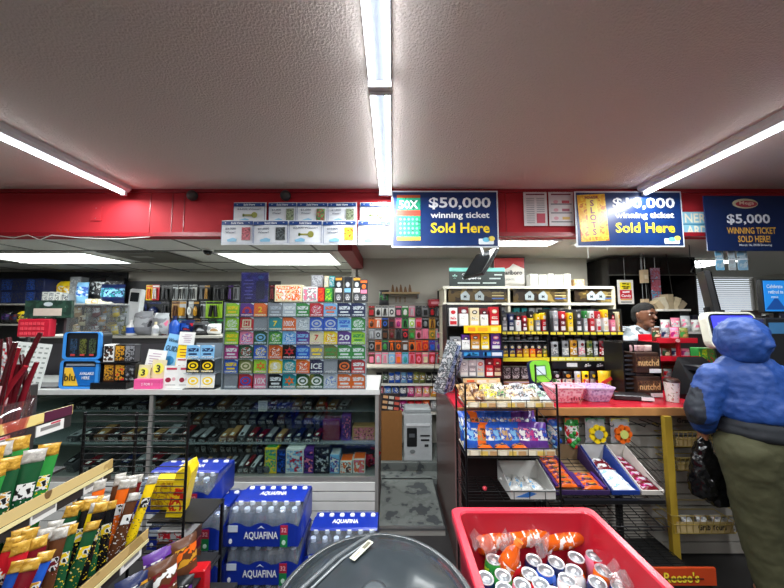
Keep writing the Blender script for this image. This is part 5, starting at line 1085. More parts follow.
# ================================================================== AQUAFINA WATER STACKS
FILM = M('16309a', .3, 0, .15, 12); CLRF = GLASS('e4ecf8', .16, .08, .06); CAPW = M('e8ecf0', .35); BOTM = GLASS('dbe8f2', .22, .08, .16)
def bottle_mesh():
    b = MB(); b.lathe([(.02, 0), (.03, .006), (.031, .06), (.029, .07), (.031, .085), (.031, .11), (.027, .135), (.015, .158), (.0125, .165)], BOTM, 12); return b.mesh('bottle')
def cap_mesh():
    b = MB(); b.lathe([(.0145, .160), (.0145, .175), (.0135, .178)], CAPW, 12); return b.mesh('cap')
BME, CME = bottle_mesh(), cap_mesh()
b = MB(); b.lathe([(.0315, .01), (.0315, .105)], M('1c3c9c', .3), 12, cap=False); LME = b.mesh('label')
WP, DP, HP = .375, .252, .180
def water_pack(x, y, z, label, zs=1.):
    t = thing('water_pack', label, 'water pack', (x, y, z), 0, 'shrink wrapped packs of bottled water'); t.scale.z = zs
    for i in range(6):
        for j in range(4):
            if j > 1 and False: continue
            bt = part('bottle', BME, t); bt.location = (-WP / 2 + .0315 + i * .0624, .032 + j * .0624, 0)
            cp = part('cap', CME, bt)
    def ring(z, k=1, dy=0): a, d = WP / 2 * k + .002, DP; c = .03; return [(-a + c, -.002 + dy, z), (a - c, -.002 + dy, z), (a, c + dy, z), (a, d - c, z), (a - c, d, z), (-a + c, d, z), (-a, d - c, z), (-a, c + dy, z)]
    b = MB(); n = 14
    fr = []
    for k in range(n + 1): u = -1 + 2 * k / n; fr.append((u * (WP / 2 + .003), -.004 - .004 * abs(math.cos(u * PI * 3)), u))
    zt = lambda u: .118 + .010 * math.cos(u * 9)
    b.rings([[(x_, y_, .012) for x_, y_, u in fr] + [(WP / 2 + .004, DP, .012), (-WP / 2 - .004, DP, .012)], [(x_, y_, zt(u)) for x_, y_, u in fr] + [(WP / 2 + .004, DP, .16), (-WP / 2 - .004, DP, .16)]], FILM, False, True)
    part('blue_film', b, t)
    b = MB(); fy = [(.085, .176), (.10, .1825), (.15, .1835), (.188, .183), (.203, .171), (DP, .168), (DP + .004, .12)]
    b.add([(x_ * WP / 2, y_, z_) for y_, z_ in fy for x_ in (-1, 1)], [(2 * k, 2 * k + 1, 2 * k + 3, 2 * k + 2) for k in range(len(fy) - 1)], FILM)
    for s_ in (-1, 1): b.add([(s_ * WP / 2, q, zz) for q, zz in ((.1, .182), (.19, .182), (.21, .17), (DP, .168), (DP, .10), (.03, .10))], [(0, 1, 2, 3, 4, 5)], FILM)
    part('film_top', b, t)
    b = MB(); b.rings([ring(.11), ring(.158, 1), ring(.179, .97, .012)], CLRF, False, True); b.quad([(-WP / 2 + .01, .01, .180), (WP / 2 - .01, .01, .180), (WP / 2 - .01, .08, .181), (-WP / 2 + .01, .08, .181)], CLRF); part('clear_film', b, t)
    b = MB(); b.text('AQUAFINA', .0, -.011, .066, .042, INKW, .175); b.prism([(-.02, .1), (.0, .115), (.02, .1), (0, .108)], -.0115, -.011, M('d8e4f0', .4)); part('lettering', b, t)
    b = MB(); b.M = Matrix.Translation((0, .145, .1845)) @ Matrix.Rotation(-PI / 2, 4, 'X'); b.text('AQUAFINA', 0, -.0005, 0, .042, INKW, .15); part('lettering', b, t)
    b = MB(); b.plate(.118, -.0115, .012, .038, .06, M('1c8048', .4)); b.plate(.118, -.0115, .072, .038, .046, M('b02440', .4)); b.text('32', .118, -.0135, .096, .022, M('f0b0bc', .4)); b.disc(.118, -.0125, .035, .01, .012, M('c8e8d8', .4), 10); part('offer_tag', b, t)
    b = MB(); b.disc(-.155, -.0115, .04, .009, .012, INKW, 10); part('seal', b, t); b = MB(); b.plate(-.145, -.0115, .085, .05, .032, M('c8d4e4', .4)); part('data_label', b, t)
for i in range(3): water_pack(-.672, 1.61, .062 + i * (HP + .004), 'water pack in the middle column, %s' % ('bottom one', 'second from the floor', 'topmost')[i])
for i in range(4): water_pack(-1.075 + (-.07 if i == 3 else 0), 1.61, .062 + i * (HP + .004) * .955, 'water pack in the tall left column, %s' % ('bottom one', 'second from the floor', 'third from the floor', 'topmost')[i], .955)
for i in range(2): water_pack(-.27, 1.66, .062 + i * (HP + .004), 'water pack in the low right column behind the barrel, %s' % ('bottom one', 'top one')[i])

t = thing('pallet', 'low dark pallet under the water packs', 'pallet', (-.68, 1.76, .0))
for k in range(7): b = MB(); b.box(0, -.14 + k * .05, .042, 1.26, .042, .018, M('3a3028', .7)); part('board', b, t)
for k in (-.6, 0, .6): b = MB(); b.box(k, .01, 0, .05, .33, .042, M('3a3028', .7)); part('runner', b, t)

# ================================================================== BARREL COOLER AND RED BIN
bx0, by0 = -.045, .80; RB = .272
t = thing('barrel_cooler', 'round dark plastic barrel with domed see-through lid in the foreground', 'barrel', (bx0, by0, 0)); t.scale.z = 1.058
b = MB(); b.lathe([(.21, 0), (.235, .05), (.262, .5), (.266, .80), (.25, .80), (.22, .76)], M('232628', .3, 0, .2, 10), 48, cap=True); part('body', b, t)
b = MB(); b.lathe([(.262, .795), (RB, .80), (RB + .002, .825), (.262, .836), (.252, .83)], M('3a3e40', .25, 0, .2, 30), 56, cap=False); part('rim', b, t)
m_lid = M('30363a', .16, 0, .45, 9, .12)
b = MB(); b.lathe([(.255, .828), (.25, .838), (.20, .856), (.12, .866), (.04, .869), (.002, .87)], m_lid, 56, cap=False); part('lid', b, t)
b = MB(); b.tube([(-.235, -.06, .852), (-.19, .02, .862), (-.12, .12, .862), (-.055, .2, .852), (-.03, .235, .842)], .006, M('54595c', .3), 8); b.tube([(-.215, -.07, .856), (-.17, .01, .866), (-.1, .11, .866), (-.04, .185, .855)], .003, M('8a8f92', .2), 6); part('seam_and_highlight', b, t)  # grey lid seam, with a thin paler tube as its painted highlight
b = MB(); b.lathe([(.03, .868), (.034, .874), (.02, .878), (.002, .878)], M('4a5054', .25), 20, cap=False); part('lid_boss', b, t)
def sticker(x, y, rz, l_, w_, nm):
    r = math.hypot(x, y); z = .871 - .33 * max(0, r - .04) ** 2 * 1.25
    b = MB(); b.M = Matrix.Translation((x, y, z + .006)) @ Matrix.Rotation(rz, 4, 'Z') @ Matrix.Rotation(-r * .35, 4, 'Y' if False else 'X')
    b.box(0, 0, 0, l_, w_, .001, M('cfcdb8', .4)); b.box(.02 * l_ / .08, 0, .001, l_ * .35, w_ * .6, .0006, M('6a6858', .4)); b.box(-l_ * .25, 0, .001, l_ * .3, w_ * .3, .0006, M('9a9884', .4)); part('sticker', b, t)
sticker(-.045, .135, .95, .085, .02, ''); sticker(-.135, -.035, .4, .05, .03, '')

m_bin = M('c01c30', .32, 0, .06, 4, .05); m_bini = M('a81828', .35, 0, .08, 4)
rx0, rx1, ry1, ry0 = .235, .805, 1.255, .50; RZ0 = .85
t = thing('red_bin', 'large red plastic bin in the foreground filled with cans and bottles', 'bin', (0, 0, 0))
def rq(i, z, n=3, r=.05):
    pts = []; r = max(.008, r)
    for cx_, cy_, a0 in ((rx1 - i - r, ry1 - i - r, 0), (rx0 + i + r, ry1 - i - r, 90), (rx0 + i + r, ry0 + i + r, 180), (rx1 - i - r, ry0 + i + r, 270)):
        for k in range(n + 1): a = math.radians(a0 + 90 * k / n); pts.append((cx_ + r * math.cos(a), cy_ + r * math.sin(a), z))
    return pts
b = MB(); b.rings([rq(.07, 0, 4), rq(.035, .45, 4), rq(.018, RZ0 - .03, 4)], m_bin, False, True); part('outer_wall', b, t)
b = MB(); b.rings([rq(.018, RZ0 - .035, 4, .04), rq(0, RZ0 - .03, 4, .03), rq(0, RZ0 - .004, 4, .03), rq(.004, RZ0, 4, .03), rq(.026, RZ0, 4, .03), rq(.030, RZ0 - .006, 4, .03)], M('cc2c40', .28, 0, .05, 4), False, False); part('rim', b, t)
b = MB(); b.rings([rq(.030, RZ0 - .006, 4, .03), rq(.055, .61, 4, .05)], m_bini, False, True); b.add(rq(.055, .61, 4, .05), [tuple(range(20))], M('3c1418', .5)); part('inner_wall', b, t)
CANS = [(493, 560, 'green', 'lime'), (512, 560, 'red', 'dkred'), (533, 558, 'navy', 'blue'), (554, 560, 'navy', 'blue'), (575.5, 556.5, 'dkred', 'brown'), (595, 555, 'pink', 'red'), (501, 574.5, 'green', 'dkgreen'), (527.5, 572.5, 'brown', 'orange'), (547, 570.5, 'blue', 'navy'), (576, 570.5, 'white', 'orange'), (603, 569.5, 'orange', 'brown'), (505, 587, 'green', 'lime'), (520.5, 583, 'pink', 'white'), (541.5, 583.5, 'red', 'white'), (568, 580, 'white', 'orange'), (597.5, 581, 'navy', 'purple'), (620.5, 585.5, 'blue', 'navy'), (484, 576, 'navy', 'blue'), (556, 594, 'orange', 'white'), (582, 594, 'navy', 'blue'), (607, 599, 'red', 'dkred')]
def drink_can(c1, c2):
    b = MB(); b.lathe([(.022, 0), (.031, .008), (.0325, .02), (.0325, .10), (.029, .112), (.0268, .116)], BUSY(H(c1), H(c1), H(c2), 28, .2, 'noise', .4, .58), 20); return b
zc = .735
for i, (px, py, c1, c2) in enumerate(CANS):
    q = PZ(px, py, zc); t = thing('drink_can', 'upright %s and %s can, %s one counting along the rows in the red bin' % (NM(c1), NM(c2), ORD[i] if i < 20 else 'last'), 'can', (q.x, q.y, zc - .12), random.uniform(0, 6), 'cans in the red bin', random.uniform(-.05, .05), random.uniform(-.05, .05))
    part('body', drink_can(c1, c2), t)
    b = MB(); b.lathe([(.0268, .116), (.0272, .120), (.0255, .120), (.024, .1165), (.001, .1165)], M('d4d7da', .3, .4), 20, cap=False); b.lathe([(.0215, .1168), (.0215, .1172), (.001, .1172)], M('8f9498', .4, .5), 20, cap=False); part('lid', b, t)
    b = MB(); b.at((0, .004, .1174)); b.lathe([(.0085, 0), (.0085, .0015), (.004, .0015)], M('dcdfe1', .3, .3), 10, sx=.8, sy=1.3); part('pull_tab', b, t)
def pet(c1, label, cap_c, L=.2):
    b = MB(); b.lathe([(.024, 0), (.032, .01), (.032, .07), (.03, .075), (.032, .08), (.032, .12), (.026, .15), (.013, .175), (.012, .185)], M(c1, .12, 0, .15, 10, 0, .6), 16); return b
OB = [(500, 541, 1.0, 'orange drink bottle lying leftmost against the bin\'s back wall'), (530, 538, 1.35, 'orange drink bottle lying in the middle of the bin'), (562, 537, 1.52, 'orange drink bottle lying at the right in the bin'), (482, 555, .5, 'orange drink bottle standing tilted by the bin\'s left wall')]
for i, (px, py, rz, lab) in enumerate(OB):
    q = PZ(px, py, .755); t = thing('drink_bottle', lab, 'bottle', (q.x - .085, q.y + .0, .735 + i % 2 * .01), 0, None); t.rotation_euler = (0, PI / 2 - .12, (PI / 2 - rz) * .5)
    if i == 3: t.rotation_euler = (.1, .5, .2); t.location.z = .63; t.location.x = q.x + .04
    part('body', pet('d85c14', '', ''), t); b = MB(); b.lathe([(.0328, .055), (.0328, .115)], BUSY('e8e0dc', 'd86820', 'b84018', 40, .3, 'noise', .5, .6), 16, cap=False); part('label', b, t); b = MB(); b.lathe([(.0145, .183), (.0145, .2)], M('e87830', .3), 12); part('cap', b, t)
for i, (px, py) in enumerate(((483, 545), (508, 543), (540, 545), (617, 577))):
    q = PZ(px, py, .775); b = MB(); rd = random.Random(i); n = 6
    g = [[(x * .016 - .04, y * .014 - .035, .03 * math.sin(x * 1.3 + i) * math.cos(y * 1.1) + rd.uniform(-.012, .012)) for x in range(n)] for y in range(n)]
    b.add([p for r in g for p in r], [(r * n + c, r * n + c + 1, (r + 1) * n + c + 1, (r + 1) * n + c) for r in range(n - 1) for c in range(n - 1)], GLASS('fff4f0', .25, .12, .10), False)
    single('plastic_wrap', b, 'crumpled clear plastic wrap in the red bin, %s piece' % ORD[i], 'wrap', (q.x, q.y, .78), i * .7, 'crumpled wraps in the red bin', .25)

# ================================================================== LEFT BACK WALL AND BACK SHELVES
YL = 4.25
zt_, _ = shelf_board('stock_shelf', 'long pale shelf on the far left wall holding bags and navy cartons', -40, 122, 303.5, YL, .42, .022, 'b4b2aa')
zt2, _ = shelf_board('stock_shelf', 'short pale shelf at the far left under the navy cartons', -40, 24, 324, YL, .42, .022, 'b4b2aa')
b = MB(); x_, z_, w_, h_ = rect(-40, 272, 122, 345, 4.68); b.box(0, 0, 0, w_, .02, h_, M('26282e', .6)); single('dark_backing', b, 'dark board behind the shelves on the far left wall', 'panel', (x_, 4.70, z_))
def shelfthing(px0, px1, py0, z, Y, build, name, label, cat, group=None, rz=0., dd=.1):
    A, B = P(px0, py0, Y), P(px1, py0, Y); single(name, build(B.x - A.x, A.z - z), label, cat, ((A.x + B.x) / 2, Y + dd / 2, z + .001), rz, group)
k = 0
for r, (ya0, hh) in enumerate(((290, 0), (278, 1))):
    for i, (a, c_) in enumerate(((-12, -1), (0, 10), (11, 24), (25, 33), (34, 42))):
        A, B = P(a, ya0, YL + .02), P(c_, 303, YL + .02); h_ = .18; w_ = B.x - A.x - .01
        single('navy_carton', carton(w_, h_, .25, 'navy', ('navy', 'blue' if i % 2 else 'navy', 'dkgrey'), 'navy'), 'navy carton on the far left shelf, %s layer, %s from left' % (('lower', 'upper')[hh], ORD[i]), 'box', ((A.x + B.x) / 2, YL + .16, zt_ + .002 + hh * .183), 0, 'navy cartons on the far left shelf')
def bb(c1, c2, c3, d=.12, s=20): return lambda w_, h_: bag(w_, h_, d, c1, c2, c3, True, 3, s)
def cc(body, front, d=.12): return lambda w_, h_: carton(w_, h_, d, body, front, body)
LT = [(48, 70, 281, bb('yellow', 'gold', 'white'), 'yellow_bag', 'folded yellow bag on the far left shelf', 'bag'), (43, 49, 292, cc('white', ('white', 'grey', 'white')), 'small_carton', 'small white carton in front of the yellow bag, left one', 'box'), (50, 55, 292, cc('white', ('silver', 'grey', 'white')), 'small_carton', 'small white carton in front of the yellow bag, middle one', 'box'), (56, 61, 292.5, cc('white', ('white', 'dkgrey', 'white')), 'small_carton', 'small white carton in front of the yellow bag, right one', 'box'), (63, 69, 294, cc('silver', ('white', 'black', 'silver')), 'small_carton', 'silver carton beside the white cartons on the shelf', 'box'),
      (71, 82, 277, cc('grey', ('silver', 'grey', 'grey')), 'grey_card', 'grey printed box standing behind the pale blue bag', 'box'), (74, 86, 282, bb('ltblue', 'blue', 'white'), 'blue_bag', 'pale blue clear bag on the far left shelf', 'bag'), (88, 108, 276, bb('black', 'dkgrey', 'silver', .2), 'black_bag', 'black bag heaped behind the blue bag on the shelf', 'bag'), (98, 123, 284, bb('navy', 'ltblue', 'teal', .2), 'blue_bag', 'dark blue shiny bag at the shelf\'s right end', 'bag'), (104, 122, 275, bb('black', 'grey', 'dkgrey', .2), 'black_bag', 'black and grey bag on top at the shelf\'s right end', 'bag'), (86, 98, 299, cc('cream', ('white', 'cream', 'tan')), 'cream_tray', 'shallow cream tray on the far left shelf, left one', 'tray'), (99, 112, 299.5, cc('white', ('white', 'cream', 'silver')), 'white_tray', 'shallow white tray on the far left shelf, right one', 'tray')]
for i, (a, c_, y0, bd, nm, lab, ct) in enumerate(LT): shelfthing(a, c_, y0, zt_, YL + (.2 if 'behind' in lab or nm == 'yellow_bag' or 'on top' in lab else .04), bd, nm, lab, ct)
for i, (a, c_, y0, cs) in enumerate(((0, 8, 311, ('black', 'navy', 'purple')), (8, 16, 312, ('black', 'navy', 'dkred')), (16, 23, 311, ('yellow', 'olive', 'black')))):
    shelfthing(a, c_, y0, zt2, YL + .04, bb(*cs), 'dark_bag', '%s bag on the short shelf at far left, %s from left' % (NM(cs[0]), ORD[i]), 'bag')
# pegboard with hanging gadgets
x_, z_, w_, h_ = rect(122, 281, 278, 352, 4.66)
b = MB(); b.box(0, 0, 0, w_, .02, h_, M('3c3c3e', .7)); single('hook_panel', b, 'dark pegboard on the left back wall behind the leaflets', 'panel', (x_, 4.69, z_))
PG = [(284, 300, [(143, 150, 'yellow:orange'), (150.5, 157, 'red:white'), (158, 169, 'black:dkgrey'), (171, 175.5, 'silver:black'), (176, 180.5, 'white:black'), (181, 185.5, 'silver:black'), (186, 190.5, 'silver:black'), (191, 195, 'white:black'), (197, 202, 'dkgrey:grey'), (203, 208, 'black:gold'), (211, 219, 'dkgrey:black'), (220, 224.5, 'black:dkgrey'), (226, 231, 'dkgrey:purple'), (232, 238, 'grey:dkgrey'), (268, 274, 'black:dkred')]),
      (300.5, 318, [(126, 137, 'white:grey'), (138, 144, 'navy:black'), (146, 158, 'black:navy'), (159, 167, 'black:dkgrey'), (169, 177, 'tan:brown'), (178, 184, 'silver:gold'), (186, 191, 'silver:white'), (192, 197, 'black:gold'), (198, 203, 'silver:black'), (204, 221, 'lime:black')]),
      (318.5, 334, [(139, 147, 'dkgrey:silver'), (150, 160, 'grey:navy'), (161, 167, 'brown:red'), (176, 184, 'navy:teal'), (185, 191, 'black:brown'), (192, 198, 'tan:black'), (199, 205, 'silver:black'), (206, 213, 'dkgreen:black'), (214, 222, 'dkgrey:green')]),
      (335, 350, [(126, 134, 'black:navy'), (155, 163, 'brown:tan'), (176, 182, 'red:navy'), (183, 189, 'blue:red'), (190, 198, 'black:grey'), (199, 206, 'white:black'), (207, 214, 'silver:red'), (215, 222, 'grey:white')])]
for r, (y0, y1, cs) in enumerate(PG):
    for i, (a, c_, c) in enumerate(cs):
        c1, c2 = c.split(':'); x_, z_, w_, h_ = rect(a, y0, c_, y1, 4.5)
        single('hanging_gadget', blister(w_ * .95, h_ * .97, c1, c2, (2, 0, 3, 1, 2)[(i + r) % 5] if r else 2, .05, .14), '%s and %s gadget on the left pegboard, %s row, %s from left' % (NM(c1), NM(c2), ORD[r], ORD[i]), 'gadget', (x_, 4.56 - (i % 2) * .02, z_), 0, 'gadgets hanging on the left pegboard')
# back cabinet behind the left counter
YM = 3.05
zc_, _ = None, None
t = thing('back_cabinet', 'dark waist high cabinet behind the left counter holding clear bins', 'cabinet', (XW(120, YM), YM, FLZ)); xcw = XW(216, YM) - XW(20, YM); hcab = ZW(336, YM) - FLZ
b = MB(); b.box(0, .2, 0, xcw, .38, hcab - .02, M('2c2b2c', .6)); part('body', b, t)
b = MB(); b.box(0, .19, hcab - .02, xcw + .02, .42, .02, M('a8a69e', .4)); part('top', b, t)
for i in range(4): b = MB(); b.plate(-xcw / 2 + xcw * (i + .5) / 4, -.003, .06, xcw / 4.3, hcab - .14, M('38363a', .5), 0, .012); part('door', b, t)
ZM = FLZ + hcab
for i, (a, c_, cs) in enumerate(((66, 83, ('tan', 'cream', 'brown')), (84, 104, ('dkred', 'silver', 'gold')), (105, 122, ('yellow', 'silver', 'olive')))):
    x_, z_, w_, h_ = rect(a, 305, c_, 335.5, YM + .05); h_ = ZW(305, YM) - ZM
    t = thing('clear_bin', 'clear plastic bin of mixed %s packets on the back cabinet, %s from left' % (NM(cs[0]), ORD[i]), 'bin', (x_, YM + .18, ZM + .001))
    b = MB(); b.box(0, 0, 0, w_ * .96, .22, h_, GLASS('e8eef0', .16, .04, .08)); part('bin', b, t)
    b = MB(); b.box(0, 0, h_, w_, .24, .012, M('c8ccce', .3)); part('rim', b, t)
    for q in range(8): b = bag(w_ * .38, h_ * .36, .05, cs[q % 3], cs[(q + 1) % 3], 'white', True, q, 30); p = part('packet', b, t); p.location = ((q % 3 - 1) * w_ * .24, -.05 + .05 * (q % 2), .005 + (q // 3) * h_ * .3); p.rotation_euler = (-.1, .2 * (q % 3 - 1), 0)
def wbottle(body, cap, lab):
    def f(w_, h_):
        b = MB(); r = w_ / 2; b.lathe([(r * .9, 0), (r, h_ * .04), (r, h_ * .6), (r * .4, h_ * .78), (r * .38, h_ * .82)], M(H(body), .25), 14); b.lathe([(r * .42, h_ * .8), (r * .42, h_)], M(H(cap), .3), 12); b.lathe([(r * 1.02, h_ * .15), (r * 1.02, h_ * .52)], M(H(lab), .35), 14, cap=False); return b
    return f
shelfthing(123.5, 131, 320, ZM, YM + .05, wbottle('white', 'white', 'blue'), 'spray_bottle', 'white bottle with blue label on the back cabinet', 'bottle')
shelfthing(167, 176, 316, ZM, YM + .05, wbottle('blue', 'navy', 'blue'), 'blue_bottle', 'bright blue bottle on the back cabinet behind the blue leaflet', 'bottle')
shelfthing(159, 166, 318, ZM, YM + .12, wbottle('dkred', 'brown', 'brown'), 'brown_bottle', 'dull red bottle beside the blue bottle on the cabinet', 'bottle')
shelfthing(149, 155, 322, ZM, YM + .02, wbottle('white', 'cream', 'silver'), 'white_bottle', 'slim white bottle left of the brown bottle on the cabinet', 'bottle')
for i, (a, c_, y0, cs) in enumerate(((131, 150, 311, ('grey', 'silver', 'dkgrey')), (137, 152, 324, ('silver', 'grey', 'white')), (150, 166, 313, ('silver', 'grey', 'pink')), (176, 192, 320, ('navy', 'blue', 'red')), (190, 206, 322, ('dkgrey', 'black', 'silver')), (204, 219, 324, ('white', 'silver', 'tan')))):
    shelfthing(a, c_, y0, ZM, YM + .1 + .05 * (i % 2), bb(*cs, .14, 9), 'plastic_bag', '%s crumpled bag on the back cabinet, %s counting from the left' % (NM(cs[0]), ORD[i]), 'bag', 'crumpled bags on the back cabinet')
A = P(131, 290, 3.6); t = thing('card_reader', 'tall white gadget box with dark screen leaning by the left pegboard', 'box', (XW(131, 3.2), 3.2, ZM + .001), 0, None, 0, .08)
w_ = .13; h_ = ZW(289, 3.2) - ZM; b = MB(); b.box(0, 0, 0, w_, .06, h_, M('cfd2d2', .4), .01); part('body', b, t); b = MB(); b.plate(0, -.034, h_ * .72, w_ * .7, h_ * .2, M('24282c', .2), .008, .003); part('screen', b, t)
# front-left counter stand : green header, red box, white sheet
YS = 2.42
t = thing('sheet_stand', 'counter stand with dark green header sign and red pocket at far left', 'stand', (XW(40, YS), YS, CT + .001)); x0 = XW(40, YS)
x_, z_, w_, h_ = rect(27, 300.5, 72, 318, YS)
b = MB(); b.box(x_ - x0, .0, z_ - CT, w_, .02, h_, BUSY('20342c', '2c4a3c', '8aa090', 16, .4, 'noise', .5, .66)); part('header', b, t)
b = MB(); b.plate(x_ - x0, -.013, z_ - CT + h_ * .12, w_ * .6, h_ * .42, M('cdbcae', .5), 0, .002); b.disc(x_ - x0, -.012, z_ - CT + h_ * .78, w_ * .1, h_ * .12, M('c0c8cc', .4)); part('header_label', b, t)
x_, z_, w_, h_ = rect(22, 319, 52, 337, YS); b = MB(); b.box(x_ - x0, 0, z_ - CT, w_, .05, h_, M('c01c34', .35), .006)
for i in range(6):
    for j in range(3): b.plate(x_ - x0 - w_ * .36 + i * w_ * .13, -.028, z_ - CT + h_ * (.12 + .27 * j), w_ * .09, h_ * .16, M('e04a58', .35), 0, .003)
part('red_pocket', b, t)
for s in (-.17, .14): b = MB(); b.box(s, .05, 0, .02, .02, ZW(302, YS) - CT, M('48484a', .4)); part('post', b, t)
b = MB(); b.box(0, .06, 0, .36, .16, .012, M('48484a', .4)); part('base', b, t)
x_, z_, w_, h_ = rect(12, 338, 44, 384, YS - .04); t = thing('number_sheet', 'white printed sheet of small squares leaning in the far left stand', 'sheet', (x_, YS - .07, CT + .002), 0, None, -.1, .09)
b = MB(); b.plate(0, 0, 0, w_, A.z * 0 + h_, M('d8dcd8', .5), 0, .004); part('sheet', b, t); b = MB()
for i in range(6):
    for j in range(9): b.plate(-w_ * .4 + i * w_ * .16, -.0015, h_ * (.05 + .105 * j), w_ * .09, h_ * .035, M('8c948e', .5), 0, .001)
part('printing', b, t)
for i, (a, c_, y0, cs) in enumerate(((-8, 6, 345, ('white', 'teal', 'white')), (4, 14, 343, ('white', 'silver', 'red')))):
    A, B = P(a, y0, YS - .12), P(c_, y0, YS - .12); single('paper_box', carton(B.x - A.x, A.z - CT, .06, cs[0], cs), 'white box with %s print at the far left of the counter' % NM(cs[1]), 'box', ((A.x + B.x) / 2, YS - .12, CT + .001))

# ================================================================== LEFT FOREGROUND JERKY AND CANDY RACK
mtrim = M('2a2626', .5)
TR = [(-1.22, 1.28, 'b', 1.15), (-1.10, 1.06, 'm', 1.20), (-.945, .80, 'l', 1.20)]
t = thing('candy_stand', 'stepped black candy stand with printed price rails at the lower left', 'stand', (-1.2, .3, 0)); ox, oy = -1.2, .3
for k, (x, z, _, ye) in enumerate(TR):
    ln = ye - (-.2)
    b = MB(); b.box(x - .09 - ox, ye - ln / 2 - oy, (z - .23, z - .09, z - .075)[k] if k != 1 else z - .23, .18, ln, .008, M('1c1c1e', .5)); part('shelf', b, t)
    b = MB(); b.box(x - ox, ye - ln / 2 - oy, z - .075, .008, ln, .075, mtrim); p = part('price_rail', b, t)
    b = MB(); b.box(x - ox + .006, ye - ln / 2 - oy, z - .03, .004, ln, .034, BUSY(*(('c8a860', 'd8c47c', '8a4830') if k == 0 else ('a88c58', 'c8b078', '6e5434') if k == 1 else ('a08450', 'b89c64', '4c4a34')), 9, .4, 'noise', .4, .62)); part('printed_strip', b, p)
    if k == 0: b = MB(); b.box(x - ox + .0085, ye - .048 - oy, z - .03, .002, .09, .034, M('4c1c34', .4)); part('printed_strip', b, p, 'plum coloured end of the strip')
    else: b = MB(); b.box(x - ox + .0095, ye - ln / 2 - oy, z - .044, .003, ln, .012, M('d8cc98', .4)); part('cream_edge', b, p)
    for i in range(7):
        b = MB(); y = ye - .07 - i * .155 - oy; b.box(x - ox + .006, y, z - .073, .003, .085 if k != 1 else .07, .036, M('dcdad6', .4)); b.box(x - ox + .008, y, z - .058, .001, .06, .012, M('7a7674', .5)); b.box(x - ox + .008, y + .015, z - .044, .001, .03, .006, M('b83048', .5)); part('price_card', b, p)
b = MB(); b.box(-1.42 - ox, .5 - oy, 0, .02, 1.4, 1.35, M('2c2a28', .6)); part('back_board', b, t)
b = MB(); b.box(-1.18 - ox, .5 - oy, 0, .5, 1.4, .5, M('1a1a1b', .6)); part('base', b, t)
# wire end panels
px0_, px1_ = XW(78, 1.28, 1), XW(184, 1.28, 1); w_ = px1_ - px0_; h_ = .58
b = MB()
for k in range(23): b.rod((-w_ / 2, 0, h_ * k / 22), (w_ / 2, 0, h_ * k / 22), .0022, WIRE, 5)
eg = part('end_grid', b, t, 'black wire grid'); eg.location = ((px0_ + px1_) / 2 - ox, 1.29 - oy, .62)
for u in (-.5, 0, .5): b = MB(); b.rod((u * w_, .004, -.62), (u * w_, .004, h_ + .01), .0055, WIRE, 6); part('upright', b, eg)
# snack sleeves standing on the tiers
STK = [('dkred', 'gold', 'jerky stick in dark red sleeve'), ('blue', 'gold', 'meat stick in blue sleeve'), ('red', 'gold', 'meat stick in red sleeve with gold top'), ('dkred', 'brown', 'dark red meat stick'), ('brown', 'tan', 'brown jerky stick'), ('dkgreen', 'yellow', 'dark green meat stick'), ('green', 'lime', 'green meat stick with lime tip'), ('black', 'yellow', 'black and yellow meat stick'), ('yellow', 'black', 'yellow and black meat stick'), ('orange', 'white', 'orange and white jerky stick'), ('brown', 'white', 'brown and white lettered stick'), ('dkred', 'white', 'maroon and white stick'), ('brown', 'dkred', 'brown and maroon stick')]
def stick(c1, c2, w_, h_, seed):
    rd = random.Random(seed)
    t_ = MB(); t_.pouch(w_, h_ * .89, .018, M(H(c1), .22, 0, .1), BUSY(H(c1), H(c2), 'd8d0c0', 120, .25, 'noise', .62, .68), .12, .62, seed=seed)
    t_.plate(0, -.0105, h_ * .58, w_ * .74, h_ * .13, BUSY(H(c2), H('white'), H('black'), 80, .3, 'noise', .5, .58), 0, .002)
    u = MB(); u.pouch(w_ * 1.05, h_ * .12, .012, BUSY(*(('a87c2c', 'c89a3c', 'e0b85c') if c2 in ('gold', 'tan', 'yellow') else ('a8a49c', 'bcb8b0', 'd8d4cc')), 70, .15, 'noise', .45, .6), None, z0=h_ * .88, crimp=0, seed=seed + 1)
    return t_, u
nst = 0
order = [2, 1, 3, 2, 0, 1, 2, 0, 12, 5, 6, 5, 7, 8, 5, 7, 10, 9, 10, 8, 11, 12, 11, 10]
for r in range(3):
    for i in range(15):
        y = .68 + i * .0355 + r * .012; c1, c2, nm = STK[order[min(len(order) - 1, int(i * 1.4) + r)]]
        x = -1.0 - r * .036; hs = .235 + .01 * ((i * 7 + r * 3) % 4) + .012 * r
        t = thing('meat_stick', '%s, middle tier, %s from near end, %s line' % (nm, ORD[i] if i < 20 else 'last', ORD[r]), 'snack stick', (x, y, .738), PI / 2 - .75 + random.uniform(-.15, .15), 'meat sticks in the middle tier', random.uniform(-.10, .08), random.uniform(.05, .30))
        A_, B_ = stick(c1, c2, .034, hs, i * 3 + r); part('sleeve', A_, t); part('foil_top', B_, t, 'crinkled foil top')
for r in range(2):
    for i in range(8):
        y = .66 + i * .044; x = -1.15 - r * .05
        c1, c2, nm = (('dkgreen', 'white', 'green sleeve with white lettering'), ('green', 'yellow', 'green sleeve with yellow tip'), ('dkgreen', 'gold', 'dark green sleeve with tan top'))[i % 3]
        t = thing('jerky_sleeve', '%s in the upper tier, %s from near end, %s line' % (nm, ORD[i], ORD[r]), 'snack stick', (x, y, .875), PI / 2 - .6, 'green jerky sleeves in the upper tier', 0, random.uniform(-.05, .15))
        A_, B_ = stick(c1, c2, .05, .36 if r else .33, i * 5 + r); part('sleeve', A_, t); part('top', B_, t)
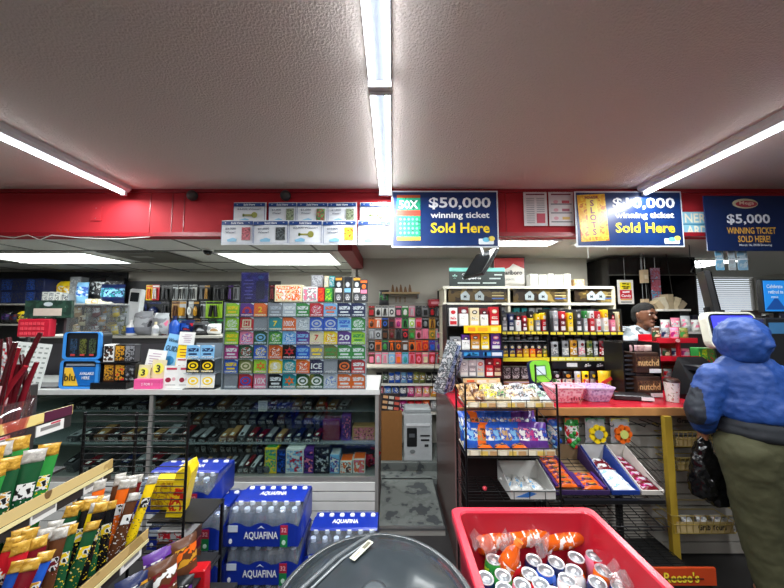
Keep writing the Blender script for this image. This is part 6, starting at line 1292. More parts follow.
LOWB = [('red', 'yellow', 'white', 'red and yellow candy bag'), ('black', 'yellow', 'gold', 'black and yellow lettered bag'), ('navy', 'white', 'gold', 'navy and white bag'), ('brown', 'dkred', 'white', 'brown chocolate bag'), ('purple', 'white', 'black', 'dark violet lettered bag'), ('brown', 'gold', 'orange', 'brown and gold bag')]
for i in range(12):
    cs = LOWB[i % 6]; single('candy_bag', bag(.10, .14, .03, cs[0], cs[1], cs[2], True, i, 25), '%s on the lowest tier of the candy stand, %s from near end' % (cs[3], ORD[i]), 'bag', (-.86 + .05 * (i % 2), .62 + i * .055, .60), PI / 2 - .7, 'candy bags on the lowest tier', -.25)
b = MB(); b.box(0, 0, 0, .36, .26, .008, M('1c1c1e', .5)); 
t = thing('lower_shelf', 'black shelf piece carrying the lowest candy bags', 'shelf', (-.86, .92, .588)); b = MB(); b.box(0, 0, 0, .22, .85, .008, M('1c1c1e', .5)); part('board', b, t)
# red liquorice ropes at top left
for i in range(11):
    rd = random.Random(40 + i); x0 = -1.25 + rd.uniform(-.03, .03); y0 = .97 + .03 * (i % 3) - .02 * (i // 3); a = rd.uniform(-.25, .55) if i > 2 else rd.uniform(-.2, .1)
    L = rd.uniform(.26, .40); pts = [(x0 + a * L * s * s * .9 + .05 * a * s, y0 + .02 * s, 1.20 + L * s * (1 - .25 * abs(a) * s)) for s in (0, .25, .5, .75, 1)]
    b = MB(); col_ = ('4c0e16', '6e1420', '38080e', '8a1a26')[i % 4]; b.tube(pts, [.008, .0085, .009, .008, .0065], M(col_, .2, 0, .2, 30), 7)
    for q in range(3): b.tube([Vector(pts[q + 1]) + Vector((.004, -.009, .0)), Vector(pts[q + 1]) * .6 + Vector(pts[q + 2 if q < 3 else 4]) * .4 + Vector((.004, -.009, 0))], .003, M('c0a0a0', .3), 4) if i % 3 == 0 and q < 2 else None
    single('liquorice_rope', b, 'dark red rope stick fanning out of the top tier, %s in the bunch' % ORD[i], 'candy stick', (0, 0, 0), 0, 'dark red sticks on the top tier')
b = MB(); b.lathe([(.06, 0), (.075, .14), (.072, .14), (.058, .01)], GLASS('f0c0c0', .06, .05, .02), 20); single('clear_tub', b, 'clear tub holding the dark red sticks on the top tier', 'tub', (-1.27, .98, 1.205))
# yellow candy carton hung on the wire panel and red/dark bags below
t = thing('yellow_carton', 'bright yellow candy carton with red print tilted beside the wire panel', 'box', (-.94, 1.36, .768), .25, None, .0, .16); t.scale = (.85, .85, .9)
b = MB(); b.prism([(-.035, 0), (.035, 0), (.04, .2), (.02, .235), (-.03, .2)], -.05, .05, M('f0d020', .35)); part('body', b, t)
b = MB(); b.plate(0, -.053, .03, .06, .1, BUSY('e8b81c', 'c8281c', 'f4d838', 30, .3, 'noise', .42, .55), .01, .002); part('picture', b, t)
single('yellow_carton', carton(.11, .13, .06, 'yellow', ('yellow', 'gold', 'yellow')), 'yellow carton standing behind the wire panel beside the tilted one', 'box', (-1.03, 1.42, .752))
t = thing('side_rack', 'small black side shelf holding the yellow cartons and red boxes', 'rack', (-.92, 1.4, .0))
for z in (.50, .742): b = MB(); b.box(0, 0, z, .24, .16, .008, M('1a1a1c', .5)); part('shelf', b, t)
for s in (-1, 1): b = MB(); b.box(s * .115, .07, 0,   .012, .012, .75, WIRE); part('post', b, t)
t = thing('red_carton', 'red candy carton with slanted white mark at the foot of the stand', 'box', (-.79, 1.26, .47), .1)
b = MB(); b.box(0, 0, 0, .10, .05, .15, M('c01820', .3), .004); part('body', b, t); b = MB(); b.M = Matrix.Translation((0, -.028, .08)) @ Matrix.Rotation(-.5, 4, 'Y'); b.prism([(-.035, -.05), (-.01, -.05), (.012, -.012), (-.008, -.01), (.03, .05), (0, .05), (-.02, .012), (0, .008)], -.001, .001, INKW); part('emblem', b, t)
b = bag(.12, .12, .04, 'black', 'purple', 'white', True, 4, 22); single('dark_bag', b, 'dark brown lettered bag in front of the red carton', 'bag', (-.80, 1.15, .53), .2, None, -.3)
t = thing('foot_shelf', 'low black shelf under the red carton', 'shelf', (-.80, 1.24, .0)); b = MB(); b.box(0, 0, .455, .26, .26, .012, M('1a1a1c', .5)); part('board', b, t)
for s in (-1, 1): b = MB(); b.box(s * .12, .1, 0, .014, .014, .455, WIRE); part('leg', b, t)
for i in range(4): single('folded_box', carton(.12, .045, .12, ('brown', 'dkred', 'brown', 'white')[i], (('brown', 'dkred', 'white'), ('dkred', 'red', 'white'), ('brown', 'dkgrey', 'tan'), ('white', 'red', 'silver'))[i]), 'flat %s box stacked behind the wire panel, %s from the bottom' % (NM(('brown', 'dkred', 'brown', 'white')[i]), ORD[i]), 'box', (-.95, 1.4, .51 + i * .048))

# ================================================================== RIGHT HAND BACKGROUND BEHIND THE COUNTER
YQ = 3.38
t = thing('dark_cabinet', 'dark tinted cabinet hanging behind the clerk at the right', 'cabinet', (3.0, YQ, 1.5))
mdk = M('1d1a19', .25, 0, .2, 8); hq = .80
b = MB(); b.box(-.5, .3, 0, .02, .6, hq, M('2a2826', .2)); part('side_panel', b, t)
b = MB(); b.box(.5, .3, 0, .02, .6, hq, mdk); part('side_panel', b, t)
b = MB(); b.box(0, .3, hq - .02, 1.0, .6, .02, mdk); part('top_panel', b, t)
b = MB(); b.box(0, .3, 0, 1.0, .6, .02, mdk); part('bottom_panel', b, t)
b = MB(); b.box(0, .59, 0, 1.0, .02, hq, M('141210', .4)); part('back_panel', b, t)
b = MB(); b.box(-.02, 0, hq * .74, .96, .008, hq * .26, mdk); part('front_fascia', b, t)
b = MB(); b.box(0, -.01, hq * .73, 1.0, .012, .012, M('58554f', .4, .4)); part('fascia_trim', b, t)
t = thing('candy_sign', 'white framed sign with yellow and red printing hanging before the dark cabinet', 'sign', (0, 0, 0)); x_, z_, w_, h_ = rect(617, 280, 634, 304, YQ - .05); t.location = (x_, YQ - .05, z_)
b = MB(); b.box(0, 0, 0, w_, .008, h_, M('dcd8d4', .4)); part('frame', b, t)
b = MB(); b.plate(0, -.006, h_ * .6, w_ * .7, h_ * .3, M('e8d428', .4)); b.plate(0, -.006, h_ * .22, w_ * .76, h_ * .36, M('c02030', .4)); b.plate(0, -.006, h_ * .06, w_ * .7, h_ * .04, M('3c3c40', .4)); b.plate(0, -.0068, h_ * .16, w_ * .7, h_ * .04, M('d8a030', .4)); part('printing', b, t)
b = MB(); [b.plate(x9 * w_, -.0085, z9 * h_, l9 * w_, h_ * .05, M('5a4a10', .5)) for x9, z9, l9 in ((-.1, .82, .24), (.14, .8, .14), (-.12, .7, .26), (.14, .69, .2), (0, .63, .3))]; [b.plate(x9 * w_, -.0085, z9 * h_, l9 * w_, h_ * .06, INKW) for x9, z9, l9 in ((-.1, .46, .24), (.12, .47, .2))]; b.text('Candy', 0, -.009, h_ * .33, h_ * .14, INKW, w_ * .62); part('lettering', b, t)
b = MB(); b.rod((0, 0, h_), (0, 0, 2.3 - z_), .002, STEEL, 4); part('hanging_wire', b, t)
x_, z_, w_, h_ = rect(648.5, 268, 662, 303, YQ - .05); t = thing('hanging_strip', 'hanging strip of pink and blue cards before the dark cabinet', 'card strip', (x_, YQ - .06, z_))
for i, c in enumerate(('4a9cc0', 'b8687c', 'a8809c')): b = MB(); b.plate(.0, 0, h_ * (i / 3) + .002, w_ * .85, h_ / 3 - .004, BUSY(c, 'b0505c', '8cbcd8', 30, .4, 'noise', .5, .6), 0, .004); part('card', b, t)
b = MB(); b.rod((0, 0, h_), (0, 0, 2.3 - z_), .003, STEEL, 4); part('chain', b, t)
for i, (a, c_, y0, y1) in enumerate(((641, 647, 270, 283), (642, 648, 299, 314), (646, 652, 302, 316))):
    x_, z_, w_, h_ = rect(a, y0, c_, y1, YQ - .1); b = MB(); b.box(0, 0, 0, w_, .05, h_, M('b8a284', .6)); b.plate(0, -.028, h_ * .3, w_ * .6, h_ * .3, M('d8cab0', .5)); b.rod((0, .02, h_), (0, .02, 2.33 - z_), .002, STEEL, 4)
    single('tan_card', b, 'tan card box hanging beside the pink and blue strip, %s one' % ORD[i], 'card', (x_, YQ - .1, z_), 0, 'tan cards by the strip')
x_, z_, w_, h_ = rect(662, 307, 690, 311, YQ - .25); t = thing('paper_shelf', 'white shelf of folded papers hanging before the dark cabinet', 'shelf', (x_, YQ - .2, z_))
b = MB(); b.box(0, .05, 0, w_, .22, .02, M('d8d4cc', .5)); part('board', b, t)
for s in (-1, 1): b = MB(); b.rod((s * w_ * .45, .1, .02), (s * w_ * .45, .16, 2.33 - z_), .003, WIRE, 4); part('hanger', b, t)
for i in range(5): b = MB(); b.at((-w_ * .3 + i * w_ * .15, 0, .022), 0, .35 * (i - 2)); b.box(0, 0, 0, w_ * .2, .1, .10 + .03 * (2 - abs(i - 2)), M(('b8a484', 'c8bca4', 'a49478', 'c4b494', '988870')[i], .6)); single('paper_stack', b, 'tan folded paper on the hanging white shelf, %s from left' % ORD[i], 'paper', (x_, YQ - .15, z_ - .0), 0, 'papers on the hanging shelf')
# strings of the signs
for px, p2 in ((589, 258), (608, 250)): 
    A, B = P(px, 243, 2.453), P(px, p2, 2.453); b = MB(); b.rod((0, 0, 0), (0, 0, A.z - B.z), .003, M('c8c8c4', .5), 4); single('sign_tie', b, 'white tie dangling below the $10,000 sign, %s one' % ('left' if px < 600 else 'right'), 'tie', (B.x, 2.462, B.z))
# hanging monitor behind the $50,000 sign
c = P(482, 262, 2.75); t = thing('hanging_monitor', 'black monitor hanging edge on below the $50,000 sign', 'monitor', (c.x, 2.78, c.z), -1.2, None, 0, .0); t.rotation_euler = (-.6, 0, -1.28)
b = MB(); b.box(0, 0, -.17, .34, .035, .30, M('16171a', .3), .008); part('casing', b, t); b = MB(); b.box(0, .03, -.1, .2, .04, .16, M('222428', .4)); part('back_cover', b, t); b = MB(); b.plate(0, -.0195, -.155, .31, .27, M('0a0c10', .08)); part('screen', b, t)
bpy.context.view_layer.update(); q_ = t.matrix_world.inverted() @ Vector((c.x, 2.82, RC)); b = MB(); b.tube([(0, .03, 0), (0, .06, .02), tuple(q_)], .014, M('4a4a4c', .4), 8); part('arm', b, t)
# far row of pink white goods and shelves
def simple_counter(name, label, x0, x1, y0, y1, z0, z1, top, body, cat='counter'):
    t = thing(name, label, cat, ((x0 + x1) / 2, (y0 + y1) / 2, z0)); b = MB(); b.box(0, 0, 0, x1 - x0, y1 - y0, z1 - z0 - .02, M(body, .5)); part('body', b, t); b = MB(); b.box(0, 0, z1 - z0 - .02, x1 - x0 + .01, y1 - y0 + .01, .02, M(top, .4)); part('top', b, t); return t
simple_counter('back_counter', 'dark back counter behind the clerk holding pale packets', 2.78, 5.4, 3.0, 3.32, FLZ, 1.46, 'c8c4c0', '262122')
for i in range(22):
    x = 2.84 + i * .105; cs = (('white', 'pink', 'white'), ('pink', 'white', 'silver'), ('silver', 'white', 'pink'))[i % 3]
    single('pale_packet', bag(.10, .12 + .02 * (i % 3), .06, *cs, True, i, 25), '%s packet in the pale row on the back counter, %s from left' % (NM(cs[0]), ORD[i] if i < 20 else ('twenty first', 'twenty second')[i - 20]), 'packet', (x, 3.08, 1.462), 0, 'pale packets on the back counter')
for i in range(14):
    x = 3.0 + i * .13; b = MB(); b.box(0, 0, 0, .09, .12, .12 + .05 * ((i * 5) % 3), M(('141416', '26262a', '1c1e30', '302424')[i % 4], .35), .005); b.plate(0, -.062, .03, .05, .04, M(('6a6c70', '8a8c90', '3a3c60')[i % 3], .4))
    single('dark_gadget', b, 'dark gadget box behind the pale packets, %s from left' % ORD[i], 'box', (x, 3.22, 1.462), 0, 'dark boxes on the back counter')
# red three-tier stand
YR3 = 2.42
t = thing('candy_tower', 'red three tier candy tower on the red counter beside the cookie rack', 'stand', (XW(677, YR3), YR3, RZT + .001)); x0 = XW(677, YR3)
wr = XW(698, YR3) - XW(658, YR3)
lv = [ZW(382, YR3) - RZT, ZW(361, YR3) - RZT, ZW(343, YR3) - RZT]
mr = M('c4182c', .35)
for k, z in enumerate(lv): b = MB(); b.box(0, .08, max(0, z), wr, .18, .01, mr); b.box(0, -.01, max(0, z), wr, .008, .04, mr); p = part('tier', b, t); b = MB(); b.disc(0, -.018, z + .02, .018, .014, M('d8a0a0', .4), 10, .003); part('emblem', b, p)
b = MB(); b.box(0, .17, 0, wr, .01, lv[2] + .06, mr); part('back_panel', b, t)
b = MB(); b.box(wr * .1, .02, 0, .02, .02, lv[2], mr); part('post', b, t)
for k in range(3):
    for i in range(4):
        cs = (('olive', 'tan', 'green'), ('silver', 'grey', 'red'), ('brown', 'cream', 'dkgreen'), ('grey', 'silver', 'navy'), ('pink', 'silver', 'magenta'))[(k + i) % 5]
        single('small_packet', bag(.07, .085 if k < 2 else .11, .04, *cs, True, i, 30), '%s packet on the red candy tower, %s tier, %s from left' % (NM(cs[0]), ('bottom', 'middle', 'top')[k], ORD[i]), 'packet', (x0 - wr * .36 + i * wr * .24, YR3 + .05, RZT + max(0, lv[k]) + .012), 0, 'packets on the red tower')
# goods right of the tower, mostly behind the customer
for i, (px, y0, cs) in enumerate(((700, 352, ('green', 'lime', 'yellow')), (708, 356, ('olive', 'green', 'red')), (690, 378, ('tan', 'olive', 'brown')), (698, 378, ('dkred', 'red', 'magenta')), (706, 376, ('magenta', 'dkred', 'pink')), (714, 374, ('dkred', 'magenta', 'pink')))):
    Y = 2.50 if i < 2 else 2.2; z = RZT + .002 if i > 1 else 1.225; h_ = .13
    single('candy_box', carton(.08, h_, .07, cs[0], cs), '%s candy box right of the red tower, %s one' % (NM(cs[0]), ORD[i]), 'box', (XW(px, Y, 1.2), Y, z), 0)
simple_counter('display_ledge', 'white topped ledge behind the candy boxes at the right', XW(688, 2.76), 3.9, 2.66, 2.88, RZT + .001 - 0.02 + .02, 1.22, 'd4d4cc', '4a1822', 'ledge') if False else None
t = thing('display_ledge', 'white topped ledge on the counter behind the maroon boxes', 'ledge', (2.6, 2.52, RZT + .001)); b = MB(); b.box(0, 0, 0, .24, .2, .18, M('6a1c2c', .5)); part('body', b, t); b = MB(); b.box(0, 0, .18, .26, .22, .018, M('d4d4cc', .4)); part('top', b, t)
# registers and screens
def flat_screen(name, label, px0, py0, px1, py1, Y, rz, face, ztop=None, txt=None, rx=0., em=.9):
    x_, z_, w_, h_ = rect(px0, py0, px1, py1, Y); t = thing(name, label, 'screen', (x_, Y, z_), rz, None, rx)
    b = MB(); b.box(0, .02, 0, w_, .035, h_, M('141518', .3), .006); part('casing', b, t)
    b = MB(); b.plate(0, -.004, h_ * .05, w_ * .93, h_ * .9, face, 0, .003); part('screen', b, t)
    b = MB(); b.box(0, .05, -(z_ - RZT) + .01, .04, .03, z_ - RZT + .05, BLK); part('stand_pole', b, t)
    b = MB(); b.box(0, .04, -(z_ - RZT) + .002, .2, .16, .012, BLK); part('stand_foot', b, t)
    if txt:
        b = MB()
        for (s, u, v, hh, ww) in txt: b.text(s, u * w_, -.008, v * h_, hh * h_, M('d8e8f8', .4), ww * w_)
        part('lettering', b, t)
    return t, w_, h_
t, w_, h_ = flat_screen('advert_screen', 'bright blue advert screen with white lettering at the far right', 761, 279, 800, 313, 2.22, 0, EMIT('1664a8', .9), txt=(('Celebrate', -.18, .78, .11, .45), ('retired te', -.16, .62, .11, .42), ('some', -.2, .46, .05, .2)))
b = MB(); b.prism([(-w_ * .46, h_ * .1), (w_ * .1, h_ * .1), (-w_ * .1, h_ * .42), (-w_ * .2, h_ * .42)], -.0055, -.005, EMIT('0e3a78', .6)); part('picture', b, t)
flat_screen('register_screen', 'black monitor seen from its side above the register', 703, 270, 728, 314, 2.3, 1.02, M('0a0b0d', .1), rx=-.12)
x_, z_, w_, h_ = rect(708.5, 311.5, 762, 341, 2.08); t = thing('lottery_terminal', 'lottery terminal with pale rim and violet blue screen beyond the customer', 'terminal', (x_, 2.08, z_), .0, None, -.15)
b = MB(); b.prism([(x, z) for x, z in _rr(w_, h_ * 1.25, .05, -h_ * .25)], 0, .05, M('d8d8c8', .35)); part('rim', b, t)
b = MB(); b.prism([(x, z) for x, z in _rr(w_ * .9, h_ * .9, .035, .006)], -.006, 0, M('20243c', .2)); part('bezel', b, t)
b = MB(); b.plate(0, -.010, h_ * .1, w_ * .82, h_ * .76, EMIT('3638d0', .9), .01, .003); part('screen', b, t)
b = MB(); b.plate(-w_ * .22, -.013, h_ * .2, w_ * .2, h_ * .42, EMIT('7c78e4', .9), 0, .002); b.plate(w_ * .03, -.013, h_ * .2, w_ * .2, h_ * .42, EMIT('6a68dc', .9), 0, .002); b.text('Lottery', .02, -.014, h_ * .76, h_ * .1, INKW); part('screen_tiles', b, t)
b = MB(); b.box(0, .06, -(z_ - RZT) + .05, .08, .06, z_ - RZT, BLK); part('stand', b, t)
t = thing('cash_register', 'black sloped register body behind the customer\'s shoulder', 'register', (XW(705, 2.15, 1.2), 2.2, RZT + .001), .1)
b = MB(); b.rings([[(x, 0, z) for x, z in ()] or [(-.14, -.1, 0), (.2, -.1, 0), (.2, -.1, .12), (-.14, -.1, .06)], [(-.14, .12, 0), (.2, .12, 0), (.2, .12, .28), (-.02, .12, .28)]], M('121215', .35), True, False); part('body', b, t)
b = MB(); b.box(.06, 0, .2, .2, .12, .03, M('1c1c20', .3)); part('keypad', b, t)
for i, (a, c_, y0, c) in enumerate(((716, 726, 249, '5a94b4'), (729, 738, 249, '8a9094'), (738, 750, 248, '6c90a8'))):
    x_, z_, w_, h_ = rect(a, y0, c_, 270, 2.42); b = MB(); b.plate(0, 0, 0, w_, h_, BUSY(c, '98a8b0', '485c68', 20, .5, 'noise', .5, .6), 0, .003); b.plate(0, -.001, h_ * .48, w_, h_ * .04, M('d0d4d8', .5)); b.rod((0, 0, h_), (0, 0, h_ + .02), .002, STEEL, 4)
    single('hanging_leaflet', b, '%s leaflet pair hanging below the dark banner, %s from left' % (('blue', 'grey', 'dull blue')[i], ORD[i]), 'leaflet', (x_, 2.43, z_))
x_, z_, w_, h_ = rect(768, 318, 806, 334, 2.0); t = thing('receipt_printer', 'dark gadget with blue panel under the advert screen', 'printer', (x_, 2.1, RZT + .001)); b = MB(); b.box(0, 0, 0, w_, .16, z_ + h_ - RZT, M('1c1e22', .35), .01); part('body', b, t); b = MB(); b.plate(0, -.084, z_ - RZT, w_ * .8, h_ * .7, M('3a6c98', .3), 0, .003); part('panel', b, t)
pts = [P(690, 258, 2.9), P(700, 262, 2.88), P(703, 270, 2.86), P(697, 275, 2.86), P(691, 272, 2.87), P(694, 266, 2.88)]
b = MB(); b.tube(pts, .006, BLK, 6); b.rod(pts[0], (pts[0].x, 2.9, 2.33), .004, BLK, 5); single('cable_loop', b, 'black cable loop hanging before the window blinds', 'cable')

# ================================================================== PEOPLE
def organic(name, caps, voxel, mat_fn, smooth=6, noise=None):
    """one continuous skin grown around tapered limbs; caps: (p0, r0, p1, r1, (sx, sy, sz))"""
    b = MB(); m0 = WHT
    for c in caps:
        p0, r0, p1, r1 = Vector(c[0]), c[1], Vector(c[2]), c[3]; sc = c[4] if len(c) > 4 else (1, 1, 1)
        L = (p1 - p0).length; n = max(1, int(math.ceil(L / (min(r0, r1) * .35 + 1e-4))))
        for i in range(n + 1):
            u = i / n; p = p0.lerp(p1, u); r = r0 + (r1 - r0) * u; N, K = 14, 8
            rs = [[(p.x + r * sc[0] * math.sin(PI * (k + .02) / (K + .04)) * math.cos(2 * PI * j / N), p.y + r * sc[1] * math.sin(PI * (k + .02) / (K + .04)) * math.sin(2 * PI * j / N), p.z - r * sc[2] * math.cos(PI * (k + .02) / (K + .04))) for j in range(N)] for k in range(K + 1)]
            b.rings(rs, m0)
    me = b.mesh(name); o = bpy.data.objects.new(name, me); COL.objects.link(o)
    md = o.modifiers.new('r', 'REMESH'); md.mode = 'VOXEL'; md.voxel_size = voxel; md.use_smooth_shade = True
    ms = o.modifiers.new('s', 'SMOOTH'); ms.iterations = smooth; ms.factor = .5
    if noise:
        tx = bpy.data.textures.new('folds', 'CLOUDS'); tx.noise_scale = noise[1]; tx.noise_depth = 2
        mdn = o.modifiers.new('d', 'DISPLACE'); mdn.texture = tx; mdn.strength = noise[0]; mdn.mid_level = .5; mdn.texture_coords = 'GLOBAL'
    dg = bpy.context.evaluated_depsgraph_get(); dg.update()
    nm = bpy.data.meshes.new_from_object(o.evaluated_get(dg)); bpy.data.objects.remove(o); bpy.data.meshes.remove(me)
    nm.name = name; nm.materials.clear()
    mats = mat_fn if isinstance(mat_fn, (list, tuple)) else None
    if mats:
        for m in mats[0]: nm.materials.append(m)
        for p in nm.polygons: p.material_index = mats[1](p.center)
    else: nm.materials.append(mat_fn)
    for p in nm.polygons: p.use_smooth = True
    return nm
SKIN = M('65402c', .45, 0, .1, 30)
def hand(caps, w0, d, up, side, L=.18, curl=.6, s=1.):
    """palm with five bent fingers; w0 wrist, d pointing direction, up back-of-hand normal, side towards thumb"""
    w0 = Vector(w0); d = Vector(d).normalized(); up = Vector(up).normalized(); sd = Vector(side).normalized()
    pe = w0 + d * .085 * s
    for q in (-.03, -.01, .01, .03): caps.append((w0 + sd * q * .6 * s, .017 * s, pe + sd * q * s, .0135 * s))
    for q, l in ((.033, .075), (.011, .085), (-.011, .08), (-.032, .062)):
        a = pe + sd * q * s; k = a + (d * math.cos(curl * .5) - up * math.sin(curl * .5)) * l * .5 * s; e = k + (d * math.cos(curl * 1.6) - up * math.sin(curl * 1.6)) * l * .45 * s; f_ = e + (d * math.cos(curl * 2.6) - up * math.sin(curl * 2.6)) * l * .3 * s
        caps += [(a, .0095 * s, k, .009 * s), (k, .009 * s, e, .0085 * s), (e, .0085 * s, f_, .0075 * s)]
    t0 = w0 + d * .02 * s + sd * .028 * s; t1 = t0 + (d * .5 + sd * .7 - up * .3) * .045 * s; t2 = t1 + (d * .85 + sd * .1 - up * .4) * .04 * s
    caps += [(t0, .014 * s, t1, .011 * s), (t1, .011 * s, t2, .009 * s)]
# ---- customer: blue hooded jacket, seen from behind
cxp, cyp = 2.03, 1.72
t = thing('person', 'person seen from behind in bright blue hooded jacket and olive trousers', 'person', (cxp, cyp, 0), -.40)
W = lambda x, y, z: (x, y, z)
body = [(W(0, .02, 1.47), .075, W(0, .025, 1.51), .08, (1, 1.1, 1.1)), (W(.02, .0, 1.26), .06, W(0, .01, 1.44), .052), (W(.02, 0, 1.25), .11, W(.04, 0, .95), .12, (1.3, .8, 1)),
        (W(-.03, 0, .88), .09, W(.0, .02, .48), .06), (W(.0, .02, .48), .06, W(.06, .02, .09), .04), (W(.13, 0, .88), .09, W(.17, .02, .48), .06), (W(.17, .02, .48), .06, W(.21, .03, .09), .04),
        (W(-.14, 0, 1.27), .05, W(-.21, -.01, 1.06), .04), (W(-.21, -.01, 1.06), .04, W(-.165, .10, .90), .028), (W(.18, 0, 1.27), .05, W(.27, .04, 1.05), .04), (W(.27, .04, 1.05), .04, W(.2, .24, 1.09), .028),
        (W(0, .105, 1.49), .012, W(0, .115, 1.46), .016), (W(.06, .03, .07), .035, W(.05, .13, .05), .032), (W(.21, .03, .07), .035, W(.22, .13, .05), .032)]
hand(body, (-.165, .10, .90), (.1, .45, -.9), (-1, 0, 0), (0, 1, .3)); hand(body, (.2, .24, 1.09), (-.3, .9, 0), (0, 0, 1), (-1, 0, 0))
part('body', organic('body', body, .008, M('a87458', .5), 2), t)
BLU = M('183f84', .55, 0, .12, 22, .5); DKB = M('1c2430', .6, 0, .15, 14, .2)
jk = [(W(.01, 0, 1.27), .115, W(.03, 0, 1.14), .135, (1.35, .95, .95)), (W(.03, 0, 1.14), .135, W(.04, 0, 1.085), .145, (1.33, 1, .62)), (W(-.14, 0, 1.265), .078, W(-.215, -.02, 1.07), .078), (W(-.215, -.02, 1.07), .078, W(-.18, .06, .965), .058), (W(.16, 0, 1.27), .075, W(.27, .04, 1.05), .062), (W(.27, .04, 1.05), .062, W(.21, .2, 1.08), .05),
      (W(-.07, .005, 1.325), .06, W(.08, .005, 1.325), .062), (W(0, .01, 1.33), .075, W(0, .01, 1.40), .07, (1.1, 1.05, 1))]
part('jacket', organic('jacket', jk, .010, ([BLU, DKB], lambda c: 1 if (c.x < -.225 and .98 < c.z < 1.20) or (c.x > .31 and .98 < c.z < 1.2) else 0), 10, (.022, .06)), t)
hd = [(W(.0, .01, 1.47), .116, W(.0, .015, 1.505), .110, (1.0, 1.12, 1.02)), (W(.0, -.01, 1.42), .088, W(0, 0, 1.47), .10, (1.06, 1.1, .9)), (W(.03, -.09, 1.50), .022, W(.05, -.10, 1.465), .026, (1.2, .7, 1))]
part('hood', organic('hood', hd, .008, BLU, 5, (.016, .05)), t)
part('shirt_hem', organic('shirt_hem', [(W(.04, 0, 1.02), .142, W(.04, 0, .98), .148, (1.30, 1, .42))], .012, M('20242a', .8, 0, .1, 30), 4, (.010, .06)), t, 'dark shirt hem below the jacket')
OLV = M('42422a', .85, 0, .12, 40, .15)
tr = [(W(-.035, -.02, .87), .135, W(-.01, .0, .68), .115), (W(-.01, 0, .68), .115, W(.01, .02, .42), .095), (W(.01, .02, .42), .095, W(.06, .02, .09), .078), (W(.12, -.01, .87), .122, W(.15, .0, .68), .105), (W(.15, 0, .68), .105, W(.17, .02, .42), .085), (W(.17, .02, .42), .085, W(.21, .03, .09), .068), (W(.0, 0, .90), .13, W(.09, 0, .90), .13, (1.05, 1, .75))]
part('trousers', organic('trousers', tr, .011, OLV, 6, (.018, .07)), t)
for x in (.055, .215): part('shoe', organic('shoe', [(W(x, .0, .045), .045, W(x, .14, .035), .038, (1, 1, .9))], .009, M('1a1a1c', .6), 2), t)
# bag in the left hand
bg = [(W(-.02, 0, -.28), .085, W(-.01, 0, -.15), .075, (1.1, .7, 1)), (W(-.01, 0, -.15), .075, W(.0, 0, -.02), .03, (1, .7, 1)), (W(.06, 0, -.34), .075, W(.05, 0, -.2), .07, (1, .7, 1)), (W(0, 0, -.03), .02, W(.0, .0, .07), .012)]
single('plastic_bag', organic('plastic_bag', bg, .009, M('0c0c0e', .14, 0, .1, 20, .6), 2, (.04, .05)), 'shiny black plastic bag hanging from the customer\'s left hand', 'bag', (1.915, 1.87, .88))
# ---- clerk behind the counter
ckx, cky = P(630, 318, 3.0).x + .03, 2.90
t = thing('person', 'short haired clerk in grey white jacket looking right behind the displays', 'person', (ckx, cky, FLZ), -1.3); z0 = -FLZ
hz = 1.62 + .0 + z0
hdx = .03
body = [(W(hdx, 0, hz - .005), .078, W(hdx, 0, hz + .035), .082, (1.1, .92, 1.05)), (W(hdx + .03, -.01, hz - .07), .045, W(hdx + .02, 0, hz - .02), .06, (1, .95, 1)), (W(-.03, .0, hz - .2), .055, W(hdx - .01, 0, hz - .06), .052), (W(hdx + .088, -.012, hz + .01), .010, W(hdx + .105, -.015, hz - .018), .016, (1, .8, 1)), (W(hdx + .08, -.012, hz - .052), .014, W(hdx + .084, -.012, hz - .055), .014, (.8, 1.4, .6)), (W(hdx + .07, -.01, hz - .085), .02, W(hdx + .065, -.01, hz - .09), .022), (W(hdx - .012, -.078, hz - .015), .010, W(hdx - .012, -.082, hz + .018), .013, (1, .5, 1)), (W(hdx - .012, .078, hz - .015), .010, W(hdx - .012, .082, hz + .018), .013, (1, .5, 1)), (W(hdx + .075, -.035, hz + .032), .014, W(hdx + .08, .03, hz + .032), .014),
        (W(0, 0, hz - .28), .12, W(0, 0, .8), .13, (1.0, 1.3, 1)), (W(-.02, -.11, .8), .085, W(0, -.11, .08), .05), (W(-.02, .11, .8), .085, W(0, .11, .08), .05), (W(-.02, -.19, hz - .27), .05, W(.06, -.24, hz - .5), .042), (W(.06, -.24, hz - .5), .042, W(.26, -.16, hz - .44), .028), (W(-.02, .19, hz - .27), .05, W(.08, .2, hz - .5), .042), (W(.08, .2, hz - .5), .042, W(.28, .14, hz - .42), .028), (W(.0, -.11, .05), .04, W(.12, -.11, .04), .035), (W(.0, .11, .05), .04, W(.12, .11, .04), .035)]
hand(body, (.26, -.16, hz - .44), (1, .2, .1), (0, 0, 1), (0, 1, 0)); hand(body, (.28, .14, hz - .42), (1, -.2, .1), (0, 0, 1), (0, -1, 0))
part('body', organic('body', body, .0065, SKIN, 2), t)
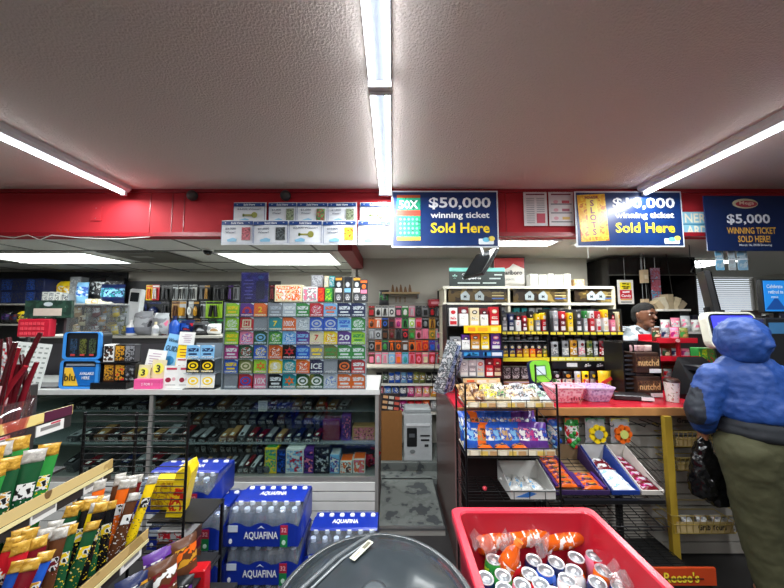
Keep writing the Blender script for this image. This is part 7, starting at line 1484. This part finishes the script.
for s in (-1, 1):
    b = MB(); b.at((hdx + .076, -.012 + s * .030, hz + .012)); b.lathe([(.001, -.005), (.008, -.003), (.008, .003), (.001, .005)], M('d8d0c8', .2), 10); b.at((hdx + .0825, -.012 + s * .030, hz + .012)); b.lathe([(.001, -.005), (.005, 0), (.001, .005)], M('120c0a', .1), 8); part('eye', b, t)
    b = MB(); b.tube([(hdx + .086, -.012 + s * .045, hz + .03), (hdx + .094, -.012 + s * .03, hz + .034), (hdx + .094, -.012 + s * .014, hz + .03)], .004, M('120e0c', .8), 5); part('eyebrow', b, t)
b = MB(); b.tube([(hdx + .088, -.034, hz - .052), (hdx + .098, -.012, hz - .050), (hdx + .088, .01, hz - .052)], .0035, M('5a2a24', .4), 5); part('mouth', b, t)
part('hair', organic('hair', [(W(hdx - .022, 0, hz + .044), .080, W(hdx + .002, 0, hz + .062), .076, (1.08, 1, .95)), (W(hdx - .045, 0, hz - .01), .066, W(hdx - .04, 0, hz + .03), .07, (1, 1.05, 1))], .007, M('080605', .95, 0, .2, 60, .4), 2, (.004, .02)), t)
jk = [(W(-.02, -.02, hz - .25), .13, W(-.01, 0, hz - .55), .15, (1.0, 1.35, 1)), (W(-.02, -.19, hz - .26), .075, W(.06, -.25, hz - .5), .065), (W(.06, -.25, hz - .5), .065, W(.23, -.17, hz - .45), .045), (W(-.02, .19, hz - .26), .075, W(.08, .21, hz - .5), .065), (W(.08, .21, hz - .5), .065, W(.25, .15, hz - .43), .045), (W(-.03, -.06, hz - .15), .075, W(-.03, .06, hz - .15), .075, (1, 1, .8)), (W(-.14, -.05, hz - .24), .07, W(-.14, .05, hz - .24), .07)]
part('jacket', organic('jacket', jk, .011, BUSY('6e767c', '989ea2', '3c4248', 9, .6, 'noise', .42, .62), 3, (.02, .06)), t)
part('trousers', organic('trousers', [(W(-.02, -.11, .85), .105, W(0, -.11, .1), .07), (W(-.02, .11, .85), .105, W(0, .11, .1), .07), (W(-.01, -.05, .9), .13, W(-.01, .05, .9), .13)], .012, M('20242c', .8), 3), t)
